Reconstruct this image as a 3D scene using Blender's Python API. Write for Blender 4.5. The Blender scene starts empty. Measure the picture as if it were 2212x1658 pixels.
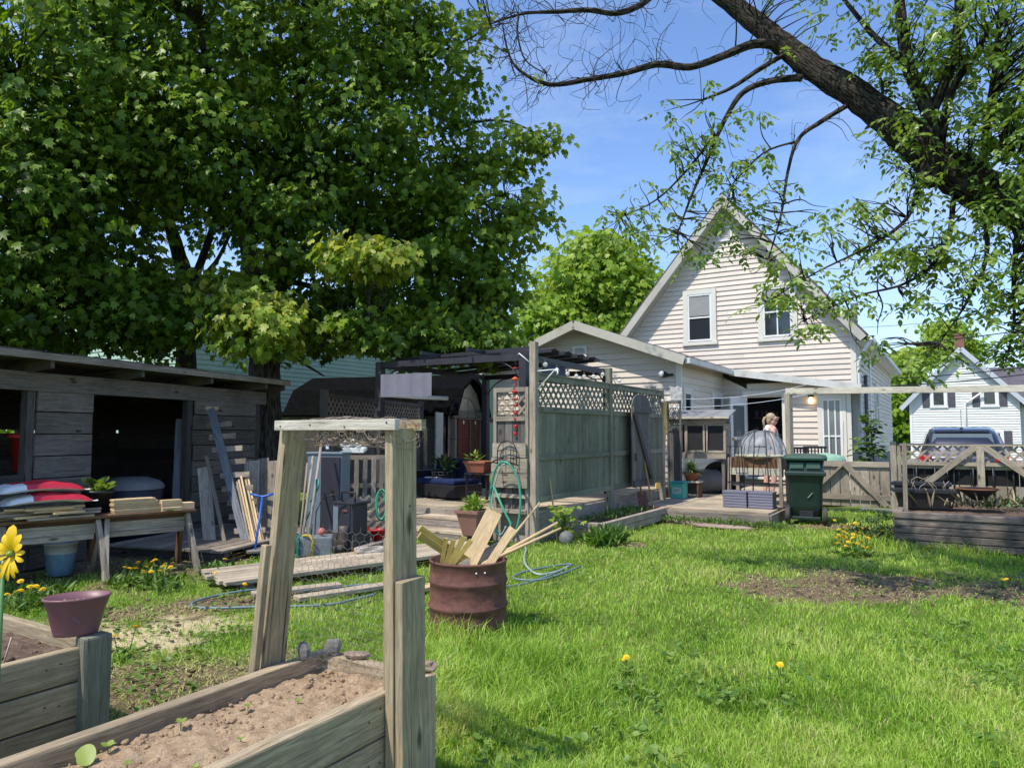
import bpy, math, random
import numpy as np
from mathutils import Vector as V, Matrix, Euler
random.seed(11); rng = np.random.default_rng(11)
PI = math.pi; R = math.radians
sc = bpy.context.scene; COL = sc.collection
# ------------------------------------------------------------------ camera model (pixels of a 2212 x 1658 view of the photo)
F, CX, CY, CAMZ = 1534.0, 1106.0, 829.0, 1.45
TH = math.atan(106/1534)
def ray(px, py):
    x = (px-CX)/F; y = (CY-py)/F
    return V((x, math.cos(TH)-y*math.sin(TH), math.sin(TH)+y*math.cos(TH)))
def at(px, py, Y):
    r = ray(px, py); t = Y/r.y
    return V((r.x*t, Y, CAMZ+r.z*t))
def gz(px, py, z=0.0):
    r = ray(px, py); t = (z-CAMZ)/r.z
    return V((r.x*t, r.y*t, z))
# yard frame: origin at the near right corner of the big house, x to the right along its gable wall, y away from us
HA = R(-31.6); HO = V((9.25, 19.0, 0))
HM = Matrix.Translation(HO) @ Matrix.Rotation(HA, 4, 'Z')
def H(x, y, z=0.0): return HM @ V((x, y, z))
HI = HM.inverted()
# ------------------------------------------------------------------ objects
ROOT = {}
def tag(o, label=None, cat=None, group=None, kind=None):
    if label: o['label'] = label
    if cat: o['category'] = cat
    if group: o['group'] = group
    if kind: o['kind'] = kind
    return o
def thing(name, label, cat, loc=(0,0,0), rotz=0.0, group=None):
    o = bpy.data.objects.new(name, None); COL.objects.link(o)
    o.empty_display_size = 0.1
    o.location = V(loc); o.rotation_euler = (0,0,rotz)
    ROOT[o.name] = Matrix.Translation(V(loc)) @ Matrix.Rotation(rotz, 4, 'Z')
    return tag(o, label, cat, group)
class MB:
    def __init__(s): s.v=[]; s.f=[]; s.uv=[]; s.sm=[]; s.tone=[]
    def add(s, verts, faces, uvs=None, smooth=False, tone=None):
        b=len(s.v); s.v += [V(p) for p in verts]
        if tone is None: tone = random.random()
        s.tone += [tone]*len(verts)
        for i,f in enumerate(faces):
            s.f.append([b+k for k in f]); s.sm.append(smooth)
            s.uv.append(uvs[i] if uvs else [(verts[k][0]+verts[k][1]*.3, verts[k][2]) for k in f])
        return s
    def box(s, c, d, rot=None, tone=None):
        c=V(c); hx,hy,hz=[q/2 for q in d]
        P=[V((x,y,z)) for z in(-hz,hz) for y in(-hy,hy) for x in(-hx,hx)]
        fs=[(0,2,3,1),(4,5,7,6),(0,1,5,4),(2,6,7,3),(0,4,6,2),(1,3,7,5)]
        ax=[2,2,1,1,0,0]; L=max(range(3),key=lambda k:d[k]); ox,oy=random.random()*40,random.random()*40
        uv=[]
        for f,a in zip(fs,ax):
            o=[k for k in range(3) if k!=a]
            if L in o: k1=L; k2=[k for k in o if k!=L][0]
            else: k1,k2=o
            uv.append([(P[i][k1]+ox, P[i][k2]+oy+a*.37) for i in f])
        Q=[(rot@p if rot is not None else p)+c for p in P]
        return s.add(Q,fs,uv,False,tone)
    def bar(s, p0, p1, w, h, up=(0,0,1), tone=None, ext=0.0):
        p0=V(p0); p1=V(p1); d=(p1-p0); L=d.length+2*ext; x=d.normalized(); up=V(up)
        if abs(x.dot(up))>.98: up=V((0,1,0)) if abs(x.y)<.9 else V((1,0,0))
        y=up.cross(x).normalized(); z=x.cross(y)
        m=Matrix((x,y,z)).transposed()
        return s.box((p0+p1)/2,(L,w,h),m,tone)
    def slab(s, pts, t, tone=None):
        pts=[V(p) for p in pts]; n=(pts[1]-pts[0]).cross(pts[-1]-pts[0]).normalized()
        if n.z<0: pts=pts[::-1]; n=-n
        k=len(pts); vs=pts+[p-n*t for p in pts]
        fs=[tuple(range(k)),tuple(range(2*k-1,k-1,-1))]+[(i,k+i,k+(i+1)%k,(i+1)%k) for i in range(k)]
        e=(pts[1]-pts[0]).normalized(); g=n.cross(e)
        return s.add(vs,fs,[[(vs[i].dot(e),vs[i].dot(g)) for i in f] for f in fs],False,tone)
    def tube(s, pts, r, n=8, cap=True, tone=None, smooth=True, jit=0.0, flat=None):
        pts=[V(p) for p in pts]; m=len(pts)
        rs=r if isinstance(r,(list,tuple)) else [r]*m
        up=V((0,0,1)) if abs((pts[1]-pts[0]).normalized().z)<.9 else V((1,0,0))
        vs=[];L=0;us=[]
        for i in range(m):
            d=(pts[min(i+1,m-1)]-pts[max(i-1,0)]).normalized()
            a=up-d*up.dot(d)
            if a.length<1e-4: a=d.orthogonal()
            a.normalize(); up=a; b=d.cross(a)
            if i: L+=(pts[i]-pts[i-1]).length
            us.append(L)
            for k in range(n):
                t=2*PI*k/n; rr=rs[i]*(1+jit*(random.random()-.5))
                q=(a*math.cos(t)+b*math.sin(t)*(flat or 1))*rr
                vs.append(pts[i]+q)
        fs=[];uv=[]; per=2*PI*max(rs); o=random.random()*20
        for i in range(m-1):
            for k in range(n):
                k2=(k+1)%n
                fs.append((i*n+k,i*n+k2,(i+1)*n+k2,(i+1)*n+k))
                uv.append([(us[i]+o,k/n*per),(us[i]+o,(k+1)/n*per),(us[i+1]+o,(k+1)/n*per),(us[i+1]+o,k/n*per)])
        if cap:
            fs.append(tuple(range(n-1,-1,-1))); uv.append([(math.cos(6.28*k/n)*rs[0],math.sin(6.28*k/n)*rs[0]) for k in range(n)])
            fs.append(tuple((m-1)*n+k for k in range(n))); uv.append([(math.cos(6.28*k/n)*rs[-1],math.sin(6.28*k/n)*rs[-1]) for k in range(n)])
        return s.add(vs,fs,uv,smooth,tone)
    def lathe(s, prof, n=24, c=(0,0,0), rot=None, tone=None, a0=0, a1=2*PI, smooth=True, sx=1, sy=1):
        c=V(c); full=abs(a1-a0-2*PI)<1e-6; k=n if full else n+1; vs=[];fs=[];uv=[]
        for r,z in prof:
            for i in range(k):
                t=a0+(a1-a0)*i/n; p=V((r*math.cos(t)*sx,r*math.sin(t)*sy,z))
                vs.append((rot@p if rot is not None else p)+c)
        for j in range(len(prof)-1):
            for i in range(n):
                i2=(i+1)%k
                fs.append((j*k+i,j*k+i2,(j+1)*k+i2,(j+1)*k+i))
                uv.append([(i/n,prof[j][1]),((i+1)/n,prof[j][1]),((i+1)/n,prof[j+1][1]),(i/n,prof[j+1][1])])
        return s.add(vs,fs,uv,smooth,tone)
    def prism(s, poly, d0, d1, frame=None, tone=None, smooth=False):
        # poly in (a,b); frame = (origin, ea, eb, en)
        O,ea,eb,en=frame if frame else (V((0,0,0)),V((1,0,0)),V((0,0,1)),V((0,-1,0)))
        k=len(poly); vs=[O+ea*a+eb*b+en*d1 for a,b in poly]+[O+ea*a+eb*b+en*d0 for a,b in poly]
        fs=[tuple(range(k)),tuple(range(2*k-1,k-1,-1))]+[(i,k+i,k+(i+1)%k,(i+1)%k) for i in range(k)]
        ox=random.random()*30
        uvs=[[(poly[i%k][1]+ox,poly[i%k][0]+(d1 if i<k else d0)) for i in f] for f in fs]
        return s.add(vs,fs,uvs,smooth,tone)
    def ball(s, c, r, n=10, m=6, jit=0.0, tone=None, sc3=(1,1,1)):
        prof=[]; vs=[];fs=[]
        c=V(c)
        vs.append(c+V((0,0,-r*sc3[2])))
        for j in range(1,m):
            p=-PI/2+PI*j/m
            for i in range(n):
                t=2*PI*i/n; rr=r*(1+jit*(random.random()-.5))
                vs.append(c+V((rr*math.cos(p)*math.cos(t)*sc3[0],rr*math.cos(p)*math.sin(t)*sc3[1],rr*math.sin(p)*sc3[2])))
        vs.append(c+V((0,0,r*sc3[2])))
        for i in range(n): fs.append((0,1+(i+1)%n,1+i)); fs.append((len(vs)-1,1+(m-2)*n+i,1+(m-2)*n+(i+1)%n))
        for j in range(m-2):
            for i in range(n):
                a=1+j*n; fs.append((a+i,a+(i+1)%n,a+n+(i+1)%n,a+n+i))
        return s.add(vs,fs,None,True,tone)
    def quad(s, a,b,c,d, tone=None, uv=None):
        return s.add([a,b,c,d],[(0,1,2,3)],[uv] if uv else None,False,tone)
    def lattice(s, O, ex, ez, en, w, h, sp=.1, st=.03, t=.006, tone=None):
        O=V(O);ex=V(ex);ez=V(ez);en=V(en)
        for sg in (1,-1):
            c=-h if sg>0 else 0.0
            cs=np.arange(-h,w+h,sp*1.414)
            for c in cs:
                # line: x = c + z (sg>0) or x = c + (h - z)
                pts=[]
                z0,z1=0.0,h
                if sg>0: xa,xb=c,c+h
                else: xa,xb=c+h,c
                # clip param in z
                def x(z): return xa+(xb-xa)*z/h
                zs=[0.0,h]
                for X in (0.0,w):
                    if xb!=xa:
                        zz=(X-xa)/(xb-xa)*h
                        if 0<zz<h: zs.append(zz)
                zs=sorted(zs); seg=[z for z in zs if -1e-6<=x(z)<=w+1e-6]
                if len(seg)<2 or seg[-1]-seg[0]<.02: continue
                a=O+ex*x(seg[0])+ez*seg[0]; b=O+ex*x(seg[-1])+ez*seg[-1]
                off=en*(t*.55*sg)
                s.bar(a+off,b+off,t,st,up=en.cross((b-a)).normalized(),tone=(random.random()*.4+.3 if tone is None else tone))
        return s
    def build(s, name, mat, parent=None, W=False, bevel=0.0, kind=None, loc=None, rotz=0.0):
        me=bpy.data.meshes.new(name)
        vs=s.v
        M=ROOT.get(parent.name) if parent is not None else None
        if W and M is not None:
            Mi=M.inverted(); vs=[Mi@p for p in vs]
        if W and parent is None and loc is not None:
            Mi=(Matrix.Translation(V(loc))@Matrix.Rotation(rotz,4,'Z')).inverted(); vs=[Mi@p for p in vs]
        me.from_pydata([tuple(p) for p in vs],[],s.f)
        ul=me.uv_layers.new(name='UVMap')
        ul.data.foreach_set('uv',[c for f in s.uv for q in f for c in q])
        at_=me.attributes.new('tone','FLOAT','POINT'); at_.data.foreach_set('value',s.tone)
        me.polygons.foreach_set('use_smooth',s.sm)
        me.materials.append(mat); me.update()
        o=bpy.data.objects.new(name,me); COL.objects.link(o)
        if parent is not None: o.parent=parent; ROOT[o.name]=M
        else:
            if loc is not None: o.location=V(loc); o.rotation_euler=(0,0,rotz)
            ROOT[o.name]=Matrix.Translation(V(loc or (0,0,0)))@Matrix.Rotation(rotz,4,'Z')
        if bevel:
            b=o.modifiers.new('Bevel','BEVEL'); b.width=bevel; b.segments=2; b.limit_method='ANGLE'; b.angle_limit=R(50)
        if kind: o['kind']=kind
        return o
def copy_tree(o, loc=None, rotz=None, label=None, parent=None, group=None):
    c=o.copy(); COL.objects.link(c)
    if parent is not None: c.parent=parent
    if loc is not None: c.location=V(loc)
    if rotz is not None: c.rotation_euler=(0,0,rotz)
    if label: c['label']=label
    if group: c['group']=group
    for ch in list(o.children): copy_tree(ch,parent=c)
    return c
def np_mesh(name, verts, tris, tone, mat, parent=None, smooth=False, uv=None, M=None):
    """verts (N,3), tris (M,3) or (M,4) arrays"""
    me=bpy.data.meshes.new(name); k=tris.shape[1]
    if parent is not None and ROOT.get(parent.name) is not None:
        Mi=np.array(ROOT[parent.name].inverted()); verts=verts@Mi[:3,:3].T+Mi[:3,3]
    me.vertices.add(len(verts)); me.vertices.foreach_set('co',np.ascontiguousarray(verts,dtype=np.float32).ravel())
    me.loops.add(tris.size); me.loops.foreach_set('vertex_index',np.ascontiguousarray(tris,dtype=np.int32).ravel())
    me.polygons.add(len(tris)); me.polygons.foreach_set('loop_start',np.arange(0,tris.size,k,dtype=np.int32))
    if smooth: me.polygons.foreach_set('use_smooth',np.ones(len(tris),dtype=bool))
    a=me.attributes.new('tone','FLOAT','POINT'); a.data.foreach_set('value',np.ascontiguousarray(tone,dtype=np.float32))
    me.materials.append(mat); me.update(calc_edges=True); me.validate()
    o=bpy.data.objects.new(name,me); COL.objects.link(o)
    if parent is not None: o.parent=parent; ROOT[o.name]=ROOT.get(parent.name)
    return o
def leaves(name, P, N, D, S, tpl, tris, tone, mat, parent=None):
    """P centres/bases, N normals, D tip directions, S sizes; tpl (k,3): x across, y along, z along normal"""
    D=D/np.linalg.norm(D,axis=1,keepdims=True)
    X=np.cross(D,N); X/=np.linalg.norm(X,axis=1,keepdims=True)+1e-9
    Z=np.cross(X,D)
    vs=P[:,None,:]+S[:,None,None]*(tpl[None,:,0:1]*X[:,None,:]+tpl[None,:,1:2]*D[:,None,:]+tpl[None,:,2:3]*Z[:,None,:])
    n,k=len(P),len(tpl)
    T=(np.arange(n)[:,None,None]*k+tris[None]).reshape(-1,tris.shape[1])
    return np_mesh(name,vs.reshape(-1,3),T,np.repeat(tone,k),mat,parent)
MAPLE=np.array([(0,0,0),(.28,.05,.06),(.5,.3,.0),(.3,.42,.1),(.42,.78,-.02),(.16,.66,.06),(0,1,-.12),(-.16,.66,.06),(-.42,.78,-.02),(-.3,.42,.1),(-.5,.3,0),(-.28,.05,.06),(0,.42,-.04)],float)
MAPLE_T=np.array([(12,i,i+1) for i in range(0,11)]+[(12,11,0)])
LANCE=np.array([(0,0,0),(.17,.25,.04),(.2,.5,.05),(.1,.8,.02),(0,1,-.06),(-.1,.8,.02),(-.2,.5,.05),(-.17,.25,.04),(0,.5,-.02)],float)
LANCE_T=np.array([(8,i,(i+1)%8) for i in range(8)])
ROUND=np.array([(0,0,0),(.3,.2,.05),(.42,.5,.05),(.28,.82,.03),(0,1,-.05),(-.28,.82,.03),(-.42,.5,.05),(-.3,.2,.05),(0,.5,-.03)],float)
# ------------------------------------------------------------------ materials
class NT:
    def __init__(s,name):
        s.m=bpy.data.materials.new(name); s.m.use_nodes=True; s.t=s.m.node_tree; s.b=s.t.nodes['Principled BSDF']; s.out=s.t.nodes['Material Output']
    def n(s,ty,**kw):
        x=s.t.nodes.new(ty)
        for k,v in kw.items():
            if k in ('op','blend'): setattr(x,{'op':'operation','blend':'blend_type'}[k],v)
            elif k=='dt': x.data_type=v
            elif k=='attr': x.attribute_name=v
            else: x.inputs[k.replace('_',' ')].default_value=v
        return x
    def l(s,a,b): s.t.links.new(a,b)
    def ramp(s,fac,stops):
        r=s.t.nodes.new('ShaderNodeValToRGB'); e=r.color_ramp.elements
        while len(e)<len(stops): e.new(.5)
        for el,(p,c) in zip(e,stops): el.position=p; el.color=(*c,1) if len(c)==3 else c
        s.l(fac,r.inputs[0]); return r.outputs[0]
    def mix(s,a,b,fac,blend='MIX'):
        m=s.t.nodes.new('ShaderNodeMix'); m.data_type='RGBA'; m.blend_type=blend
        for v,i in ((fac,0),(a,6),(b,7)):
            if isinstance(v,(int,float)): m.inputs[i].default_value=v
            elif isinstance(v,tuple): m.inputs[i].default_value=(*v,1)
            else: s.l(v,m.inputs[i])
        return m.outputs[2]
    def math(s,op,a,b=None,clamp=False):
        m=s.t.nodes.new('ShaderNodeMath'); m.operation=op; m.use_clamp=clamp
        for i,v in enumerate((a,b)):
            if v is None: continue
            if isinstance(v,(int,float)): m.inputs[i].default_value=v
            else: s.l(v,m.inputs[i])
        return m.outputs[0]
    def noise(s,vec,scale,detail=4,rough=.6,dist=0):
        x=s.n('ShaderNodeTexNoise'); x.inputs['Scale'].default_value=scale; x.inputs['Detail'].default_value=detail
        x.inputs['Roughness'].default_value=rough; x.inputs['Distortion'].default_value=dist
        if vec is not None: s.l(vec,x.inputs['Vector'])
        return x.outputs['Fac']
    def mapped(s,src,scale):
        m=s.t.nodes.new('ShaderNodeMapping'); m.inputs['Scale'].default_value=scale; s.l(src,m.inputs['Vector']); return m.outputs[0]
    def coord(s,k='Object'):
        return s.t.nodes.new('ShaderNodeTexCoord').outputs[k]
    def attr(s,name='tone'):
        a=s.t.nodes.new('ShaderNodeAttribute'); a.attribute_name=name; return a.outputs['Fac']
    def bump(s,h,strength,dist=.01):
        b=s.n('ShaderNodeBump'); b.inputs['Strength'].default_value=strength; b.inputs['Distance'].default_value=dist
        s.l(h,b.inputs['Height']); s.l(b.outputs[0],s.b.inputs['Normal'])
def wood(name, c1, c2, rough=.85, tonevar=.55, knots=True, stain=None, grain=1.0, green=0.0, crack=.9):
    m=NT(name); uv=m.coord('UV')
    g=m.noise(m.mapped(uv,(1.6*grain,26*grain,1)),2.2,7,.65,.9)
    fine=m.noise(m.mapped(uv,(5*grain,150*grain,1)),2,5,.7)
    mean=tuple((a+b)/2 for a,b in zip(c1,c2))
    c=m.ramp(g,[(.3,c1),(.52,mean),(.72,c2)])
    c=m.mix(c,tuple(x*.3 for x in c1),m.ramp(fine,[(.52,(0,0,0)),(.72,(.85,.85,.85))]))
    crk=m.noise(m.mapped(uv,(.9*grain,60*grain,1)),1.5,3,.5)
    c=m.mix(c,tuple(x*.16 for x in c1),m.ramp(crk,[(.64,(0,0,0)),(.69,(crack,)*3)]))
    if knots:
        vo=m.n('ShaderNodeTexVoronoi'); vo.inputs['Scale'].default_value=1; m.l(m.mapped(uv,(2.6,7,1)),vo.inputs['Vector'])
        k=m.ramp(vo.outputs['Distance'],[(.07,(.9,.9,.9)),(.15,(0,0,0))])
        c=m.mix(c,tuple(x*.3 for x in c1),k)
    w=m.noise(m.coord(),1.3,5,.65)
    c=m.mix(c,m.mix(c,(.25,.25,.27),1.0,'MULTIPLY'),m.ramp(w,[(.45,(0,0,0)),(.8,(.7,.7,.7))]))
    if green:
        w2=m.noise(m.coord(),2.3,5,.7)
        c=m.mix(c,(.115,.15,.10),m.math('MULTIPLY',m.ramp(w2,[(.35,(0,0,0)),(.62,(1,1,1))]),green))
    t=m.attr(); t=m.math('MULTIPLY_ADD',t,tonevar*1.2); t.node.inputs[2].default_value=1-tonevar*.6
    cm=m.n('ShaderNodeCombineXYZ'); 
    for i in range(3): m.l(t,cm.inputs[i])
    c=m.mix(c,cm.outputs[0],1.0,'MULTIPLY')
    m.l(c,m.b.inputs['Base Color']); m.b.inputs['Roughness'].default_value=rough
    m.b.inputs['Specular IOR Level'].default_value=.25
    hh=m.math('ADD',m.math('MULTIPLY',g,.6),fine); m.bump(hh,.55,.006)
    return m.m
def paint(name, col, rough=.5, metal=0.0, var=.18, bump=.15, scale=6, spec=.4, dirt=None, tonevar=0.0):
    m=NT(name); o=m.coord()
    n1=m.noise(o,scale,6,.65); n2=m.noise(o,scale*9,4,.6)
    c=m.ramp(n1,[(.3,tuple(x*(1-var) for x in col)),(.7,tuple(min(1,x*(1+var*.6)) for x in col))])
    c=m.mix(c,tuple(x*(1-var*1.5) for x in col),m.ramp(n2,[(.55,(0,0,0)),(.8,(.6,.6,.6))]))
    if dirt: c=m.mix(c,dirt,m.ramp(m.noise(o,scale*.5,7,.7),[(.5,(0,0,0)),(.72,(.9,.9,.9))]))
    if tonevar:
        t=m.attr(); t=m.math('MULTIPLY_ADD',t,tonevar*1.2); t.node.inputs[2].default_value=1-tonevar*.6
        cm=m.n('ShaderNodeCombineXYZ')
        for i in range(3): m.l(t,cm.inputs[i])
        c=m.mix(c,cm.outputs[0],1.0,'MULTIPLY')
    m.l(c,m.b.inputs['Base Color']); m.b.inputs['Roughness'].default_value=rough; m.b.inputs['Metallic'].default_value=metal
    m.b.inputs['Specular IOR Level'].default_value=spec
    if bump: m.bump(m.math('ADD',n1,m.math('MULTIPLY',n2,.5)),bump,.006)
    return m.m
def foliage(name, cs, trans=.4, rough=.45):
    m=NT(name); t=m.attr()
    c=m.ramp(t,[(i/(len(cs)-1),q) for i,q in enumerate(cs)])
    m.l(c,m.b.inputs['Base Color']); m.b.inputs['Roughness'].default_value=rough; m.b.inputs['Specular IOR Level'].default_value=.35
    tr=m.n('ShaderNodeBsdfTranslucent'); m.l(m.mix(c,(1.0,1.0,.35),1.0,'MULTIPLY'),tr.inputs['Color'])
    mx=m.n('ShaderNodeMixShader'); mx.inputs[0].default_value=trans
    m.l(m.b.outputs[0],mx.inputs[1]); m.l(tr.outputs[0],mx.inputs[2]); m.l(mx.outputs[0],m.out.inputs['Surface'])
    return m.m
def glass_dark(name, col=(.03,.035,.04), rough=.06):
    m=NT(name); m.b.inputs['Base Color'].default_value=(*col,1); m.b.inputs['Roughness'].default_value=rough
    m.b.inputs['Specular IOR Level'].default_value=.7
    n=m.noise(m.coord(),1.5,2); m.bump(n,.05,.02); return m.m
def emit(name,col,s):
    m=NT(name); m.b.inputs['Base Color'].default_value=(*col,1); m.b.inputs['Emission Color'].default_value=(*col,1); m.b.inputs['Emission Strength'].default_value=s; return m.m
def clear(name, col=(.9,.92,.92), alpha=.25, rough=.15):
    m=NT(name); m.b.inputs['Base Color'].default_value=(*col,1); m.b.inputs['Roughness'].default_value=rough
    n=m.noise(m.coord(),7,5); a=m.ramp(n,[(.35,(alpha*.7,)*3),(.7,(min(1,alpha*1.5),)*3)]); m.l(a,m.b.inputs['Alpha']); return m.m
def bark(name, c1, c2, sx=9, sy=2.2, strength=1.0):
    m=NT(name); uv=m.coord('UV'); v=m.mapped(uv,(sy,sx,1))
    n=m.noise(v,2.2,9,.7,1.2)
    vo=m.n('ShaderNodeTexVoronoi'); vo.inputs['Scale'].default_value=2.4; m.l(v,vo.inputs['Vector'])
    h=m.math('ADD',m.math('MULTIPLY',vo.outputs['Distance'],.8),n)
    c=m.ramp(h,[(.5,tuple(x*.45 for x in c1)),(.8,c1),(1.15,c2)])
    c=m.mix(c,(.16,.18,.11),m.ramp(m.noise(m.coord(),2.5,6,.7),[(.55,(0,0,0)),(.75,(.5,.5,.5))]))
    m.l(c,m.b.inputs['Base Color']); m.b.inputs['Roughness'].default_value=.95; m.b.inputs['Specular IOR Level'].default_value=.15
    m.bump(h,strength,.03); return m.m
W_GREY=wood('weathered_grey_wood',(.18,.15,.115),(.46,.39,.31))
W_BED=wood('bed_timber_wood',(.25,.185,.11),(.66,.53,.35),tonevar=.3)
W_POST=wood('arch_post_wood',(.25,.195,.115),(.58,.465,.295),tonevar=.2)
W_WHITE=wood('bleached_wood',(.46,.42,.33),(.78,.72,.59),tonevar=.2,crack=.4)
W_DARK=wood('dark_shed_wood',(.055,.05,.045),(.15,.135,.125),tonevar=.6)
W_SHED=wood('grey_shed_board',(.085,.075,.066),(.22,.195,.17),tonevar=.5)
W_DECK=wood('sunbleached_deck_wood',(.36,.29,.2),(.66,.55,.41),tonevar=.35)
W_PALLET=wood('old_pallet_wood',(.2,.17,.14),(.46,.4,.34),tonevar=.5)
W_PINE=wood('fresh_pine_wood',(.52,.36,.18),(.76,.58,.34),tonevar=.35,crack=.15)
W_YELLOW=wood('yellow_painted_wood',(.42,.29,.07),(.68,.5,.16),tonevar=.3,crack=.1)
W_FENCE=wood('green_stained_fence_wood',(.15,.145,.105),(.36,.34,.26),tonevar=.45,green=.5)
W_FENCE2=wood('grey_fence_wood',(.10,.095,.085),(.22,.2,.18),tonevar=.5)
W_GATE=wood('tan_gate_wood',(.24,.2,.15),(.55,.47,.37),tonevar=.35)  # plain tan wood tone for gate, fence and loose boards
W_TIMBER=wood('landscape_timber_wood',(.12,.1,.085),(.34,.28,.235),tonevar=.35)
W_BLUE=wood('blue_grey_painted_board',(.11,.12,.14),(.26,.28,.31),tonevar=.2)
W_BROWN=wood('brown_stained_wood',(.1,.055,.03),(.24,.14,.075),tonevar=.3)
M_SIDE=paint('cream_vinyl_siding',(.70,.615,.52),.55,var=.07,bump=.03,scale=1.2,spec=.3,tonevar=.12)
M_TRIM=paint('pale_trim_paint',(.72,.69,.6),.5,var=.07,bump=.03,scale=2,spec=.3)
M_WHITE=paint('white_vinyl',(.8,.8,.78),.45,var=.06,bump=.02,scale=2)
M_RAKE=paint('weathered_fascia_paint',(.52,.5,.43),.6,var=.15,bump=.05,scale=2.5,dirt=(.33,.31,.25))
M_SHINGLE=paint('grey_asphalt_shingle',(.11,.1,.1),.95,var=.4,bump=.5,scale=10)
M_WSIDE=paint('white_vinyl_siding',(.72,.73,.68),.55,var=.05,bump=.02,scale=1.2,spec=.3)
M_GSIDE=paint('pale_green_siding',(.36,.47,.36),.55,var=.08,bump=.03,scale=1,spec=.3)
M_GLASS=glass_dark('window_glass'); M_GLASS2=glass_dark('pale_window_glass',(.16,.18,.18),.1)
M_BLIND=paint('window_blind',(.3,.3,.29),.6,var=.1)
M_SHUT=paint('dark_shutter_paint',(.09,.085,.1),.6)
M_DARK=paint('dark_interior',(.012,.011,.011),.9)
M_BLACK=paint('black_metal',(.02,.02,.022),.45,var=.3,spec=.5)
M_BLACKPL=paint('black_plastic',(.022,.022,.025),.45,var=.3)
M_WIRE=paint('galvanised_wire',(.3,.28,.25),.4,metal=.6,var=.3,bump=0)
M_RUSTW=paint('rusty_wire',(.42,.33,.26),.6,metal=.4,var=.4,bump=0)
# ------------------------------------------------------------------ camera, sky, sun
cam=bpy.data.cameras.new('camera'); camo=bpy.data.objects.new('camera',cam); COL.objects.link(camo); sc.camera=camo
camo.location=(0,0,CAMZ); camo.rotation_euler=(PI/2+TH,0,0)
cam.sensor_fit='HORIZONTAL'; cam.sensor_width=36; cam.lens=F/2212*36; cam.clip_end=3000; cam.clip_start=.05
EL=R(59); sh=V((-.762,-.647,0)).normalized()
SUN=V((sh.x*math.cos(EL),sh.y*math.cos(EL),math.sin(EL)))
ld=bpy.data.lights.new('sun','SUN'); ld.energy=5.0; ld.angle=R(.53); ld.color=(1,.94,.84)
lo=bpy.data.objects.new('sun',ld); COL.objects.link(lo); lo.rotation_euler=SUN.to_track_quat('Z','Y').to_euler(); lo.location=SUN*50
w=bpy.data.worlds.new('World'); sc.world=w; w.use_nodes=True; nt=w.node_tree; bg=nt.nodes['Background']
sky=nt.nodes.new('ShaderNodeTexSky'); sky.sky_type='NISHITA'; sky.sun_disc=False; sky.sun_elevation=EL; sky.sun_rotation=math.atan2(sh.x,sh.y)
sky.air_density=1.15; sky.dust_density=.35; sky.ozone_density=2.2; sky.altitude=60
tc=nt.nodes.new('ShaderNodeTexCoord'); mp=nt.nodes.new('ShaderNodeMapping'); mp.inputs['Scale'].default_value=(1.2,1.2,4.5); mp.inputs['Rotation'].default_value=(.25,.3,.4)
nz=nt.nodes.new('ShaderNodeTexNoise'); nz.inputs['Scale'].default_value=1.5; nz.inputs['Detail'].default_value=9; nz.inputs['Roughness'].default_value=.6; nz.inputs['Distortion'].default_value=.9
cr=nt.nodes.new('ShaderNodeValToRGB'); cr.color_ramp.elements[0].position=.46; cr.color_ramp.elements[0].color=(0,0,0,1); cr.color_ramp.elements[1].position=.8; cr.color_ramp.elements[1].color=(.45,.45,.45,1)
mxw=nt.nodes.new('ShaderNodeMix'); mxw.data_type='RGBA'; mxw.inputs[7].default_value=(6.5,7.0,7.6,1)
tint=nt.nodes.new('ShaderNodeMix'); tint.data_type='RGBA'; tint.blend_type='MULTIPLY'; tint.inputs[0].default_value=1; tint.inputs[7].default_value=(1.14,1.28,1.55,1)
nt.links.new(tc.outputs['Generated'],mp.inputs['Vector']); nt.links.new(mp.outputs[0],nz.inputs['Vector']); nt.links.new(nz.outputs['Fac'],cr.inputs[0])
nt.links.new(sky.outputs[0],tint.inputs[6]); nt.links.new(tint.outputs[2],mxw.inputs[6]); nt.links.new(cr.outputs[0],mxw.inputs[0]); nt.links.new(mxw.outputs[2],bg.inputs['Color'])
bg.inputs['Strength'].default_value=.15
sc.view_settings.view_transform='Standard'; sc.view_settings.look='None'; sc.view_settings.exposure=0; sc.view_settings.gamma=1
sc.render.engine='CYCLES'; sc.cycles.use_denoising=True; sc.cycles.max_bounces=6; sc.cycles.diffuse_bounces=3; sc.cycles.transparent_max_bounces=12
# ------------------------------------------------------------------ ground
_tab=rng.random((256,256))
def vnoise(x,y,f):
    x=np.asarray(x)*f+91.7; y=np.asarray(y)*f+37.3
    xi=np.floor(x).astype(int); yi=np.floor(y).astype(int); a=x-xi; b=y-yi; a=a*a*(3-2*a); b=b*b*(3-2*b)
    g=lambda i,j:_tab[i%256,j%256]
    return (g(xi,yi)*(1-a)+g(xi+1,yi)*a)*(1-b)+(g(xi,yi+1)*(1-a)+g(xi+1,yi+1)*a)*b
def fbm(x,y,f,o=4):
    s=0;a=.5
    for i in range(o): s=s+a*vnoise(x,y,f); f*=2.1;a*=.5
    return s/(1-.5**o)
def ell(x,y,cx,cy,rx,ry,rot=0):
    c,s=math.cos(rot),math.sin(rot); dx=x-cx; dy=y-cy
    return 1-np.sqrt(((dx*c+dy*s)/rx)**2+((-dx*s+dy*c)/ry)**2)
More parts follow.
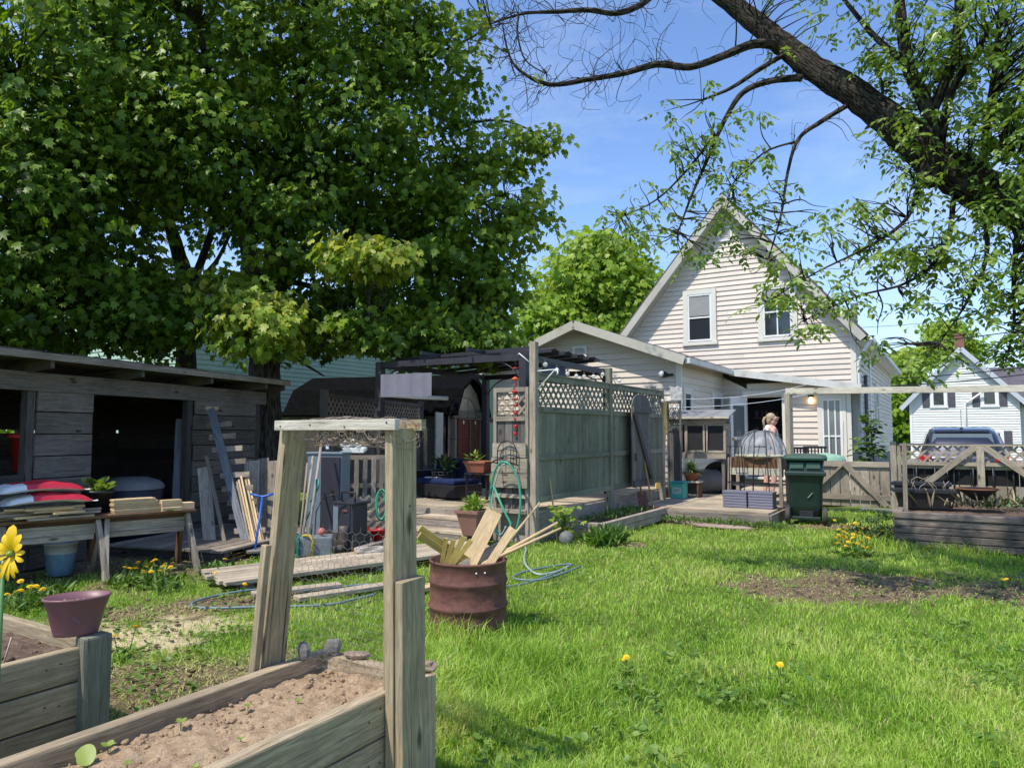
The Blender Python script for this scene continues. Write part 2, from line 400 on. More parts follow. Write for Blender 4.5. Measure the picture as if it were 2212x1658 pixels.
DIRT=[(3.4,6.95,1.6,.78,-.05),(5.0,6.4,1.6,.85,-.3),(-1.85,4.0,.85,.62,.9),(-1.95,2.9,.5,1.3,-.5),(-4.6,8.3,2.2,1.7,0),(-2.4,6.15,1.5,.35,.6),(1.3,9.4,.5,.25,0),(5.2,11.2,1.0,.45,0),(3.0,11.35,1.3,.4,-.5),(-5.5,4.0,1.2,2,0)]
SAW=[(-2.75,5.15,.75,.5,.2),(-3.3,4.9,.5,.4,.2)]
def dirt(x,y):
    n=fbm(x,y,1.3,5)-.5
    d=np.max([ell(x,y,*e) for e in DIRT],axis=0); n2=fbm(x+7,y+3,5,4)-.5
    return np.clip((d+n*1.5+n2*1.3)*2.0+.15,0,1)
def sawd(x,y):
    n=fbm(x+9,y-4,2.2,5)-.5
    d=np.max([ell(x,y,*e) for e in SAW],axis=0)
    n2=fbm(x+2,y+8,8,4)-.5
    return np.clip((d+n*1.6+n2*1.6)*1.8+.35,0,1)
def gh(x,y):
    return (fbm(x,y,.6,3)-.5)*.05*np.clip((np.hypot(x,y)),0,1)
def axis_(lo,hi,st,far):
    mid=np.arange(lo,hi+st,st); out=[lo-(far)*t**3 for t in np.linspace(1,.06,14)]; out2=[hi+(far)*t**3 for t in np.linspace(.06,1,14)]
    return np.array(out+list(mid)+out2)
gx=axis_(-8,9,.07,600); gy=axis_(.5,16,.07,900)
X_,Y_=np.meshgrid(gx,gy); x=X_.ravel(); y=Y_.ravel()
D_=dirt(x,y); S_=sawd(x,y)
z=gh(x,y)+(fbm(x,y,9,3)-.5)*.035*D_-.012
near=(x>-8)&(x<9)&(y>.5)&(y<16); z=np.where(near,z,-.03)
nx,ny=len(gx),len(gy); idx=np.arange(nx*ny).reshape(ny,nx)
q=np.stack([idx[:-1,:-1],idx[:-1,1:],idx[1:,1:],idx[1:,:-1]],-1).reshape(-1,4)
def ground_mat():
    m=NT('lawn_soil'); o=m.coord(); d=m.attr('tone'); s=m.attr('saw')
    n1=m.noise(o,1.1,6,.65); n2=m.noise(o,22,6,.7); n3=m.noise(o,140,3,.6)
    grass=m.ramp(m.math('ADD',m.math('MULTIPLY',n1,.5),m.math('MULTIPLY',n2,.5)),[(.35,(.07,.11,.02)),(.5,(.14,.2,.04)),(.65,(.25,.26,.09))])
    soil=m.ramp(m.math('ADD',m.math('MULTIPLY',n2,.7),m.math('MULTIPLY',n3,.3)),[(.32,(.065,.046,.03)),(.5,(.18,.13,.085)),(.7,(.36,.27,.18))])
    sd=m.ramp(n2,[(.3,(.45,.34,.18)),(.6,(.68,.56,.36))])
    c=m.mix(grass,soil,d); c=m.mix(c,sd,s)
    m.l(c,m.b.inputs['Base Color']); m.b.inputs['Roughness'].default_value=1; m.b.inputs['Specular IOR Level'].default_value=.1
    m.bump(m.math('ADD',n2,m.math('MULTIPLY',n3,.6)),.9,.02); return m.m
gr=np_mesh('lawn',np.stack([x,y,z],1),q,D_,ground_mat(),smooth=True); tag(gr,kind='structure',label='lawn with bare soil patches running back to the deck')
a=gr.data.attributes.new('saw','FLOAT','POINT'); a.data.foreach_set('value',S_.astype(np.float32))
# ------------------------------------------------------------------ grass blades
def local_mask(x,y,org,rot,x0,x1,y0,y1):
    c,s=math.cos(-rot),math.sin(-rot); dx=x-org[0]; dy=y-org[1]; lx=c*dx-s*dy; ly=s*dx+c*dy
    return (lx>x0)&(lx<x1)&(ly>y0)&(ly<y1)
BED_O=V((-.33,2.95,0)); LBED_O=V((-1.93,3.45,0)); SHED_O=V((-4.13,10.9,0)); SHED_R=R(-17)
BW_O=V((-2.53,6.57,0)); BW_R=R(39.5); BARREL=V((-.327,5.4,0))
def blocked(x,y):
    b=local_mask(x,y,BED_O,HA,-.64,.0,-4,.0)|local_mask(x,y,LBED_O,HA,-1.6,.05,-4,.05)
    b|=local_mask(x,y,BW_O,BW_R,-.1,3.2,.03,.85)
    b|=local_mask(x,y,HO,HA,-2.6,-2.05,-12.0,-5)|local_mask(x,y,HO,HA,-2.1,-.05,-9.4,0)|local_mask(x,y,HO,HA,1.41,6,-10.55,-8.6)
    b|=local_mask(x,y,HO,HA,-7,-2.6,-13.3,-4)|local_mask(x,y,HO,HA,-2.2,2,-6,12)
    b|=(np.hypot(x-BARREL[0],y-BARREL[1])<.26)|local_mask(x,y,SHED_O,SHED_R,-4,.2,-6,2)
    return b
def grass(n_screen,n_extra):
    px=rng.uniform(-350,2560,n_screen); py=1085+ (1900-1085)*rng.random(n_screen)**1.15
    yy=(py-935)/F; t=CAMZ/yy; X=(px-CX)/F*t; Y=t*1.0
    X=np.concatenate([X,rng.uniform(-5,7,n_extra)]); Y=np.concatenate([Y,rng.uniform(1.2,13.5,n_extra)])
    d=dirt(X,Y)+sawd(X,Y)*.75
    keep=(rng.random(len(X))>np.clip(d*1.0,0,.93))&~blocked(X,Y)&(Y<14.5)
    X,Y=X[keep],Y[keep]; d=d[keep]; n=len(X)
    clump=fbm(X,Y,1.7,4); fine=fbm(X+50,Y,7,3)
    L=(.028+.075*np.clip(fine-.2,0,1)+.05*np.clip(clump-.45,0,1))*rng.uniform(.6,1.35,n)
    # taller tufts beside timber, barrel and planter
    tall=np.zeros(n)
    for (cx,cy,rx,ry,rot) in [(-.05,2.55,.32,.75,-.55),(-.32,5.25,.5,.5,0),(-.32,5.2,.5,.4,0),(1.25,9.55,.3,.25,0),(4.9,9.0,1.5,.3,-.5),(-2.0,3.7,.3,.35,0),(1.5,10.6,.3,1.6,-.55),(-.1,4.2,.9,.9,0)]:
        tall=np.maximum(tall,np.clip(ell(X,Y,cx,cy,rx,ry,rot)*2,0,1))
    L=L*(1+tall*1.7)*(1-.5*np.clip(d,0,1))*.95
    wd=(.0022+.0007*Y)*rng.uniform(.7,1.3,n)
    az=rng.uniform(0,2*PI,n); lean=rng.uniform(.15,1.0,n)*L; la=rng.uniform(0,2*PI,n)
    hx,hy=np.cos(az)*wd/2,np.sin(az)*wd/2; Z=gh(X,Y)-.014
    lx,ly=np.cos(la)*lean,np.sin(la)*lean
    v=np.empty((n,5,3))
    v[:,0]=np.stack([X-hx,Y-hy,Z],1); v[:,1]=np.stack([X+hx,Y+hy,Z],1)
    v[:,2]=np.stack([X-hx*.8+lx*.35,Y-hy*.8+ly*.35,Z+L*.6],1); v[:,3]=np.stack([X+hx*.8+lx*.35,Y+hy*.8+ly*.35,Z+L*.6],1)
    v[:,4]=np.stack([X+lx,Y+ly,Z+L*(1-.25*lean/L)],1)
    T=(np.arange(n)[:,None,None]*5+np.array([(0,1,3),(0,3,2),(2,3,4)])[None]).reshape(-1,3)
    tone=np.clip(.10+.95*(clump-.5)+.38+ .45*(fine-.5)+rng.normal(0,.15,n),0,.88)
    tone=np.where(rng.random(n)<.035+.1*np.clip(d,0,1),.97,tone)
    # flat dry thatch and straw over the bare and thin places
    m=70000; X=np.concatenate([rng.uniform(-4.5,6.5,m),rng.uniform(-3.2,.0,30000)]); Y=np.concatenate([rng.uniform(1.8,12,m),rng.uniform(2,6,30000)]); dd=dirt(X,Y)
    kp=(rng.random(len(X))<(.10+.6*dd)*(1-.7*sawd(X,Y)))&~blocked(X,Y); X,Y=X[kp],Y[kp]; m=len(X); L=rng.uniform(.012,.055,m); a=rng.uniform(0,2*PI,m); wd=(.0007+.00035*Y)*rng.uniform(.6,1.3,m); Z=gh(X,Y)+rng.uniform(-.004,.014,m)
    dx,dy=np.cos(a)*L,np.sin(a)*L; ex,ey=-np.sin(a)*wd,np.cos(a)*wd; w2=np.empty((m,5,3))
    w2[:,0]=np.stack([X-ex,Y-ey,Z],1); w2[:,1]=np.stack([X+ex,Y+ey,Z],1); w2[:,2]=np.stack([X+dx*.5-ex,Y+dy*.5-ey,Z+.006],1); w2[:,3]=np.stack([X+dx*.5+ex,Y+dy*.5+ey,Z+.006],1); w2[:,4]=np.stack([X+dx,Y+dy,Z+rng.uniform(0,.02,m)],1)
    T2=(np.arange(m)[:,None,None]*5+np.array([(0,1,3),(0,3,2),(2,3,4)])[None]).reshape(-1,3)+n*5
    v=np.concatenate([v,w2]); T=np.concatenate([T,T2]); tone=np.concatenate([tone,np.clip(rng.normal(.9,.1,m),.55,1)])
    return np_mesh('grass',v.reshape(-1,3),T,np.repeat(tone,5),foliage('grass_blade',[(.08,.185,.016),(.205,.38,.035),(.36,.56,.07),(.50,.66,.13),(.62,.53,.28)],.42,.45))
g=grass(300000,50000); tag(g,'bright green spring grass with taller tufts',kind='stuff')
# ------------------------------------------------------------------ houses
EX,EY,EZ=V((1,0,0)),V((0,1,0)),V((0,0,1))
def clip_range(poly,z):
    xs=[]
    k=len(poly)
    for i in range(k):
        (a,b),(c,d)=poly[i],poly[(i+1)%k]
        if (b<=z<=d) or (d<=z<=b):
            if abs(d-b)<1e-9: xs+= [a,c]
            else: xs.append(a+(c-a)*(z-b)/(d-b))
    return (min(xs),max(xs)) if xs else None
def siding(mb,O,es,n,poly,ex=.145,lap=.027):
    zs=[p[1] for p in poly]; z0,z1=min(zs),max(zs); k0=math.floor(z0/ex); z=k0*ex
    while z<z1-1e-6:
        a=max(z,z0); b=min(z+ex,z1)
        ra=clip_range(poly,a+1e-5); rb=clip_range(poly,b-1e-5); rm=clip_range(poly,(a+b)/2)
        if ra and rb:
            fb=(z+ex-b)/ex; fa=(z+ex-a)/ex
            la=lap*fa+.002; lb=lap*fb+.002; t=random.random()
            A=[O+es*ra[0]+EZ*a+n*la,O+es*ra[1]+EZ*a+n*la,O+es*rb[1]+EZ*b+n*lb,O+es*rb[0]+EZ*b+n*lb]
            w_=A[1]-A[0]; cuts=[0.0]+sorted(random.uniform(.12,.88) for _ in range(int((ra[1]-ra[0])/3.2)))+[1.0]
            for c0,c1 in zip(cuts[:-1],cuts[1:]):
                e_=.004/max(.1,w_.length); mb.add([A[0].lerp(A[1],c0),A[0].lerp(A[1],c1-e_),A[3].lerp(A[2],c1-e_),A[3].lerp(A[2],c0)],[(0,1,2,3)],None,False,random.random())
            mb.add([O+es*ra[0]+EZ*a,O+es*ra[1]+EZ*a,A[1],A[0]],[(0,1,2,3)],None,False,t)
        z+=ex
    mb.add([O+es*p[0]+EZ*p[1] for p in poly],[tuple(range(len(poly)))],None,False,.5)
    return mb
def window(T,O,es,n,s,z,w,h,trim=.11,mat=M_TRIM,gl=M_GLASS,cols=1,rows=2,blind=0.0,sash=.05,shutters=False):
    m=Matrix((es,n,EZ)).transposed(); P=lambda a,b,c:O+es*a+EZ*b+n*c
    f=MB()
    for a in (s-trim/2,s+w+trim/2): f.box(P(a,z+h/2,.03),(trim,.085,h+2*trim),m)
    f.box(P(s+w/2,z+h+trim/2,.032),(w,.088,trim),m); f.box(P(s+w/2,z-trim/2,.04),(w+2*trim+.06,.1,trim*.7),m)
    o=f.build('window',mat,T)
    g=MB(); 
    for a in (s+sash/2,s+w-sash/2): g.box(P(a,z+h/2,.018),(sash,.09,h),m)
    for b in (z+sash/2,z+h-sash/2): g.box(P(s+w/2,b,.02),(w-2*sash,.095,sash),m)
    for k in range(1,rows): g.box(P(s+w/2,z+h*k/rows,.022),(w-2*sash,.09,sash*.9),m)
    for k in range(1,cols): g.box(P(s+w*k/cols,z+h/2,.0235),(sash*.7,.085,h-2*sash),m)
    g.build('window_sash',M_WHITE,o)
    q=MB(); q.quad(P(s,z,.046),P(s+w,z,.046),P(s+w,z+h,.046),P(s,z+h,.046)); q.build('pane',gl,o)
    if blind:
        q=MB(); q.quad(P(s+.04,z+h*(1-blind),.0485),P(s+w-.04,z+h*(1-blind),.0485),P(s+w-.04,z+h-.04,.0485),P(s+.04,z+h-.04,.0485)); q.build('blind',M_BLIND,o)
    if shutters:
        for a in (s-trim-.2,s+w+trim+.2):
            q=MB(); q.box(P(a,z+h/2,.03),(.36,.05,h+.16),m)
            for k in range(2): q.box(P(a,z+h*(.25+.5*k),.058),(.28,.012,h*.42),m)
            q.build('shutter',M_SHUT,T)
    return o
def vent(T,O,es,n,s,z,w,h):
    m=Matrix((es,n,EZ)).transposed(); P=lambda a,b,c:O+es*a+EZ*b+n*c
    f=MB()
    for a in (s-w/2,s+w/2): f.box(P(a,z,.03),(.05,.06,h+.05),m)
    for b in (z-h/2,z+h/2): f.box(P(s,b,.031),(w-.05,.06,.05),m)
    rt=m@Matrix.Rotation(R(38),3,'X')
    for k in range(7): f.box(P(s,z-h/2+.03+h*(k+.4)/7.4,.03),(w-.05,.05,.008),rt)
    f.build('gable_vent',M_WHITE,T)
house=thing('main_house','cream clapboard house with a steep gable and low back wing','house',HO,HA)
O0=V((0,0,0))
GP,GE,GW=8.45,4.4,6.75
mb=MB(); siding(mb,V((-GW,0,0)),EX,-EY,[(0,0),(GW,0),(GW,GE),(GW/2,GP-.06),(0,GE)]); mb.build('gable_wall',M_SIDE,house)
mb=MB(); siding(mb,V((0,0,0)),EY,EX,[(0,.75),(13,.75),(13,GE),(0,GE)]); mb.build('side_wall',M_SIDE,house)
mb=MB(); mb.box((-.03,6.5,.37),(.06,13,.74)); mb.build('foundation',paint('grey_foundation',(.22,.22,.2),.9),house)
mb=MB(); mb.box((-GW+.02,6.5,GE/2),(.04,13,GE)); mb.box((-GW/2,12.98,GE/2),(GW,.04,GE)); mb.build('rear_wall',M_SIDE,house)
sl=(GP-GE)/(GW/2)
mb=MB()
ov=.32; ez=GP+.06-sl*(GW/2+ov)
mb.slab([(-GW/2,-.38,GP+.06),(ov,-.38,ez),(ov,13.3,ez),(-GW/2,13.3,GP+.06)],.12)
mb.slab([(-GW/2,-.38,GP+.06),(-GW-ov,-.38,ez),(-GW-ov,13.3,ez),(-GW/2,13.3,GP+.06)],.12)
rf=mb.build('roof',M_SHINGLE,house)
mb=MB()
for sx in (1,-1):
    a=V((-GW/2,-.4,GP+.0)); b=V((-GW/2+sx*(GW/2+ov),-.4,ez-.06))
    nrm=V((sx*sl,0,1)).normalized()
    mb.bar(a-nrm*.12,b-nrm*.12,.03,.2,up=nrm)
    mb.slab([a-nrm*.2+V((0,.02,0)),b-nrm*.2+V((0,.02,0)),b-nrm*.2+V((0,.4,0)),a-nrm*.2+V((0,.4,0))],.02)
mb.build('rake_trim',M_RAKE,house)
mb=MB(); mb.box((ov+.06,6.4,ez-.12),(.11,13.4,.11)); mb.box((ov*.5,6.4,ez-.19),(ov,13.2,.02)); mb.build('gutter',M_WHITE,house)
mb=MB(); mb.tube([(ov+.06,-.2,ez-.16),(.22,-.12,ez-.42),(.06,-.02,ez-.72),(.06,.04,1.2),(.06,.04,.1)],.045,8); mb.build('downspout',M_WHITE,house)
for c_,d_ in (((-.06,-.025,2.2),(.14,.075,4.3)),((.025,.07,2.2),(.075,.14,4.3)),((-GW+.06,-.025,2.2),(.14,.075,4.3))):
    mb=MB(); mb.box(c_,d_); mb.build('corner_board',M_TRIM,house)
mb=MB(); mb.box((.024,3.55,2.6),(.05,.3,3.5)); mb.build('wall_trim',M_WHITE,house)
mb=MB(); mb.tube([(.08,1.5,.8),(.08,1.5,3.1)],.05,8); mb.build('service_pipe',paint('grey_pipe',(.1,.1,.11),.5),house)
mb=MB(); mb.tube([(ov-.5,1.7,ez+.2),(ov-.5,1.7,ez+1.15)],.09,10); mb.build('vent_pipe',paint('pipe_grey',(.12,.12,.13),.6),house)
window(house,V((-GW,0,0)),EX,-EY,2.18,4.2,.72,1.42,trim=.14,rows=2,blind=.46)
window(house,V((-GW,0,0)),EX,-EY,4.38,4.18,.78,1.42,trim=.14,rows=2,cols=2,blind=.3)
vent(house,V((-GW,0,0)),EX,-EY,GW/2-.02,7.35,.34,.38)
window(house,V((0,0,0)),EY,EX,5.2,1.6,.8,1.4)
# back wing: low gable part and wider door part
mb=MB(); siding(mb,V((-7.94,-5.5,0)),EX,-EY,[(0,0),(4.84,0),(4.84,3.1),(2.42,4.0),(0,3.1)]); mb.build('wing_gable_wall',M_SIDE,house)
mb=MB(); siding(mb,V((-3.1,-5.5,0)),EY,EX,[(0,0),(3.74,0),(3.74,3.1),(0,3.1)]); siding(mb,V((-7.94,0,0)),-EY,-EX,[(0,0),(5.5,0),(5.5,3.1),(0,3.1)]); mb.build('wing_side_wall',M_SIDE,house)
DX0,DX1,DZ0,DZ1=-2.46,-1.58,.32,2.38
mb=MB(); O=V((-3.1,-1.76,0))
for p in ([(0,0),(DX0+3.1,0),(DX0+3.1,2.62+ .2*(.0)),(0,2.95)],[(DX1+3.1,0),(3.1,0),(3.1,2.5),(DX1+3.1,2.78)],[(DX0+3.1,DZ1),(DX1+3.1,DZ1),(DX1+3.1,2.75),(DX0+3.1,2.75)],[(DX0+3.1,0),(DX1+3.1,0),(DX1+3.1,DZ0),(DX0+3.1,DZ0)]): siding(mb,O,EX,-EY,p)
mb.build('door_wall',M_SIDE,house)
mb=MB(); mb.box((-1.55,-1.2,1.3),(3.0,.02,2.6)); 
mb.box((DX0-.2,-1.5,1.3),(.02,.5,2.6)); mb.box((DX1+.2,-1.5,1.3),(.02,.5,2.6)); mb.box((-2,-1.48,DZ0-.01),(1.2,.5,.02)); mb.box((-2,-1.48,DZ1+.1),(1.2,.5,.02)); mb.build('hallway',M_DARK,house)  # hallway surfaces coloured near black in place of indoor shade
mb=MB()
for k in range(3):
    mb.box((-2.0,-1.3,.95+.45*k),(.8,.16,.025))
    for j in range(6): mb.box((-2.32+.13*j+random.uniform(-.02,.02),-1.32,.97+.45*k+.09),(random.uniform(.05,.1),.09,random.uniform(.1,.22)))
mb.build('hall_shelf',paint('dim_shelf_goods',(.07,.035,.03),.8,var=.7,scale=5,tonevar=1.0),house)
mb=MB(); 
for a in (DX0-.06,DX1+.06): mb.box((a,-1.79,(DZ0+DZ1)/2),(.12,.07,DZ1-DZ0+.1))
mb.box(((DX0+DX1)/2,-1.79,DZ1+.11),(1.12,.07,.12)); mb.box(((DX0+DX1)/2,-1.85,DZ0-.03),(1.1,.2,.05)); mb.build('door_frame',M_TRIM,house)
# open door leaf
da=R(-104); dd=V((math.cos(da),math.sin(da),0)); dn=V((-dd.y,dd.x,0)); dm=Matrix((dd,dn,EZ)).transposed(); dh=V((DX0-.02,-1.86,0))
mb=MB(); 
for (a0,a1,b0,b1) in [(0,.1,DZ0,DZ1),(.72,.82,DZ0,DZ1),(.1,.72,DZ0,DZ0+.12),(.1,.72,DZ1-.22,DZ1),(.1,.72,1.28,1.36)]:
    mb.box(dh+dd*((a0+a1)/2)+EZ*((b0+b1)/2),(a1-a0,.04,b1-b0),dm)
dr=mb.build('door',M_WHITE,house)
mb=MB(); mb.box(dh+dd*.41+EZ*1.76,(.62,.012,.8),dm); mb.box(dh+dd*.41+EZ*.86,(.62,.012,.84),dm); mb.build('door_pane',M_GLASS2,dr)
mb=MB(); mb.ball(dh+dd*.77+dn*.05+EZ*1.3,.035); mb.build('handle',paint('brass',(.5,.36,.14),.3,.8),dr)
# glazed side door at the wing's corner
window(house,V((-3.1,-1.76,0)),EX,-EY,2.46,.45,.46,1.85,trim=.1,cols=3,rows=2,gl=M_GLASS2,sash=.045)
window(house,V((-3.1,-5.5,0)),EY,EX,.32,1.0,.5,1.4,trim=.1)
window(house,V((-3.1,-5.5,0)),EY,EX,2.62,1.15,.8,1.25,trim=.1)
vent(house,V((-7.94,-5.5,0)),EX,-EY,2.42,3.36,.32,.34)
mb=MB(); rz=4.14
mb.slab([(-5.52,-5.85,rz),(-2.82,-5.85,3.14),(-2.82,0,3.14),(-5.52,0,rz)],.1)
mb.slab([(-5.52,-5.85,rz),(-8.25,-5.85,3.13),(-8.25,0,3.13),(-5.52,0,rz)],.1)
mb.slab([(-2.82,-2.08,3.14),(.36,-2.08,2.62),(.36,-.01,2.62),(-2.82,-.01,3.14)],.08)
mb.build('wing_roof',M_SHINGLE,house)
mb=MB()
mb.bar((-5.52,-5.87,rz-.1),(-2.82,-5.87,3.04),.03,.2); mb.bar((-5.52,-5.87,rz-.1),(-8.25,-5.87,3.03),.03,.2)
mb.slab([(-5.52,-5.83,rz-.14),(-2.84,-5.83,3.0),(-2.84,-5.52,3.0),(-5.52,-5.52,rz-.14)],.02); mb.slab([(-5.52,-5.83,rz-.14),(-8.22,-5.83,3.0),(-8.22,-5.52,3.0),(-5.52,-5.52,rz-.14)],.02)
mb.build('wing_rake_trim',M_RAKE,house)
mb=MB(); mb.box((-2.76,-3.95,3.04),(.1,3.75,.12)); mb.bar((-2.82,-2.12,3.05),(.3,-2.12,2.54),.05,.17); mb.build('wing_gutter',paint('white_metal_gutter',(.66,.66,.62),.4,var=.15,dirt=(.35,.34,.3)),house)
mb=MB(); mb.slab([(-2.8,-2.08,3.0),(.3,-2.08,2.5),(.3,-1.78,2.5),(-2.8,-1.78,3.0)],.02); mb.build('soffit',M_RAKE,house)
for c_,d_ in (((-3.06,-5.52,1.55),(.12,.07,3.0)),((-.02,-1.78,1.25),(.1,.08,2.4))):
    mb=MB(); mb.box(c_,d_); mb.build('wing_corner_board',M_TRIM,house)
# lamps on the wing
lt=H(-.88,-1.84,2.28)
L=thing('wall_lamp','small lit wall lamp beside the open back door','lamp',lt,HA)
mb=MB(); mb.lathe([(.0,.13),(.07,.12),(.075,.09),(.03,.07)],12); mb.box((0,.04,.1),(.06,.08,.06)); mb.build('lamp_cap',M_BLACK,L)
mb=MB(); mb.lathe([(.03,.07),(.06,.0),(.05,-.07),(.0,-.09)],12); mb.build('bulb',emit('lamp_glow',(1,.72,.32),5.0),L)
fl=H(-3.4,-5.62,2.78)
L=thing('flood_light','white round flood light on the corner of the low wing','lamp',fl,HA)
mb=MB(); rr=Euler((R(80),0,R(-30))).to_matrix(); mb.lathe([(.03,-.14),(.06,-.1),(.075,0),(.085,.05)],14,rot=rr); mb.box((.12,.06,-.02),(.2,.05,.05)); mb.build('lamp_housing',M_BLACK,L)
mb=MB(); mb.lathe([(.082,.05),(.07,.075),(.0,.085)],14,rot=rr); mb.build('lens',M_WHITE,L)
# green neighbour house
gh_=thing('neighbour_house','long pale green sided house behind the maples and red shed','house',H(-14.5,0),HA)
mb=MB(); siding(mb,V((0,-10,0)),EY,EX,[(0,0),(18,0),(18,5.4),(0,5.4)],ex=.13); siding(mb,V((-8,-10,0)),EX,-EY,[(0,0),(8,0),(8,5.4),(4,6.1),(0,5.4)],ex=.13); mb.build('wall',M_GSIDE,gh_)
mb=MB(); mb.slab([(.5,-10.5,5.38),(.5,8.4,5.38),(-4,8.4,6.2),(-4,-10.5,6.2)],.16); mb.slab([(-8.5,-10.5,5.38),(-8.5,8.4,5.38),(-4,8.4,6.2),(-4,-10.5,6.2)],.16); mb.build('roof',paint('dark_roof',(.045,.042,.04),.9),gh_)
mb=MB(); mb.box((.53,-1,5.3),(.06,18.9,.16)); mb.build('eave_trim',paint('brown_eave',(.1,.08,.07),.7),gh_)
window(gh_,V((0,-10,0)),EY,EX,8.0,3.0,.9,1.2,trim=.1); window(gh_,V((0,-10,0)),EY,EX,15.2,2.9,.9,1.2,trim=.1)
mb=MB(); mb.box((.02,-1,1.98),(.05,18,.14)); mb.box((.35,-4.5,2.0),(.7,5.5,.1)); mb.build('side_awning',paint('dark_green_trim',(.03,.06,.045),.6),gh_)
# white house across the drive
wh=thing('white_house','white clapboard house with dark shuttered windows behind the parked car','house',H(2.75,26),HA)
mb=MB(); siding(mb,V((-2.6,0,0)),EX,-EY,[(0,-.2),(5.2,-.2),(5.2,3.35),(2.6,6.2),(0,3.35)],ex=.14,lap=.034); siding(mb,V((-2.6,8,0)),-EY,-EX,[(0,0),(8,0),(8,3.35),(0,3.35)],ex=.14); siding(mb,V((2.6,1.5,0)),EX,-EY,[(0,0),(5,0),(5,3.3),(0,3.3)],ex=.14,lap=.034); mb.build('wall',M_WSIDE,wh)
mb=MB(); k=(6.2-3.35)/2.6
mb.slab([(0,-.35,6.28),(3.05,-.35,6.28-k*3.05),(3.05,8,6.28-k*3.05),(0,8,6.28)],.12); mb.slab([(0,-.35,6.28),(-3.05,-.35,6.28-k*3.05),(-3.05,8,6.28-k*3.05),(0,8,6.28)],.12)
mb.slab([(2.2,1.1,3.3),(8,1.1,3.3),(8,4.0,5.35),(1.2,4.0,5.35)],.12); mb.build('roof',paint('dark_grey_shingle',(.11,.1,.12),.9,var=.3,scale=4),wh)
mb=MB()
for s in (1,-1): mb.bar((0,-.37,6.16),(s*3.05,-.37,6.16-k*3.05),.03,.24)
mb.build('rake_trim',paint('grey_white_fascia',(.5,.53,.56),.5,var=.08),wh)
mb=MB(); mb.box((-2.56,-.03,1.65),(.12,.06,3.4)); mb.build('corner_board',M_WHITE,wh)
mb=MB(); mb.tube([(1.0,-.3,3.75),(.12,-.08,3.1),(.1,-.06,.0)],.055,8); mb.build('downspout',M_WHITE,wh)
for s in (-1.45,.95): window(wh,V((0,0,0)),EX,-EY,s,2.98,.6,.82,trim=.12,mat=M_WHITE,rows=1,shutters=True)
window(wh,V((0,0,0)),EX,-EY,1.0,.5,.7,1.0,trim=.12,mat=M_WHITE,rows=2,shutters=True)
vent(wh,V((0,0,0)),EX,-EY,0,5.45,.3,.34)
mb=MB(); mb.box((0,3.0,6.75),(.5,.5,1.1)); mb.box((0,3.0,7.33),(.58,.58,.1)); mb.build('chimney',paint('chimney_brick',(.25,.12,.09),.9,var=.3),wh)
# power lines strung across the street
pl=[(1400,640,1480,24),(1880,690,2230,655),(1850,735,2230,690),(1900,800,2230,765),(1920,840,2230,800),(1925,812,2230,762)]
names=['highest power line crossing the sky behind the steep gable','thin power line second from the top over the white house','third power line crossing just over the white house peak','thick dark power cable in front of the white gable','lowest power cable in front of the white gable']
lines=[((1840,560),(2232,530)),((1850,690),(2232,655)),((1860,735),(2232,690)),((1900,797),(2232,776)),((1926,812),(2232,790))]
for (p,q_),nm in zip(lines,names):
    a=at(p[0]-300,p[1]+25,36); b=at(q_[0]+260,q_[1]-22,33)
    pts=[a.lerp(b,t/14)-V((0,0,.5*math.sin(PI*t/14))) for t in range(15)]
    mb=MB(); mb.tube(pts,.012 if 'thin' in nm or 'highest' in nm else .028,5)
    o=mb.build('power_line',M_BLACK,loc=a,W=True); tag(o,nm,'power line',group='power lines over the street')
# ------------------------------------------------------------------ left: open wood shed and its things
shed=thing('wood_shed','open grey board lean-to shed with a sloping plank roof','shed',SHED_O,SHED_R)
SM=ROOT[shed.name]
def S(x,y,z=0.0): return SM@V((x,y,z))
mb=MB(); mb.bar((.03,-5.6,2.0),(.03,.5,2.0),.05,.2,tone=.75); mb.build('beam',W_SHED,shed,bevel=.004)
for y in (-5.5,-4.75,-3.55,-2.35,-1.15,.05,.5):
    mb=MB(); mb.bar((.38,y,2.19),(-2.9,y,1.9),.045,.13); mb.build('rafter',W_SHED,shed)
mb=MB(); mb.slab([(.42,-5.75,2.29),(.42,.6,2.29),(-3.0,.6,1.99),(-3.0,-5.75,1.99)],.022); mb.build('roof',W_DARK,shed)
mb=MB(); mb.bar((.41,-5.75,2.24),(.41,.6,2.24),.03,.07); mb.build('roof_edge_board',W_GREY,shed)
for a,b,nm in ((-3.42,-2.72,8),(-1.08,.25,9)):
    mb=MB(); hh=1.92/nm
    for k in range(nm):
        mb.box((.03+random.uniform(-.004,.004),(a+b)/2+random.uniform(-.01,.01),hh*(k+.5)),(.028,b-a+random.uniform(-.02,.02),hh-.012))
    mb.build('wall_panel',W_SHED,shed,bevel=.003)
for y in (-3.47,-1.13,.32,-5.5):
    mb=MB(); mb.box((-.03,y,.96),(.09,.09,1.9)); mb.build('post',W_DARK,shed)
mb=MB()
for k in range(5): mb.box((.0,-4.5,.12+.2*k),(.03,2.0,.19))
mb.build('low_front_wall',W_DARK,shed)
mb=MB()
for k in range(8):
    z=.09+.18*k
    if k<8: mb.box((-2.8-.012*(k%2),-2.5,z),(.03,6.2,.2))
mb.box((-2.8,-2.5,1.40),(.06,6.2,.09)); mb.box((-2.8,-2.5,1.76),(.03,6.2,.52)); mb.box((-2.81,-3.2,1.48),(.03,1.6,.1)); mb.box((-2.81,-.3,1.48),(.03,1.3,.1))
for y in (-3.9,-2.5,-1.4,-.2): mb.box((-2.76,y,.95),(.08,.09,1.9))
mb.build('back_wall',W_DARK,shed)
mb=MB()
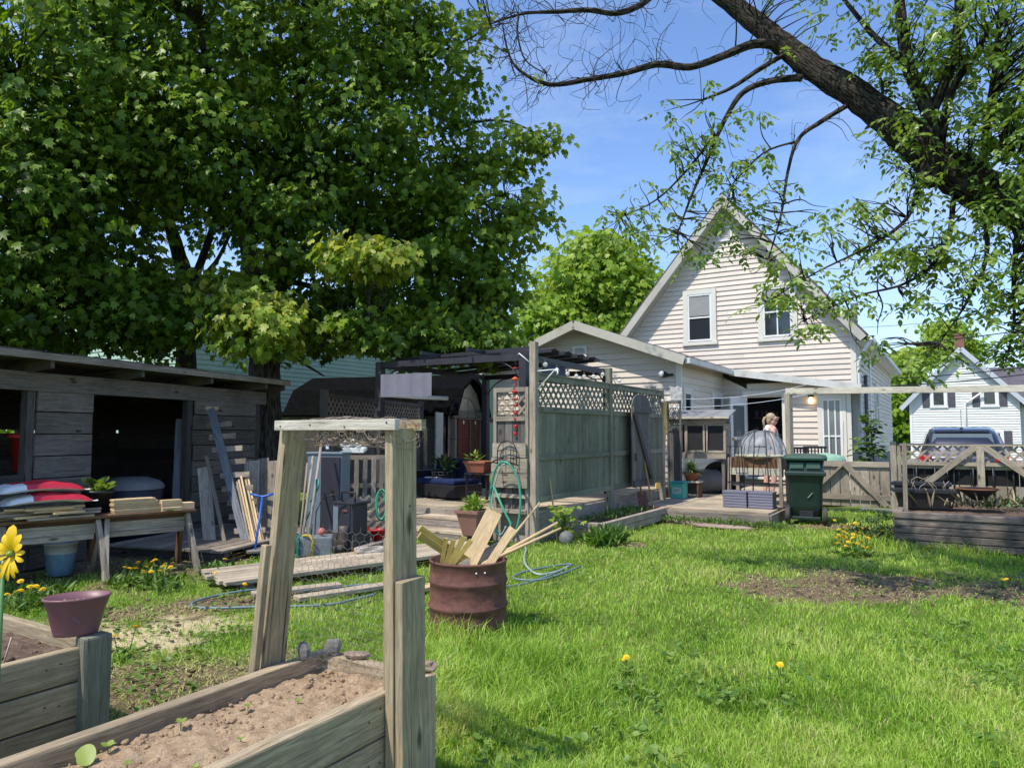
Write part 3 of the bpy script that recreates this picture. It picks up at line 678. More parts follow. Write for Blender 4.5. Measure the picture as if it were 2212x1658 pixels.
for y in (.4,-5.6):
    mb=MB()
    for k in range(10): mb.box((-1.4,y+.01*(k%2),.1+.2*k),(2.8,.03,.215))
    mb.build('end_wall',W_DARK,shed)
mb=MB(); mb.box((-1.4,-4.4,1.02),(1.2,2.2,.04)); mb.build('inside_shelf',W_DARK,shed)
# red container on the shelf inside
p=at(46,945,S(-.2,-3.75).y); p.z=1.05
c=thing('red_bin','red plastic bin on the shelf inside the dark shed','bin',V((at(52,945,7.75).x,7.75,1.04)),SHED_R)
mb=MB(); mb.lathe([(.0,0),(.1,0),(.13,.36),(.15,.36),(.15,.4),(.12,.4),(.09,.02)],16,sx=1,sy=.9); mb.build('bin_body',paint('red_plastic',(.45,.03,.02),.4),c)
mb=MB(); mb.lathe([(.15,.36),(.155,.39),(.0,.42)],16); mb.build('lid',paint('red_lid',(.5,.05,.03),.4),c)
# covered tub in the shed
c=thing('round_tub','dark blue covered tub standing in the shed opening','tub',V((-5.04,9.45,0)),SHED_R)
mb=MB(); mb.lathe([(.0,0),(.36,0),(.4,.72),(.38,.74)],24); mb.build('tub_body',paint('navy_plastic',(.015,.018,.035),.5),c)
mb=MB(); mb.lathe([(.41,.72),(.41,.76),(.36,.82),(.2,.87),(.0,.88)],24); mb.build('lid',paint('grey_cover',(.2,.2,.2),.6),c)
# tall pale panel leaning in the opening
c=MB(); O=at(386,1140,9.75); O.z=.02; t=at(397,905,9.95)
c.bar(O,t,.2,.03,up=(.35,-.9,0)); o=c.build('pale_panel',W_BLUE,loc=O,W=True); tag(o,'tall blue grey panel leaning at the side of the shed opening','panel')
c=MB(); O=at(408,1120,10.0); O.z=.02; t=at(411,930,10.1); c.bar(O,t,.1,.025,up=(.35,-.9,0)); o=c.build('dark_board',W_DARK,loc=O,W=True); tag(o,'dark narrow board leaning beside the tall blue grey panel','board')
# slatted plank ladder leaning on the right wall panel
Y0=9.55
a=at(535,1180,9.0); b=at(458,885,9.95); a.z=.05
lad=thing('slatted_plank','bluish plank with short cross slats leaning on the shed wall','ladder',a)
mb=MB(); ax=(b-a).normalized(); vx=V((1,-.25,0)).normalized(); up=ax.cross(vx).normalized(); vx=up.cross(ax)
mb.bar(a-up*.03,b-up*.03,.1,.03,up=up,tone=.8); mb.build('rail',W_BLUE,lad,W=True)
for k in range(9):
    q=a.lerp(b,.1+.098*k); w=.42 if k<7 else .36
    sd=V((1,-.22,.07)); m2=MB(); m2.bar(q+up*.014-sd*(.13+random.uniform(0,.03)),q+up*.014+sd*(w-.13),.025,.07,up=(0,.1,1)); m2.build('slat',W_GREY,lad,W=True)
q=a.lerp(b,1.0); m2=MB(); m2.box(q+up*.0+EZ*.02,(.16,.05,.05)); m2.build('top_block',W_PINE,lad,W=True)
# boards leaning against the shed
def lean(p0,p1,D0,D1,w,t,mat,label,name='leaning_board',cat='board',group=None,z0=None,upv=None):
    a=at(*p0,D0); b=at(*p1,D1)
    if z0 is not None: a.z=z0
    m=MB(); u=upv or V((.25,-1,0)); m.bar(a,b,w,t,up=u); o=m.build(name,mat,loc=a,W=True,bevel=.003); tag(o,label,cat,group); return o
lean((455,1165),(440,1010),8.9,9.55,.15,.04,W_GATE,'tan weathered board with nail holes leaning low on the shed wall',z0=.02)
lean((490,1165),(446,985),8.8,9.5,.045,.04,W_GREY,'thin grey stick leaning across the tan board by the shed',z0=.02)
lean((540,1150),(545,995),9.6,10.1,.2,.025,W_GREY,'wide grey board standing behind the blue pole',z0=.02)
lean((576,1150),(568,990),9.7,10.2,.16,.025,W_GREY,'grey fence board standing just left of the white arch post',z0=.02)
lean((520,1155),(512,1000),9.8,10.2,.12,.025,W_FENCE2,'dark narrow board standing behind the thin stakes',z0=.02)
lean((600,1150),(590,995),9.8,10.1,.14,.02,W_GATE,'pale pointed board behind the arch post',z0=.02)
for i,(x0,x1,y1) in enumerate([(545,512,1040),(552,516,1036),(556,521,1028),(560,526,1040),(566,531,1036),(570,536,1030),(575,541,1042),(548,508,1052),(580,536,1060),(586,545,1075)]):
    a=at(x0-2,1185,8.75+.02*i); a.z=.03; b=at(x1,y1,9.35+.02*i)
    m=MB(); m.bar(a,b,.022,.02,up=(.2,-1,0)); o=m.build('garden_stake',W_PINE if i%3 else W_GATE,loc=a,W=True)
    tag(o,'thin pale wooden stake in the sheaf leaning by the shed','stake',group='thin stakes leaning by the shed')
# blue T handled pole
a=gz(549,1200,0); b=at(567,1072,a.y+.35)
c=thing('t_handle_pole','bright blue pole with a wide curved T handle','garden tool',a)
mb=MB(); mb.tube([a,a.lerp(b,.5),b],.014,8); mb.build('pole',paint('blue_paint',(.02,.12,.5),.35),c,W=True)
l=at(541,1066,b.y); r=at(590,1066,b.y); mb=MB(); mb.tube([l,l.lerp(b,.6)+V((0,0,-.005)),b,r.lerp(b,.6)+V((0,0,-.005)),r],.014,8); mb.build('handle',paint('blue_paint_handle',(.02,.12,.5),.35),c,W=True)
# plant in dark pot behind the boards
# low pallet floor in front of the shed
pl_=thing('pallet_floor','grey plank pallet lying in front of the shed','pallet',S(.9,-1.4,0),SHED_R)
for k in range(10):
    mb=MB(); mb.box((-.85+.17*k,0,.115),(.15,2.1,.024)); mb.build('plank',W_GREY,pl_)
for y in (-.95,0,.95):
    mb=MB(); mb.box((-.1,y,.05),(1.7,.08,.1)); mb.build('bearer',W_DARK,pl_)
pl2=thing('walkway_pallet','long grey plank walkway lying before the slatted plank','pallet',S(1.9,-1.2,0),R(28))
for k in range(7):
    mb=MB(); mb.box((0,-.45+.15*k,.06),(1.5,.135,.024)); mb.build('plank',W_PALLET,pl2)
for x in (-.6,.6):
    mb=MB(); mb.box((x,0,.024),(.08,1.0,.045)); mb.build('bearer',W_DARK,pl2)
# ------------------------------------------------------------------ work table on trestles
TA=R(42.9); TO=V((-4.78,6.74,0))
TM=Matrix.Translation(TO)@Matrix.Rotation(TA,4,'Z')
def T_(x,y,z=0.0): return TM@V((x,y,z))
def trestle(x0,x1,label,legmats):
    t=thing('sawhorse',label,'sawhorse',T_((x0+x1)/2,0),TA,group='wooden sawhorses carrying the lumber')
    L=x1-x0; h=.575
    mb=MB(); mb.bar((-L/2-.02,0,h),(L/2+.02,0,h),.1,.045); mb.build('top_beam',W_BROWN,t,bevel=.003)
    for s in (-1,1):
        mb=MB(); mb.bar((-L/2,s*.055,h-.075),(L/2,s*.055,h-.075),.025,.1); mb.build('side_rail',W_GATE,t,bevel=.003)
    mb=MB(); mb.bar((-L/2+.02,-.085,h-.15),(L/2-.02,-.085,h-.15),.03,.05); mb.build('brace',W_GATE,t)
    i=0
    for sx in (-1,1):
        for sy in (-1,1):
            mb=MB(); mb.bar((sx*(L/2+.01),sy*.075,h),(sx*(L/2+.06),sy*.33,-.02),.09,.045,up=(sx*.0+1,0,0)); mb.build('leg',legmats[i],t,bevel=.004); i+=1
trestle(.0,.76,'left sawhorse under the bags and messy offcuts',[W_GREY,W_BROWN,W_GREY,W_BROWN])
trestle(.86,1.62,'second sawhorse under the neat cut blocks',[W_GREY,W_GREY,W_GREY,W_BROWN])
ztop=.6
for y,lab in ((-.1,'front plank of the table top laid over both sawhorses'),(.03,'middle plank of the table top laid over both sawhorses'),(.16,'back plank of the table top laid over both sawhorses')):
    mb=MB(); mb.box((.75,y,ztop+.014),(1.9,.12,.026)); o=mb.build('table_plank',W_BROWN,loc=T_(0,0),rotz=TA,bevel=.003); tag(o,lab,'plank',group='planks laid over the sawhorses')
random.seed(5)
zz=[ztop+.03]
k=0
for lay in range(5):
    for j in range(6-lay//2):
        ln=random.uniform(.25,.6); x=random.uniform(-.05,.55); y=-.16+.07*j+random.uniform(-.02,.02); hgt=.02
        mb=MB(); mb.box((x,y,ztop+.038+lay*.023),(ln,random.uniform(.045,.075),hgt),Matrix.Rotation(random.uniform(-.25,.25),3,'Z'))
        o=mb.build('offcut_board',W_PINE if random.random()<.7 else W_GATE,loc=T_(0,0),rotz=TA); tag(o,'short pale offcut in the messy stack under the soil bags','offcut',group='offcut boards heaped on the left sawhorse'); k+=1
# neat stack to the right
for lay in range(6):
    mb=MB(); mb.box((1.16+random.uniform(-.01,.01)-.01*lay,-.02,ztop+.04+lay*.024),(.5-.02*lay,.16,.022)); o=mb.build('stacked_board',W_PINE,loc=T_(0,0),rotz=TA,bevel=.002); tag(o,'short pine board in the neat stack on the second sawhorse','board',group='neat stack of short boards')
for (x,y,z,dx,dy,dz,lab) in [(1.46,-.08,.03+.055,.2,.09,.11,'pale yellow lumber block at the end of the neat stack'),(1.44,-.19,.03+.02,.2,.05,.04,'low thin pine block lying before the tall lumber block'),(1.63,-.06,.03+.035,.13,.12,.07,'small square pine block at the table corner')]:
    mb=MB(); mb.box((x,y,ztop+z),(dx,dy,dz)); o=mb.build('lumber_block',W_PINE,loc=T_(0,0),rotz=TA,bevel=.003); tag(o,lab,'block',group='cut lumber blocks')
# soil bags
def bag(x,y,z,rot,label,flip):
    t=thing('soil_bag',label,'bag',T_(x,y,z),TA+rot,group='bags of garden soil')
    nx_,ny_=24,12; vs=[];top=[]
    def hgt(u,v,ph): 
        e=max(0,1-abs(u)**4)*max(0,1-abs(v)**4); return .10*e**.55+.012*math.sin(7*u+ph)*e+.008*math.sin(11*v+5*u)*e
    body=MB(); red=MB()
    def P(u,v,s): 
        uu=u*.36; vv=v*.2*(1-.06*abs(u)**3); sag=-.035*abs(u)**2*1.0
        h=hgt(u,v,1.0 if flip else 2.5)
        return V((uu,vv,.03+sag*(1 if abs(u)>.0 else 0)+.03+ (h*.62 if s>0 else -h*.28)))
    g=lambda i,j,s: P(-1+2*i/nx_,-1+2*j/ny_,s)
    for s,mbx in ((1,None),(-1,body)):
        for i in range(nx_):
            for j in range(ny_):
                tgt=mbx or (red if (i>6 and 0<=j<=10) or (j>3 and i<=6 and i>3 and flip) else body)
                q=[g(i,j,s),g(i+1,j,s),g(i+1,j+1,s),g(i,j+1,s)]
                if s<0: q=q[::-1]
                tgt.add(q,[(0,1,2,3)],None,True,.5)
    for u in (-1,1):
        for j in range(ny_):
            a=P(u,-1+2*j/ny_,1); b=P(u,-1+2*(j+1)/ny_,1); wf=lambda q:V((u*(.04+.006*math.sin(q*2.1)),0,.010*math.sin(q*1.3)))
            body.add([a,b,b+wf(j+1),a+wf(j)],[(0,1,2,3)],None,True,.5)
    o=body.build('bag_film',paint('white_bag_film',(.72,.72,.72),.3,var=.06,spec=.5),t)
    r=red.build('printed_panel',paint('red_print',(.55,.025,.05),.3,var=.25,scale=9,spec=.5),t)
bag(.34,.0,.755,R(4),'lower white and red soil bag lying on the offcuts',False)
bag(.27,.03,.865,R(9),'upper white and red soil bag on top of the other bag',True)
# black pot with lettuce behind the bags
t=thing('black_pot_plant','black pot with a pale leafy plant behind the soil bags','potted plant',T_(.83,.2,ztop+.028),0)
mb=MB(); mb.lathe([(0,0),(.1,0),(.14,.2),(.155,.2),(.155,.23),(.13,.23),(.12,.19),(0,.19)],20); mb.build('pot',M_BLACKPL,t)
n=70; az=rng.uniform(0,2*PI,n); el=rng.uniform(.1,1.0,n)
P=np.stack([rng.normal(0,.05,n),rng.normal(0,.05,n),rng.uniform(.19,.3,n)],1)+np.array(T_(.83,.2,ztop+.028))
D=np.stack([np.cos(az)*np.cos(el),np.sin(az)*np.cos(el),np.sin(el)],1); N=np.stack([-np.cos(az)*np.sin(el),-np.sin(az)*np.sin(el),np.cos(el)],1)
F_LET=foliage('lettuce_leaf',[(.12,.2,.03),(.3,.42,.08)],.4)
leaves('leaves',P,N,D,rng.uniform(.06,.12,n),ROUND,LANCE_T,rng.random(n),F_LET,t)
# pail under the table
t=thing('paint_pail','faded blue and white pail under the left sawhorse','bucket',T_(.56,.42),0)
mb=MB(); mb.lathe([(0,0),(.12,0),(.14,.22)],20); mb.build('pail_body',paint('faded_blue_plastic',(.2,.34,.46),.5,var=.3),t)
mb=MB(); mb.lathe([(.141,.22),(.15,.31),(.158,.31),(.158,.33),(.14,.33),(.13,.24)],20); mb.build('rim',paint('pail_white',(.6,.62,.62),.5),t)
# yellow flower spinner on its green pole
c=at(27,1195,2.95)
t=thing('flower_spinner','yellow petal garden spinner on a thin green pole','garden spinner',V((c.x-.06,c.y,0)))
Y_=paint('yellow_plastic',(.85,.55,.01),.35,var=.12)
mb=MB(); mb.tube([V((c.x-.055,c.y+.03,0)),V((c.x-.05,c.y+.02,c.z-.03))],.008,8); mb.build('pole',paint('green_pole',(.1,.22,.06),.4),t,W=True)
for k,(ang,ln,wd) in enumerate([(90,.105,.045),(65,.075,.03),(115,.075,.03),(35,.06,.026),(145,.06,.026),(8,.055,.022),(172,.05,.02),(-25,.055,.02),(-60,.075,.017),(-78,.09,.018),(-92,.098,.018),(-105,.092,.017),(-125,.07,.016),(-155,.05,.018)]):
    d=V((math.cos(R(ang)),random.uniform(-.3,.3),math.sin(R(ang)))).normalized(); sx=d.cross(V((0,-1,.2))).normalized()
    b=c+d*.012; mb=MB(); pts=[]
    prof=[(0,.25),(.35,.7),(.7,1),(.9,.7),(1,.05)]
    L_=[b+d*ln*a_+sx*wd*.5*q_-V((0,1,0))*.02*math.sin(a_*2.5) for a_,q_ in prof]; R_=[b+d*ln*a_-sx*wd*.5*q_-V((0,1,0))*.02*math.sin(a_*2.5) for a_,q_ in prof]
    mb.add(L_+R_,[(i,i+1,len(prof)+i+1,len(prof)+i) for i in range(len(prof)-1)],None,True,.5); mb.build('petal',Y_,t,W=True)
mb=MB(); mb.ball(c+V((0,-.015,0)),.014); mb.build('hub',paint('green_hub',(.2,.3,.05),.4),t,W=True)
# ------------------------------------------------------------------ near raised beds
def bed(name,label,org,W_,L_,hgt,th,mat,rows,soilz,soilmat,back=True):
    t=thing(name,label,'raised bed',org,HA)
    rh=hgt/rows
    for k in range(rows):
        z=rh*(k+.5)
        for x,nm in ((-th/2,'side_board'),(-W_+th/2,'side_board')):
            mb=MB(); mb.box((x+random.uniform(-.004,.004),-L_/2,z),(th,L_,rh-.008)); mb.build(nm,mat,t,bevel=.008)
        mb=MB(); mb.box((-W_/2,-th/2+random.uniform(-.003,.003),z),(W_-2*th-.006,th,rh-.008)); mb.build('end_board',mat,t,bevel=.008)
    # soil
    xs=np.linspace(-W_+th,-th,70); ys=np.linspace(-L_,-th,260); X,Y=np.meshgrid(xs,ys); X=X.ravel(); Y=Y.ravel()
    Z=soilz+(fbm(X,Y,5,4)-.5)*.04+(fbm(X+3,Y,28,4)-.5)*.03-.02*np.abs((X+W_/2)/(W_/2))**2
    q=np.arange(len(X)).reshape(260,70); q=np.stack([q[:-1,:-1],q[:-1,1:],q[1:,1:],q[1:,:-1]],-1).reshape(-1,4)
    vv=np.stack([X,Y,Z],1); MM=np.array(ROOT[t.name]); vv=vv@MM[:3,:3].T+MM[:3,3]
    so=np_mesh('soil',vv,q,np.full(len(X),.5),soilmat,t,smooth=True)
    # clods
    mb=MB()
    for i in range(1000):
        x=random.uniform(-W_+th+.01,-th-.01); y=random.uniform(-min(L_,1.9),-th-.01); r=random.uniform(.003,.009)*(2.2 if random.random()<.08 else 1)
        mb.ball((x,y,soilz-.006+(random.random()-.5)*.01),r,6,4,.5,sc3=(1,1,.7))
    c=mb.build('soil_clods',soilmat,so); c['kind']='stuff'
    return t
def soil_mat(name,c1,c2,c3):
    m=NT(name); o=m.coord(); n=m.noise(o,16,8,.75); n2=m.noise(o,90,5,.7)
    h=m.math('ADD',m.math('MULTIPLY',n,.55),m.math('MULTIPLY',n2,.45))
    m.l(m.ramp(h,[(.33,c1),(.5,c2),(.66,c3)]),m.b.inputs['Base Color']); m.b.inputs['Roughness'].default_value=1; m.b.inputs['Specular IOR Level'].default_value=.1
    m.bump(h,1.0,.025); return m.m
SOIL=soil_mat('dry_brown_soil',(.23,.15,.088),(.45,.32,.2),(.62,.47,.31)); SOIL2=soil_mat('dark_garden_soil',(.07,.045,.03),(.16,.11,.08),(.28,.2,.15))
nb=bed('raised_bed','long timber raised bed full of dry brown soil under the arch',BED_O,.62,3.2,.49,.06,W_BED,3,.43,SOIL)
BM=ROOT[nb.name]
def B(x,y,z=0.0): return BM@V((x,y,z))
mb=MB(); mb.box((-.085,-.085,.24),(.05,.05,.44)); mb.build('corner_post',W_BED,nb)
mb=MB(); mb.box((.02,-.06,.245),(.035,.1,.49)); mb.build('corner_batten',W_BED,nb,bevel=.004)
lb=bed('raised_bed','left timber raised bed with a thick corner post',LBED_O,1.3,3.0,.47,.05,W_POST,3,.40,SOIL2)
LM=ROOT[lb.name]
def LB(x,y,z=0.0): return LM@V((x,y,z))
mb=MB(); mb.box((.0,-.055,.255),(.09,.13,.51)); mb.build('corner_post',W_FENCE,lb,bevel=.012)
mb=MB(); mb.tube([LB(-.55,-.35,.40),LB(-.5,-.33,.46),LB(-.42,-.33,.49),LB(-.38,-.33,.42),LB(-.3,-.3,.39),LB(-.28,-.28,.51)],.004,5); o=mb.build('bent_wire',M_RUSTW,loc=LB(-.45,-.33,.36),W=True); tag(o,'rusty bent wire hoop stuck in the left bed soil','wire')
# oval pot on the corner
t=thing('oval_planter','mauve plastic planter with dry soil sitting on the corner post','planter',LB(-.075,-.10,.513),HA+R(62))
PM=paint('mauve_plastic',(.20,.095,.105),.42,var=.1,bump=.04)
mb=MB(); mb.lathe([(q*.8,z*.95) for q,z in [(0,0),(.1,0),(.105,.01),(.135,.13),(.14,.135),(.15,.17),(.158,.175),(.158,.185),(.148,.185),(.13,.13),(.1,.02)]],36,sx=1.12,sy=.8); mb.build('pot',PM,t)
for k in range(3):
    mb=MB(); a=R(-96+6*k); mb.box((math.cos(a)*.098*1.12,math.sin(a)*.098*.8-.002,.09-.01*k),(.010,.002,.024),Matrix.Rotation(R(-20+20*k),3,'Y')); mb.build('embossed_leaf',PM,t)
mb=MB(); mb.lathe([(0,.145),(.06,.142),(.112,.138)],30,sx=1.12,sy=.8)
for i in range(60):
    a=random.uniform(0,6.28); r=random.uniform(0,.095); mb.ball((r*1.12*math.cos(a),r*.8*math.sin(a),.144),random.uniform(.004,.009),5,4,.5)
mb.build('potting_soil',SOIL,t)
# arch over the bed
arch=thing('garden_arch','tall plank arch over the raised bed with a pale top rail','garden arch',B(-.3,-.25,0),HA)
def plank(p0,p1,w,t_,upv,nm,mat=W_POST): 
    mb=MB(); mb.bar(p0,p1,w,t_,up=upv); mb.build(nm,mat,arch,W=True,bevel=.004)
nx_=BM.to_3x3()@V((1,0,0)); uy_=BM.to_3x3()@V((0,1,0))
lp=B(-.6,-.262,.5); lt_=at(634,925,3.13)
rp=B(.025,-.2,-.02); rt_=at(866,924,2.73)
lpb=B(-.662,-.285,0); plank(lpb,lt_,.115,.04,nx_,'left_post'); 
plank(lpb-uy_*.088-nx_*.005,lp.lerp(lt_,.5)-uy_*.098-nx_*.005,.03,.034,nx_,'left_batten')
plank(rp,rt_,.14,.04,nx_,'right_post')
plank(rp+nx_*.045,rp.lerp(rt_,.62)+nx_*.045,.135,.036,nx_,'right_lower_plank'); plank(rp-nx_*.036-uy_*.02,rp.lerp(rt_,.72)-nx_*.036-uy_*.02,.05,.03,nx_,'right_batten')
dl=(rt_-lt_).normalized(); e0=lt_-dl*.01+V((0,0,.012)); e1=rt_+dl*.06+V((0,0,.012))
mb=MB(); mb.bar(e0-uy_*.085,e1-uy_*.085,.025,.042); mb.build('top_rail',W_WHITE,arch,W=True,bevel=.003)
mb=MB(); mb.bar(e0+uy_*.07,e1+uy_*.07,.025,.042); mb.build('back_rail',W_POST,arch,W=True)
# roll of chicken wire resting on the rails
def hexwire(pos,W0,H0,s,r,mbx,skip=None):
    """pos(u,v)->V ; hexagon cells of size s"""
    w=s; h=s*.62; rows=int(H0/(1.5*h)); cols=int(W0/w)
    for j in range(rows+1):
        for i in range(cols+1):
            u=i*w+(w/2 if j%2 else 0); v=j*1.5*h
            c=[(u,v+h),(u+w/2,v+h/2),(u+w/2,v-h/2)]; c0=(u-w/2,v+h/2)
            for a_,b_ in ((c0,c[0]),(c[0],c[1]),(c[1],c[2])):
                if max(a_[0],b_[0])<=W0 and min(a_[0],b_[0])>=0 and max(a_[1],b_[1])<=H0 and min(a_[1],b_[1])>=0:
                    if skip and skip(*a_): continue
                    mbx.tube([pos(*a_),pos(*b_)],r,3,cap=False)
roll=MB(); ax0=e0.lerp(e1,.13)+V((0,.0,.0)); ax1=e0.lerp(e1,1.0); 
cz=V((0,0,-.03)); du=(ax1-ax0); Lr=du.length; du.normalize()
vv=V((0,0,1)); uu=du.cross(vv).normalized()
random.seed(3)
for lay,rr in enumerate((.045,.058,.07)):
    circ=2*PI*rr; n=7; s=circ/n
    def pos(u,v,rr=rr,lay=lay):
        an=u/rr+lay*.7; q=ax0+du*min(v,Lr)+cz
        k=rr*(1+.18*math.sin(9*v+lay*2+an)); return q+(uu*math.cos(an)*1.25+vv*math.sin(an)*.8)*k
    hexwire(pos,circ*1.0,Lr,s,.0013,roll)
for i in range(34):
    q=ax0+du*random.uniform(.02,Lr-.02)+cz; r_=random.uniform(.045,.075); a0=random.uniform(0,6); til=random.uniform(-.5,.5)
    roll.tube([q+uu*math.cos(a0+t*.5)*r_*1.2+vv*math.sin(a0+t*.5)*r_*.85+du*til*.05*math.sin(a0+t*.5) for t in range(10)],.0012,3,cap=False)
o=roll.build('chicken_wire_roll',M_RUSTW,loc=ax0,W=True); tag(o,'rusty roll of chicken wire lying along the top of the arch','wire roll')
# sheet of chicken wire standing inside the arch
cw=MB(); c0=lp+nx_*.06+V((0,0,-.02)); c1=B(-.05,-.12,.45); hv=V((0,0,1))
W0=(c1-c0).length; cd=(c1-c0).normalized()
hexwire(lambda u,v:c0+cd*u+hv*v+uy_*.03*math.sin(u*9+v*4),W0,.62,.034,.0009,cw)
o=cw.build('chicken_wire_sheet',M_WIRE,loc=c0,W=True); tag(o,'sheet of hexagonal chicken wire stretched between the arch posts','wire netting')
# stones on the corner of the bed
ST=paint('grey_stone',(.17,.165,.16),.85,var=.35,scale=14,bump=.5); ST2=paint('brown_stone',(.3,.225,.16),.9,var=.3,scale=14,bump=.5)
for (x,y,r,m,lab,sc3) in [(-.56,-.16,.036,ST,'pointed grey stone on the far left corner of the near bed',(.9,.8,1.1)),(-.5,-.05,.04,ST,'larger dark grey stone beside the pointed one on the bed corner',(1.1,.8,.95)),(-.38,-.03,.045,ST2,'flat brown stone on the far end board of the near bed',(1.3,.8,.35)),(-.03,-.02,.06,ST2,'flat tan stone on the right far corner of the bed behind the post',(1.4,.7,.4))]:
    mb=MB(); mb.ball((0,0,r*sc3[2]*.8),r,7,5,.45,sc3=sc3); o=mb.build('stone',m,loc=B(x,y,.488),bevel=.002); tag(o,lab,'stone',group='stones on the near bed')
    for p in o.data.polygons: p.use_smooth=False
# seedlings and a fallen leaf
F_SEED=foliage('seedling_leaf',[(.2,.3,.05),(.35,.45,.1)],.4)
SEED=[(-.5,-1.02,.05,4),(-.48,-.78,.045,4),(-.34,-1.05,.035,3),(-.2,-.75,.03,3),(-.3,-.42,.03,4),(-.12,-.6,.025,3),(-.15,-.95,.03,3),(-.42,-.55,.03,4),(-.22,-1.2,.03,3)]
for i,(x,y,s,k) in enumerate(SEED):
    o=B(x,y,.43); t=MB()
    n=k; az=np.linspace(0,2*PI,n,endpoint=False)+i; el=np.full(n,.45)
    P=np.tile(np.array([o.x,o.y,o.z+s*.45]),(n,1)); D=np.stack([np.cos(az)*np.cos(el),np.sin(az)*np.cos(el),np.sin(el)],1); N=np.stack([-np.cos(az)*np.sin(el),-np.sin(az)*np.sin(el),np.cos(el)],1)
    th_=thing('seedling','tiny pale green seedling sprouting from the dry bed soil','seedling',o,group='seedlings in the near bed')
    leaves('leaves',P,N,D,np.full(n,s*.55),ROUND,LANCE_T,rng.random(n),F_SEED,th_)
    t.tube([o-V((0,0,.02)),o+V((0,0,s*.45))],.0018,5); t.build('stem',F_SEED,th_,W=True)
ha=np.linspace(0,2*PI,24,endpoint=False); HEART=np.concatenate([np.stack([.62*np.sin(ha)*(1-.12*np.cos(ha)),.5-.5*np.cos(ha)+.1*np.exp(-(np.minimum(ha,2*PI-ha)/.35)**2),.06*np.cos(2*ha)],1),[[0,.5,-.05]]]); HEART_T=np.array([(24,i,(i+1)%24) for i in range(24)])
o=B(-.5,-1.3,.45); lf=leaves('fallen_leaf',np.array([[0,0,.0]]),np.array([[.2,-.5,.8]]),np.array([[.8,.55,.25]]),np.array([.06]),HEART,HEART_T,np.array([.9]),F_SEED); lf.location=gz(160,1640,.45); tag(lf,'single broad pale green leaf lying in the near bed','leaf')
# rusty half drum with scrap wood
d=thing('rusty_drum','rusty steel half drum standing in the lawn full of scrap wood','drum',BARREL)
def rustmat():
    m=NT('rusty_steel'); o=m.coord(); n=m.noise(m.mapped(o,(3,3,6)),2.2,8,.7); n2=m.noise(o,30,6,.7)
    c=m.ramp(m.math('ADD',m.math('MULTIPLY',n,.7),m.math('MULTIPLY',n2,.3)),[(.3,(.05,.022,.018)),(.5,(.15,.06,.045)),(.62,(.21,.09,.065)),(.75,(.3,.13,.05))])
    m.l(c,m.b.inputs['Base Color']); m.b.inputs['Roughness'].default_value=.75; m.b.inputs['Metallic'].default_value=.15; m.bump(n2,.35,.005); return m.m
RUST=rustmat()
mb=MB(); pr=[(.283,0),(.287,.02),(.285,.1),(.285,.165),(.297,.18),(.297,.195),(.285,.21),(.285,.34),(.295,.355),(.295,.37),(.284,.385),(.284,.495),(.29,.5),(.292,.51),(.284,.517),(.276,.51),(.276,.05),(0,.05)]
mb.lathe(pr,48); mb.build('drum_shell',RUST,d)
for a in (-62,-75):
    mb=MB(); mb.ball((.285*math.cos(R(a)),.285*math.sin(R(a)),.455),.007); mb.build('rivet',M_WHITE,d)
def stick(p0,p1,D0,D1,w,t,mat,lab,cat='board',grp='scrap wood standing in the rusty drum',rnd=False,up=None):
    b=at(*p1,D1+.25); a=at(*p0,D0+.25); a=a+(a-b).normalized()*.30
    if a.z<.07: a=a+(b-a)*((.07-a.z)/(b.z-a.z))
    # keep the foot inside the drum
    v=V((a.x-BARREL.x,a.y-BARREL.y,0))
    if v.length>.24: v=v.normalized()*.24; a.x=BARREL.x+v.x; a.y=BARREL.y+v.y
    mb=MB()
    if rnd: mb.tube([a,a.lerp(b,.5),b],[w,w*.9,w*.6],6)
    else: mb.bar(a,b,w,t,up=up or (0,-1,.1))
    o=mb.build('scrap_board' if not rnd else 'scrap_stick',mat,loc=a,W=True,bevel=.002 if not rnd else 0); tag(o,lab,cat,grp)
stick((1020,1200),(1068,1104),5.12,5.3,.125,.02,W_PINE,'wide pale pine board with a dark knot standing in the drum')
stick((980,1190),(906,1140),5.05,4.92,.05,.018,W_YELLOW,'upper yellow slat leaning left out of the drum')
stick((965,1195),(905,1155),5.02,4.9,.05,.018,W_YELLOW,'lower yellow slat leaning left out of the drum')
stick((955,1198),(964,1162),4.98,4.95,.03,.012,W_YELLOW,'short rounded yellow slat at the left of the drum group')
stick((967,1198),(980,1165),4.97,4.95,.035,.012,W_YELLOW,'second short yellow slat leaning slightly right in the drum')
stick((975,1200),(1002,1158),4.96,4.93,.04,.014,W_YELLOW,'olive yellow slat before the wide pine board')
stick((985,1200),(1018,1166),4.95,4.92,.035,.014,W_YELLOW,'rightmost olive slat leaning before the wide pine board')
stick((1072,1195),(1108,1140),5.1,5.15,.06,.018,W_PINE,'narrow pine board leaning right out of the drum')
stick((1055,1195),(1090,1175),5.2,5.3,.09,.018,W_GATE,'short pale board low at the right rim of the drum')
stick((1078,1195),(1166,1085),5.15,5.35,.014,.01,W_PINE,'long thin stick leaning far right from the drum',rnd=True)
stick((1080,1198),(1205,1128),5.12,5.1,.017,.01,W_PINE,'long peeled branch leaning low to the right of the drum',rnd=True)
stick((1082,1200),(1212,1140),5.1,5.0,.014,.01,W_PINE,'lowest peeled branch leaning right out of the drum',rnd=True)

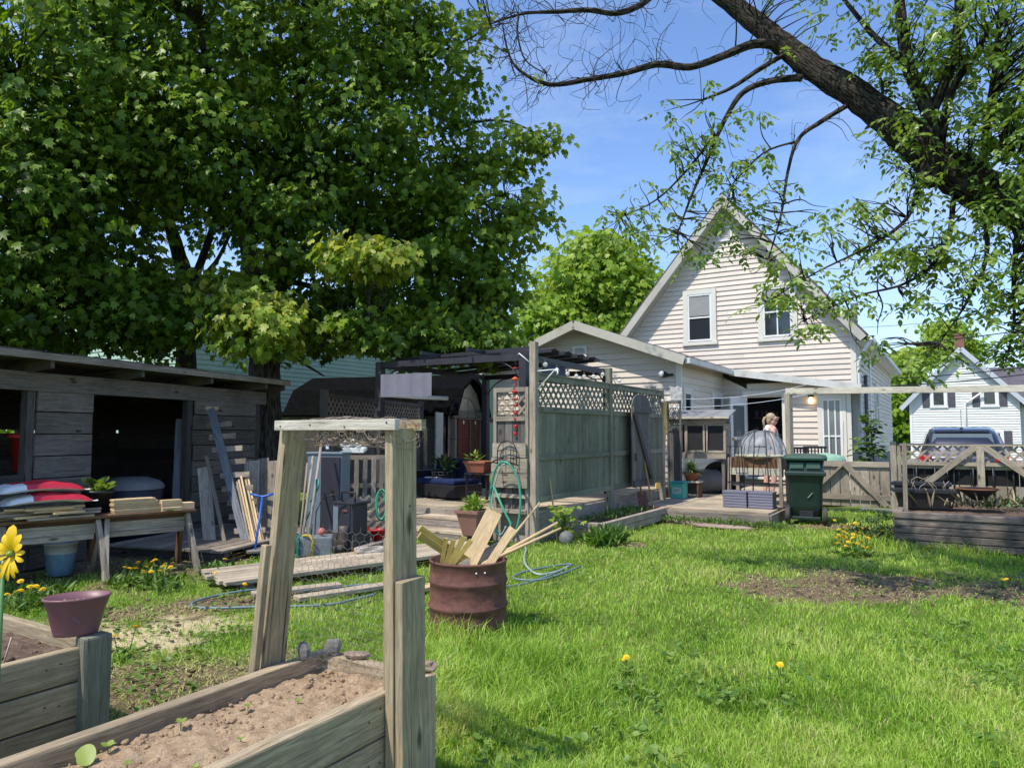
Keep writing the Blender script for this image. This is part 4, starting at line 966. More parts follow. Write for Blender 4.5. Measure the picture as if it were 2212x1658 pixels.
SCREW=paint('dull_screw_head',(.10,.085,.07),.5,metal=.5,var=.3)
def screw(p,nrm,par,r=.0045):
    nrm=V(nrm).normalized(); a=nrm.orthogonal().normalized(); b=nrm.cross(a); mb=MB(); c=[V(p)+nrm*.0015+(a*math.cos(2*PI*k/8)+b*math.sin(2*PI*k/8))*r for k in range(8)]
    mb.add(c,[tuple(range(8))],None,False,.5); mb.build('screw',SCREW,par,W=True)
for t_ in (.06,.33,.62,.94): screw(e0.lerp(e1,t_)-uy_*.098+V((0,0,random.uniform(-.008,.008))),-uy_,arch)
for k in range(3):
    for y in (-.3,-.36,-1.2,-1.26): screw(B(.003,y,.49/3*(k+.5)+random.uniform(-.03,.03)),nx_,nb)
for t_ in (.15,.3,.55,.8): screw(rp.lerp(rt_,t_)+nx_*.021+uy_*random.uniform(-.03,.03),nx_,arch)
for k in range(3):
    for y in (-.2,-.26): screw(LB(.003,y,.47/3*(k+.5)+random.uniform(-.03,.03)),nx_,lb)
# ------------------------------------------------------------------ middle: boardwalk, decks, fences, gazebo, red shed
bw=thing('boardwalk','long low boardwalk of sunbleached planks on the grass','boardwalk',BW_O,BW_R)
for k in range(8):
    mb=MB(); mb.box((1.5+random.uniform(-.06,.06),.06+.1*k,.085),(3.15,.09,.036),Matrix.Rotation(random.uniform(-.006,.006),3,'Z')); mb.build('plank',W_DECK,bw,bevel=.003)
for x in (.15,1.5,2.85):
    mb=MB(); mb.box((x,.42,.033),(.09,.8,.066)); mb.build('bearer',W_DARK,bw)
for i,(p0,p1,lab,m) in enumerate([((545,1283),(735,1262),'loose pale plank lying in front of the boardwalk under the hose',W_DECK),((640,1292),(840,1262),'second loose plank lying before the boardwalk',W_DECK),((880,1278),(960,1258),'short tan plank lying in the grass left of the drum',W_PINE)]):
    a=gz(*p0,.03); b=gz(*p1,.03); mb=MB(); mb.bar(a,b,.14,.035); o=mb.build('loose_plank',m,loc=a,W=True,bevel=.003); tag(o,lab,'plank')
def decking(name,label,x0,x1,y0,y1,z,n,along='x'):
    t=thing(name,label,'deck',H(x0,y0),HA); mb=MB(); dx=x1-x0; dy=y1-y0
    k=n
    for i in range(k):
        if along=='x': mb.box((dx/2,dy*(i+.5)/k,z-.018),(dx,dy/k-.008,.036))
        else: mb.box((dx*(i+.5)/k,dy/2,z-.018),(dx/k-.008,dy,.036))
    o=mb.build('decking',W_DECK,t); 
    mb=MB(); mb.box((dx/2,-.02,z*.5-.02),(dx+.04,.04,z-.03)); mb.build('front_fascia',W_PALLET,t,bevel=.003)
    mb=MB(); mb.box((-.02,dy/2,z*.5-.02),(.04,dy,z-.03)); mb.build('side_fascia',W_PALLET,t)
    mb=MB(); mb.box((dx+.02,dy/2,z*.5-.02),(.04,dy,z-.03)); mb.build('side_fascia',W_PALLET,t)
    return t
decking('deck','raised grey plank deck under the dark gazebo',-6.4,-2.7,-12.75,-5.52,.40,48)
decking('deck','low tan deck before the open back door',-2.0,-.38,-9.4,-1.8,.2,50)
dk=decking('deck','shaded deck strip running along behind the green fence',-2.68,-2.02,-9.38,-5.52,.2,26)
st=thing('deck_steps','two weathered wooden steps up to the gazebo deck','steps',H(-5.3,-13.45),HA)
for k,(y,z) in enumerate([(.46,.27),(.14,.135)]):
    for j in range(2):
        mb=MB(); mb.box((.95,y+.075+.15*j-.07,z),(2.1,.142,.036)); mb.build('tread',W_DECK,st,bevel=.003)
    mb=MB(); mb.box((.95,y-.06,z-.075),(2.08,.025,.1)); mb.build('riser',W_PALLET,st)
for x in (0.0,.95,1.9):
    mb=MB(); mb.box((x,.35,.06),(.05,.6,.12)); mb.build('stringer',W_DARK,st)
# green privacy fence
fx=-2.6
fen=thing('privacy_fence','green stained board fence with lattice top between tall posts','fence',H(fx,-12.87),HA)
for k,(y,zt) in enumerate([(0,2.66),(2.44,2.5),(4.88,2.28)]):
    mb=MB(); mb.box((0,y,zt/2),(.092,.092,zt),tone=.7); mb.build('post',W_GATE if k!=1 else W_FENCE,fen,bevel=.004)
for k in range(2):
    y0=.05+2.44*k; L=2.34
    mb=MB(); nb_=17
    for i in range(nb_): mb.box((.0+random.uniform(-.003,.003),y0+L*(i+.5)/nb_,1.17),(.018,L/nb_-.004,1.16))
    mb.build('board_panel',W_FENCE if k==0 else W_FENCE,fen)
    for z,nm in ((.575,'bottom_rail'),(1.12,'middle_rail'),(1.77,'lattice_rail'),(2.19,'top_rail')):
        mb=MB(); mb.box((.004,y0+L/2,z),(.06,L,.075)); mb.build(nm,W_FENCE,fen,bevel=.003)
    mb=MB(); mb.box((0,y0+L/2,2.24),(.09,L+.02,.025)); mb.build('cap_rail',W_FENCE,fen,bevel=.003)
    mb=MB(); mb.lattice(V((0,y0,1.81)),EY,EZ,EX,L,.35,.105,.034,.007); mb.build('lattice',W_FENCE,fen)
for y in (.0,):
    mb=MB(); mb.tube([V((.05,y,2.02)),V((.3,y+.02,2.27)),V((.34,y+.02,2.27)),V((.35,y+.02,2.23)),V((.33,y+.02,2.21))],.009,6); mb.tube([V((.05,y,2.27)),V((.3,y+.02,2.28))],.008,6); mb.build('hook_bracket',M_WHITE,fen)
    mb=MB(); mb.tube([V((-.05,y,2.38)),V((-.22,y-.02,2.52)),V((-.24,y-.02,2.5))],.007,6); mb.build('hook_bracket',M_WHITE,fen)
# single grey post further back
o=MB().box((0,0,1.2),(.09,.09,2.4)).build('fence_post',W_GATE,loc=H(-3.05,-7.2),rotz=HA,bevel=.004); tag(o,'tan square post standing behind the green fence before the low gable','post')
# narrow hose panel left of the first post
hp=thing('narrow_fence','narrow board and lattice panel carrying the hose holder','fence panel',H(fx-.58,-12.9),HA)
mb=MB()
for i in range(4): mb.box((.09+.12*i,0,1.05),(.112,.02,1.3))
mb.build('board_panel',W_FENCE2,hp)
for x in (.0,.5):
    mb=MB(); mb.box((x,-.005,1.03),(.05,.05,2.06)); mb.build('post',W_GATE,hp,bevel=.003)
for z in (2.03,1.64): 
    mb=MB(); mb.box((.25,-.012,z),(.45,.05,.06)); mb.build('rail',W_GATE,hp,bevel=.003)
mb=MB(); mb.lattice(V((.03,0,1.67)),EX,EZ,-EY,.44,.33,.11,.035,.007); mb.build('lattice',W_GATE,hp)
for z,w_ in ((1.22,.52),(1.02,.56),(.82,.56)):
    mb=MB(); mb.box((.25,-.06,z),(w_,.03,.19)); mb.build('backing_board',W_GATE,hp,bevel=.003)
for z in (.62,.42):
    mb=MB(); mb.box((.25,-.04,z),(.5,.05,.05)); mb.build('lower_rail',W_GATE,hp)
hh=thing('hose_holder','black wrought iron hose holder on the narrow panel','hose holder',H(fx-.33,-13.0,1.05),HA)
mb=MB()
arc=lambda r,z0,n=14,y=-.02:[V((r*math.cos(PI*t/n),y,z0+r*1.05*math.sin(PI*t/n))) for t in range(n+1)]
mb.tube([V((.15,-.02,-.02))]+arc(.15,.14)+[V((-.15,-.02,-.02))],.008,6); mb.build('scroll_frame',M_BLACK,hh)
for x in (-.06,.06):
    mb=MB(); mb.tube([V((x,-.02,-.02)),V((x,-.02,.27))],.006,6); mb.build('bar',M_BLACK,hh)
for z in (.05,.16):
    mb=MB(); mb.tube([V((-.15,-.02,z)),V((0,-.02,z+.03)),V((.15,-.02,z))],.006,6); mb.build('bar',M_BLACK,hh)
mb=MB(); mb.tube([V((.2*math.cos(PI*t/14),-.17,-.1+.2*math.sin(PI*t/14)*.8)) for t in range(15)],.009,6); mb.tube([V((-.12,-.02,0)),V((-.14,-.17,.02))],.008,6); mb.tube([V((.12,-.02,0)),V((.14,-.17,.02))],.008,6); mb.build('hanger_arm',M_BLACK,hh)
HG=paint('green_hose',(.06,.33,.2),.4,var=.15); HGL=paint('pale_hose',(.33,.42,.38),.45,var=.2); HB=paint('blue_grey_hose',(.16,.23,.25),.5,var=.2)
hm=ROOT[hh.name]
def loop(cx,cz,rx,rz,y,rot,r,mat,lab,n=36,extra=None,a0=0,a1=2*PI):
    pts=[]
    for t in range(n+1):
        a=a0+(a1-a0)*t/n; x=rx*math.cos(a); z=rz*math.sin(a); pts.append(hm@V((cx+x*math.cos(rot)-z*math.sin(rot),y+.01*math.sin(3*a),cz+x*math.sin(rot)+z*math.cos(rot))))
    if extra: pts+= [hm@V(e) for e in extra]
    mb=MB(); mb.tube(pts,r,8); o=mb.build('garden_hose',mat,loc=hm.translation,W=True); tag(o,lab,'hose'); return o
loop(.07,-.47,.23,.5,-.17,.04,.015,HG,'bright green hose coiled in a long loop on the iron holder',extra=[(-.1,-.18,-.3),(.05,-.19,-.58),(.17,-.2,-.75),(.16,-.2,-.95),(.1,-.2,-1.1)],a0=PI*.95,a1=-PI*1.1)
loop(.03,-.46,.15,.46,-.19,-.12,.011,HGL,'pale grey green hose hanging inside the green coil',a0=PI*.5,a1=PI*1.75)
# feeder and red chime on the left bracket of the tall post
p=H(fx-.24,-12.9,2.48); q=at(1113,870,p.y)
fp=V((q.x,p.y,0)); 
t=thing('hummingbird_feeder','red topped hummingbird feeder hanging from the tall post','bird feeder',V((fp.x,fp.y,2.02)))
REDP=paint('red_feeder_plastic',(.5,.03,.035),.35); 
mb=MB(); mb.lathe([(.0,.19),(.05,.16),(.06,.14),(.0,.14)],16); mb.build('top',paint('orange_red_plastic',(.55,.09,.03),.4),t)
mb=MB(); mb.lathe([(.028,.14),(.03,.0),(.0,0)],14); mb.build('nectar_tube',clear('clear_tube',(.6,.2,.2),.5),t)
mb=MB(); mb.lathe([(0,.0),(.045,0),(.05,-.02),(.03,-.04),(0,-.04)],16); mb.build('feeder_base',REDP,t)
mb=MB(); mb.tube([V((0,0,.19)),V((0,0,.46))],.003,5); mb.build('hanging_wire',M_BLACK,t)
mb=MB(); mb.ball((0,0,.3),.04,10,5,sc3=(1,1,.3)); mb.build('ant_guard',REDP,t)
t=thing('red_chime','string of small red bird ornaments hanging below the feeder','ornament',V((fp.x+.005,fp.y-.03,1.62)))
mb=MB(); mb.tube([V((0,.02,.36)),V((0,0,-.2))],.0025,4); mb.build('cord',M_BLACK,t)
for k,z in enumerate((.28,.2,.1,.02,-.08,-.18)):
    mb=MB(); s=random.uniform(.6,1); mb.ball((random.uniform(-.01,.01),0,z),.03*s,8,5,.1,sc3=(.8,.5,1.1)); mb.add([(0,0,z),(.05*s,0,z+.045),(.035*s,.01,z-.02),(-.05*s,0,z+.035),(-.03*s,0,z-.03)],[(0,1,2),(0,3,4)],None,False); mb.build('bird',REDP,t)
# string of bulbs
t=thing('string_lights','string of round clear bulbs strung from the tall post to the far post','string lights',H(fx,-12.8,2.5))
A=[at(1165,775,9.5),at(1215,790,10.6),at(1262,800,11.2),at(1310,795,11.8),at(1340,845,12.3),at(1390,868,12.9),at(1440,862,13.4)]
mb=MB(); mb.tube(A,.006,5); mb.build('cord',M_BLACK,t,W=True)
for p in [(1178,787),(1203,799),(1226,807),(1245,812),(1262,813),(1282,813),(1302,808),(1320,803),(1338,822),(1354,842),(1372,857),(1386,868),(1401,872),(1417,872),(1431,865)]:
    f_=(p[0]-1165)/275; q=at(*p,9.5+f_*3.9); mb=MB(); mb.ball(q,.033,10,7); b=mb.build('bulb',clear('bulb_glass',(.9,.9,.85),.6,.1) if not bpy.data.materials.get('bulb_glass') else bpy.data.materials['bulb_glass'],t,W=True)
    mb=MB(); mb.lathe([(.012,.03),(.014,.065),(0,.065)],8,c=q); mb.build('socket',M_BLACK,b,W=True)
# gazebo with pulled back canopy
gz_=thing('gazebo','dark metal framed gazebo with purple grey canopy pulled back','gazebo',H(-5.55,-12.6),HA)
G=[(0,0),(2.55,.15),(2.5,3.1),(0,3.0)]; zt=2.56
GM=paint('dark_gazebo_metal',(.035,.032,.04),.5,var=.3); GF=paint('purple_grey_canvas',(.13,.12,.17),.8,var=.15,tonevar=.3)
for i,(x,y) in enumerate(G):
    mb=MB(); mb.box((x,y,.4+(zt-.4)/2),(.11,.11,zt-.4)); mb.build('post',GM if i else W_DARK,gz_)
def gbar(a,b,w=.06,h=.09,nm='beam',m=GM): mb=MB(); mb.bar(a,b,w,h,ext=.05); mb.build(nm,m,gz_)
for i in range(4): gbar((*G[i],zt-.04),(*G[(i+1)%4],zt-.04))
for k in range(1,7):
    y=3.0*k/7; gbar((0,y,zt+.04+.05*math.sin(k)),(2.55,y,zt+.12),.03,.05,'rafter')
for k in range(1,3): gbar((2.55*k/3,0,zt+.1),(2.55*k/3,3.05,zt+.1),.03,.05,'rafter')
for i,(x,y) in enumerate(G):
    for j in ((i+1)%4,(i+3)%4):
        d=V((G[j][0]-x,G[j][1]-y,0)).normalized(); mb=MB()
        mb.tube([V((x,y,zt-.6))+d*(.5*(1-math.cos(PI/2*s/8)))+V((0,0,.52*math.sin(PI/2*s/8))) for s in range(9)],.012,6); mb.build('arched_brace',GM,gz_)
mb=MB()
for k in range(9):
    y0=.9+.24*k; s=.05 if k%2 else -.02
    mb.slab([(.1,y0,zt+.15+s*.5),(2.5,y0,zt+.17+s*.5),(2.5,y0+.24,zt+.17-s*.5),(.1,y0+.24,zt+.15-s*.5)],.006)
mb.build('canopy',GF,gz_)
def drape(o,ex,w,h,name,mat,nfold=9,amp=.02):
    mb=MB(); n=nfold*6; n2=ex.cross(EZ)
    pts=[o+ex*(w*i/n)+n2*amp*math.sin(i/n*nfold*2*PI)*(.7+.3*math.sin(i)) for i in range(n+1)]
    for i in range(n): mb.add([pts[i],pts[i+1],pts[i+1]+EZ*h,pts[i]+EZ*h],[(0,1,2,3)],None,True,.5)
    mb.build(name,mat,gz_)
a=at(822,842,10.6); b=at(932,855,10.25); Mi=ROOT[gz_.name].inverted(); a=Mi@a; b=Mi@b; a.z=b.z=min(a.z,b.z)
drape(a,(b-a).normalized(),(b-a).length,.34,'side_curtain',paint('grey_curtain',(.2,.19,.23),.9,var=.12),4,.012)
a=Mi@at(1170,826,11.0); b=Mi@at(1222,830,11.6); a.z=b.z=min(a.z,b.z); drape(a,(b-a).normalized(),(b-a).length,.36,'rear_curtain',paint('blue_grey_curtain',(.17,.19,.3),.9,var=.1),3,.01)
# pale sloping eaves pipe
mb=MB(); a=at(830,852,11.3); b=at(967,860,11.9); mb.tube([a,a.lerp(b,.5)-EZ*.01,b],.035,8); o=mb.build('awning_pole',M_WHITE,loc=a,W=True); tag(o,'pale slanting pole slung below the grey gazebo curtain','pole')
# grey lattice topped fence behind
fd=V((.218,.976,0)); fa=math.atan2(.976,.218); f2=thing('lattice_fence','grey board fence with lattice top behind the gazebo','fence',V((-3.23,12.2,0)),fa)
for k,x in enumerate((0,2.4,4.85)):
    mb=MB(); mb.box((x,0,1.1),(.11,.11,2.2 if k!=1 else 2.3)); mb.build('post',W_FENCE2,f2,bevel=.004)
for k in range(2):
    x0=.06+2.42*k; L=2.3; mb=MB()
    for i in range(16): mb.box((x0+L*(i+.5)/16,random.uniform(-.004,.004),.85),(L/16-.005,.018,1.5))
    mb.build('board_panel',W_FENCE2,f2)
    mb=MB(); mb.lattice(V((x0,0,1.68)),EX,EZ,-EY,L,.4,.11,.035,.007); mb.build('lattice',W_GREY,f2)
    for z in (1.64,2.1,.25):
        mb=MB(); mb.box((x0+L/2,-.01,z),(L,.05,.07)); mb.build('rail',W_FENCE2,f2)
# gambrel shed with red doors
bd=V((.242,.97,0)); br=math.atan2(.97,.242); B0=V((-1.5,17.0,0))
bs=thing('garden_shed','old gambrel roofed garden shed with dark red double doors','shed',B0,br)
# local x along door face (away), local y to the left (-normal)
prof=[(-.15,1.9),(.35,2.55),(1.35,2.95),(2.35,2.55),(2.85,1.9)]
mb=MB(); mb.prism([(0,0),(2.7,0),(2.7,2.0),(2.25,2.5),(1.35,2.85),(.45,2.5),(0,2.0)],-.03,0.0,(V((0,0,0)),EX,EZ,-EY)); mb.build('front_wall',paint('cream_shed_wall',(.38,.36,.28),.8,var=.3,scale=3,dirt=(.2,.18,.14)),bs)
mb=MB()
for (a,b),(c,d) in zip(prof[:-1],prof[1:]): mb.slab([(a,-.25,b),(c,-.25,d),(c,4.4,d),(a,4.4,b)],.06)
mb.build('roof',paint('shade_darkened_tar_roof',(.005,.005,.005),1.0,var=.5,spec=.05),bs)  # tar black deepened in colour to stand in for the maple's shade
mb=MB(); mb.box((1.35,4.3,1.0),(2.7,.03,2.0)); mb.box((.02,2.2,.95),(.03,4.2,1.9)); mb.box((2.7,2.2,.95),(.03,4.2,1.9)); mb.build('side_wall',W_DARK,bs)
for x0 in (.42,1.42):
    mb=MB()
    for i in range(5): mb.box((x0+.09+.18*i,-.06,.95),(.172,.03,1.7))
    do=mb.build('door',wood('dark_red_door',(.09,.02,.014),(.17,.045,.03),tonevar=.3),bs)
    mb=MB(); mb.ball((x0+.45,-.08,1.72),.05,8,5,sc3=(1,.2,1)); mb.build('heart_ornament',M_WHITE,do)
mb=MB(); mb.box((1.35,-.09,1.9),(2.75,.05,.2)); mb.build('lintel',W_FENCE2,bs)
for x in (.2,1.37,2.5):
    mb=MB(); mb.box((x,-.08,.95),(.16 if x!=1.37 else .06,.04,1.72)); mb.build('door_trim',W_FENCE2,bs)
o=MB().box((0,0,.95),(.45,.03,1.9)).build('wall_board',paint('pale_board',(.5,.5,.44),.8,var=.2),loc=at(948,1000,15.6)*V((1,1,0)) if False else V((at(948,1000,15.5).x,15.5,0)),rotz=br); tag(o,'tall pale panel standing left of the red shed doors','panel')
# wire trellis before the door post
t=thing('wire_trellis','thin black arched wire trellis in front of the red doors','trellis',V((at(1000,1000,11.9).x,11.9,.4)))
mb=MB(); w_=.22
mb.tube([V((-w_,0,0))]+[V((w_*math.cos(PI-PI*s/10),0,1.35+.3*math.sin(PI*s/10))) for s in range(11)]+[V((w_,0,0))],.007,5); mb.build('arch_wire',M_BLACK,t)
for x in (-.08,.08):
    mb=MB(); mb.tube([V((x,0,0)),V((x,0,1.6))],.005,5); mb.build('wire',M_BLACK,t)
for z in (.5,.95,1.3):
    mb=MB(); mb.tube([V((-w_,0,z)),V((w_,0,z))],.005,5); mb.build('wire',M_BLACK,t)
# outdoor sofa with blue cushion, side table
sf=thing('patio_sofa','low dark wicker sofa with a blue seat cushion on the deck','sofa',H(-5.0,-11.6,.4),HA+R(-12))
mb=MB(); mb.box((0,0,.13),(1.1,.6,.2)); mb.box((-.5,.0,.28),(.1,.6,.3)); mb.build('frame',M_BLACKPL,sf,bevel=.01)
mb=MB(); mb.box((0,0,.27),(1.0,.56,.09)); mb.build('seat_cushion',paint('blue_cushion',(.008,.02,.085),.9),sf,bevel=.03)
mb=MB(); mb.box((-.1,.28,.45),(.9,.1,.36),Matrix.Rotation(R(-10),3,'X')); mb.build('back_cushion',paint('navy_cushion',(.01,.013,.04),.9),sf,bevel=.03)
mb=MB(); mb.box((-.15,-.15,.327),(.24,.12,.012),Matrix.Rotation(.3,3,'Z')); o=mb.build('folded_paper',M_WHITE,loc=H(-5.0,-11.6,.4),rotz=HA+R(-12)); tag(o,'pale folded paper lying on the blue sofa cushion','paper')
tb=thing('glass_table','dark metal table with a glass top on the deck','table',H(-3.75,-11.9,.4),HA)
mb=MB(); mb.box((0,0,.44),(.9,.6,.02)); mb.build('table_top',clear('smoked_glass',(.1,.11,.12),.6),tb)
for sx in (-1,1):
    for sy in (-1,1):
        mb=MB(); mb.box((sx*.42,sy*.27,.215),(.035,.035,.43)); mb.build('leg',M_BLACK,tb)
for sy in (-1,1):
    mb=MB(); mb.box((0,sy*.27,.17),(.8,.02,.02)); mb.build('stretcher',M_BLACK,tb)
TERRA=paint('terracotta',(.3,.11,.065),.75,var=.2); TERRA2=paint('pink_brown_plastic',(.25,.13,.1),.5,var=.1)
def pot_square(name,label,loc,w0,w1,h,mat,rotz=0):
    t=thing(name,label,'planter',loc,rotz); mb=MB(); k=.7071*2
    rt=Matrix.Rotation(R(45),3,'Z')
    mb.lathe([(0,0),(w0/2*1.414,0),(w1/2*1.414*.95,h*.86),(w1/2*1.414*1.07,h*.86),(w1/2*1.414*1.07,h),(w1/2*1.414*.95,h),(w1/2*1.414*.9,h*.85),(0,h*.85)],4,rot=rt,smooth=False); mb.build('pot',mat,t,bevel=.006); return t
def leafball(t,name,c,r,n,size,mat,tpl=LANCE,tt=LANCE_T,el0=.1,el1=1.3,sq=1,elong=1.0):
    az=rng.uniform(0,2*PI,n); el=rng.uniform(el0,el1,n); rr=r*rng.uniform(.15,1,n)
    D=np.stack([np.cos(az)*np.cos(el),np.sin(az)*np.cos(el),np.sin(el)],1)
    P=np.array(c)+D*rr[:,None]*np.array([1,1,sq]); N=np.stack([-np.cos(az)*np.sin(el),-np.sin(az)*np.sin(el),np.cos(el)],1)+rng.normal(0,.3,(n,3))
    D2=D+rng.normal(0,.35,(n,3)); D2[:,2]-=.25
    return leaves(name,P,N,D2,size*rng.uniform(.7,1.3,n)*elong,tpl,tt,rng.random(n),mat,t)
F_BRIGHT=foliage('bright_green_leaf',[(.1,.2,.02),(.22,.36,.04),(.35,.45,.1)],.4)
F_DARKP=foliage('dark_green_leaf',[(.02,.05,.015),(.06,.12,.03),(.12,.2,.06)],.3)
F_VARI=foliage('variegated_leaf',[(.06,.13,.04),(.2,.28,.12),(.42,.46,.3)],.3)
l=at(1022,1150,9.15); t=pot_square('terracotta_planter','square terracotta planter with feathery green plant on the deck steps',V((l.x,9.25,.14)),.2,.34,.33,TERRA2,HA)
leafball(t,'leaves',(l.x,9.25,.46),.17,260,.07,F_BRIGHT,el0=.0)
l=at(1040,1030,11.0); t=thing('window_box','reddish rectangular planter box on the glass table','planter',V((l.x,10.8,.86)),HA)
mb=MB(); mb.lathe([(0,0),(.2,0),(.26,.14),(.28,.14),(.28,.17),(.25,.17),(.24,.14),(0,.14)],4,rot=Matrix.Rotation(R(45),3,'Z'),sx=1,sy=1,smooth=False); mb.build('box',TERRA,t,bevel=.005)
leafball(t,'leaves',(l.x-.1,10.8,1.02),.14,30,.08,F_BRIGHT)
l=at(960,1010,11.8); t=thing('wire_basket','black wire basket with a dark plant beside the sofa','basket',V((l.x,11.7,.62)))
mb=MB()
for k in range(5): mb.tube([V((.2*math.cos(2*PI*s/16)*(.8+.05*k),.15*math.sin(2*PI*s/16)*(.8+.05*k),.05*k)) for s in range(17)],.006,5)
for s in range(16): mb.tube([V((.16*math.cos(2*PI*s/16),.12*math.sin(2*PI*s/16),0)),V((.2*math.cos(2*PI*s/16),.15*math.sin(2*PI*s/16),.2))],.005,4)
mb.build('basket_frame',M_BLACK,t); leafball(t,'leaves',(l.x,11.7,.84),.18,40,.16,F_DARKP)
# ------------------------------------------------------------------ clutter behind the arch
def X(px,D): return at(px,900,D).x
BLG=paint('blue_grey_resin',(.17,.215,.25),.5,var=.1); DKR=paint('dark_resin',(.035,.035,.045),.5,var=.15)
cb=thing('storage_cabinet','tall blue grey resin cabinet with its shaded recess as a dark panel','cabinet',V((X(703,9.4),9.4,0)),R(-14))
mb=MB(); mb.box((0,.12,.585),(.5,.25,1.17)); mb.build('body',BLG,cb,bevel=.012)
mb=MB(); mb.box((.1,-.02,.6),(.27,.03,1.08)); mb.build('shade_panel',DKR,cb,bevel=.006)  # dark colour stands in for the shaded recess right of the lit face
mb=MB(); mb.box((0,.12,1.185),(.53,.28,.03)); mb.build('top',BLG,cb,bevel=.008)
cl=thing('resin_bin','grey lidded resin bin with a dark front and oval handhold','bin',V((X(742,8.75),8.75,0)),R(-30))
mb=MB(); mb.box((-.03,.17,.4),(.3,.28,.36)); mb.build('body',BLG,cl,bevel=.012)
mb=MB(); mb.box((.13,.17,.4),(.03,.26,.35)); mb.box((.02,.022,.4),(.19,.03,.34)); mb.build('dark_side',DKR,cl,bevel=.006)
mb=MB(); mb.ball((.04,.005,.5),.04,12,6,sc3=(1.2,.25,.5)); mb.build('handhold',paint('red_brown_handle',(.12,.04,.035),.5),cl)
mb=MB(); mb.box((0,.17,.595),(.35,.32,.03)); mb.build('lid',DKR,cl,bevel=.006)
mb=MB(); mb.tube([V((-.1,.1,.61)),V((-.1,.1,.72)),V((.12,.1,.72)),V((.12,.1,.61))],.012,6); mb.build('carry_handle',M_BLACKPL,cl)
mb=MB(); mb.box((0,.17,.11),(.34,.3,.22)); mb.build('plinth',W_DARK,cl)
cb2=MB(); a=V((X(702,8.7),8.68,.66)); cb2.tube([a,a+V((-.0,0,.02)),a+V((-.07,-.04,-.15)),a+V((-.08,-.05,-.45)),a+V((-.12,-.06,-.46)),a+V((-.11,-.05,-.3))],.008,6); cb2.tube([a,a+V((.12,.02,.05)),a+V((.26,.02,-.04))],.008,6); o=cb2.build('cable',M_BLACK,loc=a,W=True); tag(o,'black cable looped over the grey resin bin','cable')
mb=MB(); mb.ball((0,0,0),.045,10,7); o=mb.build('red_ball',paint('red_white_ball',(.6,.16,.14),.5,var=.6,scale=8),loc=V((X(699,8.5),8.5,.29))); tag(o,'small red and white float hanging beside the grey bin','float')
ln=thing('garden_lantern','black solar lantern with flat cap standing on the cabinet','lantern',V((X(712,9.55),9.55,1.2)))
mb=MB(); mb.box((0,0,.07),(.09,.09,.13)); mb.build('body',M_BLACK,ln); mb=MB(); mb.lathe([(.03,.14),(.1,.155),(.02,.19),(0,.19)],16); mb.build('cap',M_BLACK,ln)
mb=MB(); mb.box((-.01,-.048,.075),(.04,.006,.07)); mb.build('light_panel',M_WHITE,ln)
# white statue of reclining figures
s_=thing('white_statue','small white cherub statue lying on the cabinet top','statue',V((X(763,9.7),9.7,1.185)))
mb=MB()
for (x,z,rx,rz) in [(-.12,.1,.06,.05),(-.07,.06,.08,.04),(0,.12,.05,.06),(.02,.05,.1,.04),(.09,.09,.07,.06),(.14,.05,.06,.05),(-.02,.16,.03,.03),(-.1,.14,.03,.03),(.13,.13,.03,.03)]: mb.ball((x,random.uniform(-.02,.02),z),.05,10,6,.15,sc3=(rx/.05,1.0,rz/.05))
o=mb.build('figure',paint('white_plaster',(.72,.72,.7),.8,var=.2,bump=.4,scale=14),s_); mb=MB(); mb.box((0,0,.012),(.32,.12,.024)); mb.build('base',bpy.data.materials['white_plaster'],s_)
# upright pallet
pf=thing('upright_pallet','upright slatted pallet used as a fence beside the cabinet','pallet',V((X(745,9.9),9.9,0)),R(14))
for i in range(7):
    mb=MB(); mb.box((.05+.118*i,0,.56),(.062 if i!=4 else .075,.02,1.1)); mb.build('slat',W_PALLET,pf)
for z in (1.11,.72,.2):
    mb=MB(); mb.box((.38,.03,z),(.86,.05,.06)); mb.build('rail',W_GATE,pf)
lw=thing('lattice_scrap','broken piece of tan lattice standing beside the resin bin','lattice',V((X(780,9.3),9.3,0)),R(18))
mb=MB(); mb.lattice(V((0,0,.02)),EX,EZ,-EY,.42,.62,.085,.03,.008); mb.build('lattice',W_GATE,lw)
mb=MB(); mb.tube([V((X(826,9.0)+.05*math.cos(t*.45)*(1+.02*t),9.0,.55+.19*math.sin(t*.45))) for t in range(32)],.014,6); o=mb.build('hose_coil',HG,loc=V((X(826,9.0),9.0,.4)),W=True); tag(o,'green hose coil hanging left of the right arch post','hose')
rb=thing('red_bucket','small bright red bucket on the ground by the lattice scrap','bucket',gz(815,1172,.02))
mb=MB(); mb.lathe([(0,0),(.075,0),(.1,.16),(.11,.165),(.11,.18),(.095,.175),(.07,.02)],20); mb.build('pail_body',paint('bright_red_plastic',(.6,.02,.035),.4),rb)
mb=MB(); mb.tube([V((.1*math.cos(PI*s/10),-.02*s*(10-s)/25,.165-.05*math.sin(PI*s/10))) for s in range(11)],.004,5); mb.build('handle',bpy.data.materials['bright_red_plastic'],rb)
pb=thing('red_pot','tilted dark red pot beside the boots','planter',gz(780,1166,.03))
mb=MB(); rr=Euler((R(70),0,R(20))).to_matrix(); mb.lathe([(0,-.1),(.07,-.1),(.1,.06),(.11,.06),(.11,.08),(.08,.06),(.06,-.08)],16,rot=rr,c=(0,0,.1)); mb.build('pot',paint('dark_red',(.25,.03,.03),.5),pb)
BOOT=paint('brown_rubber_boot',(.11,.085,.075),.55,var=.25)
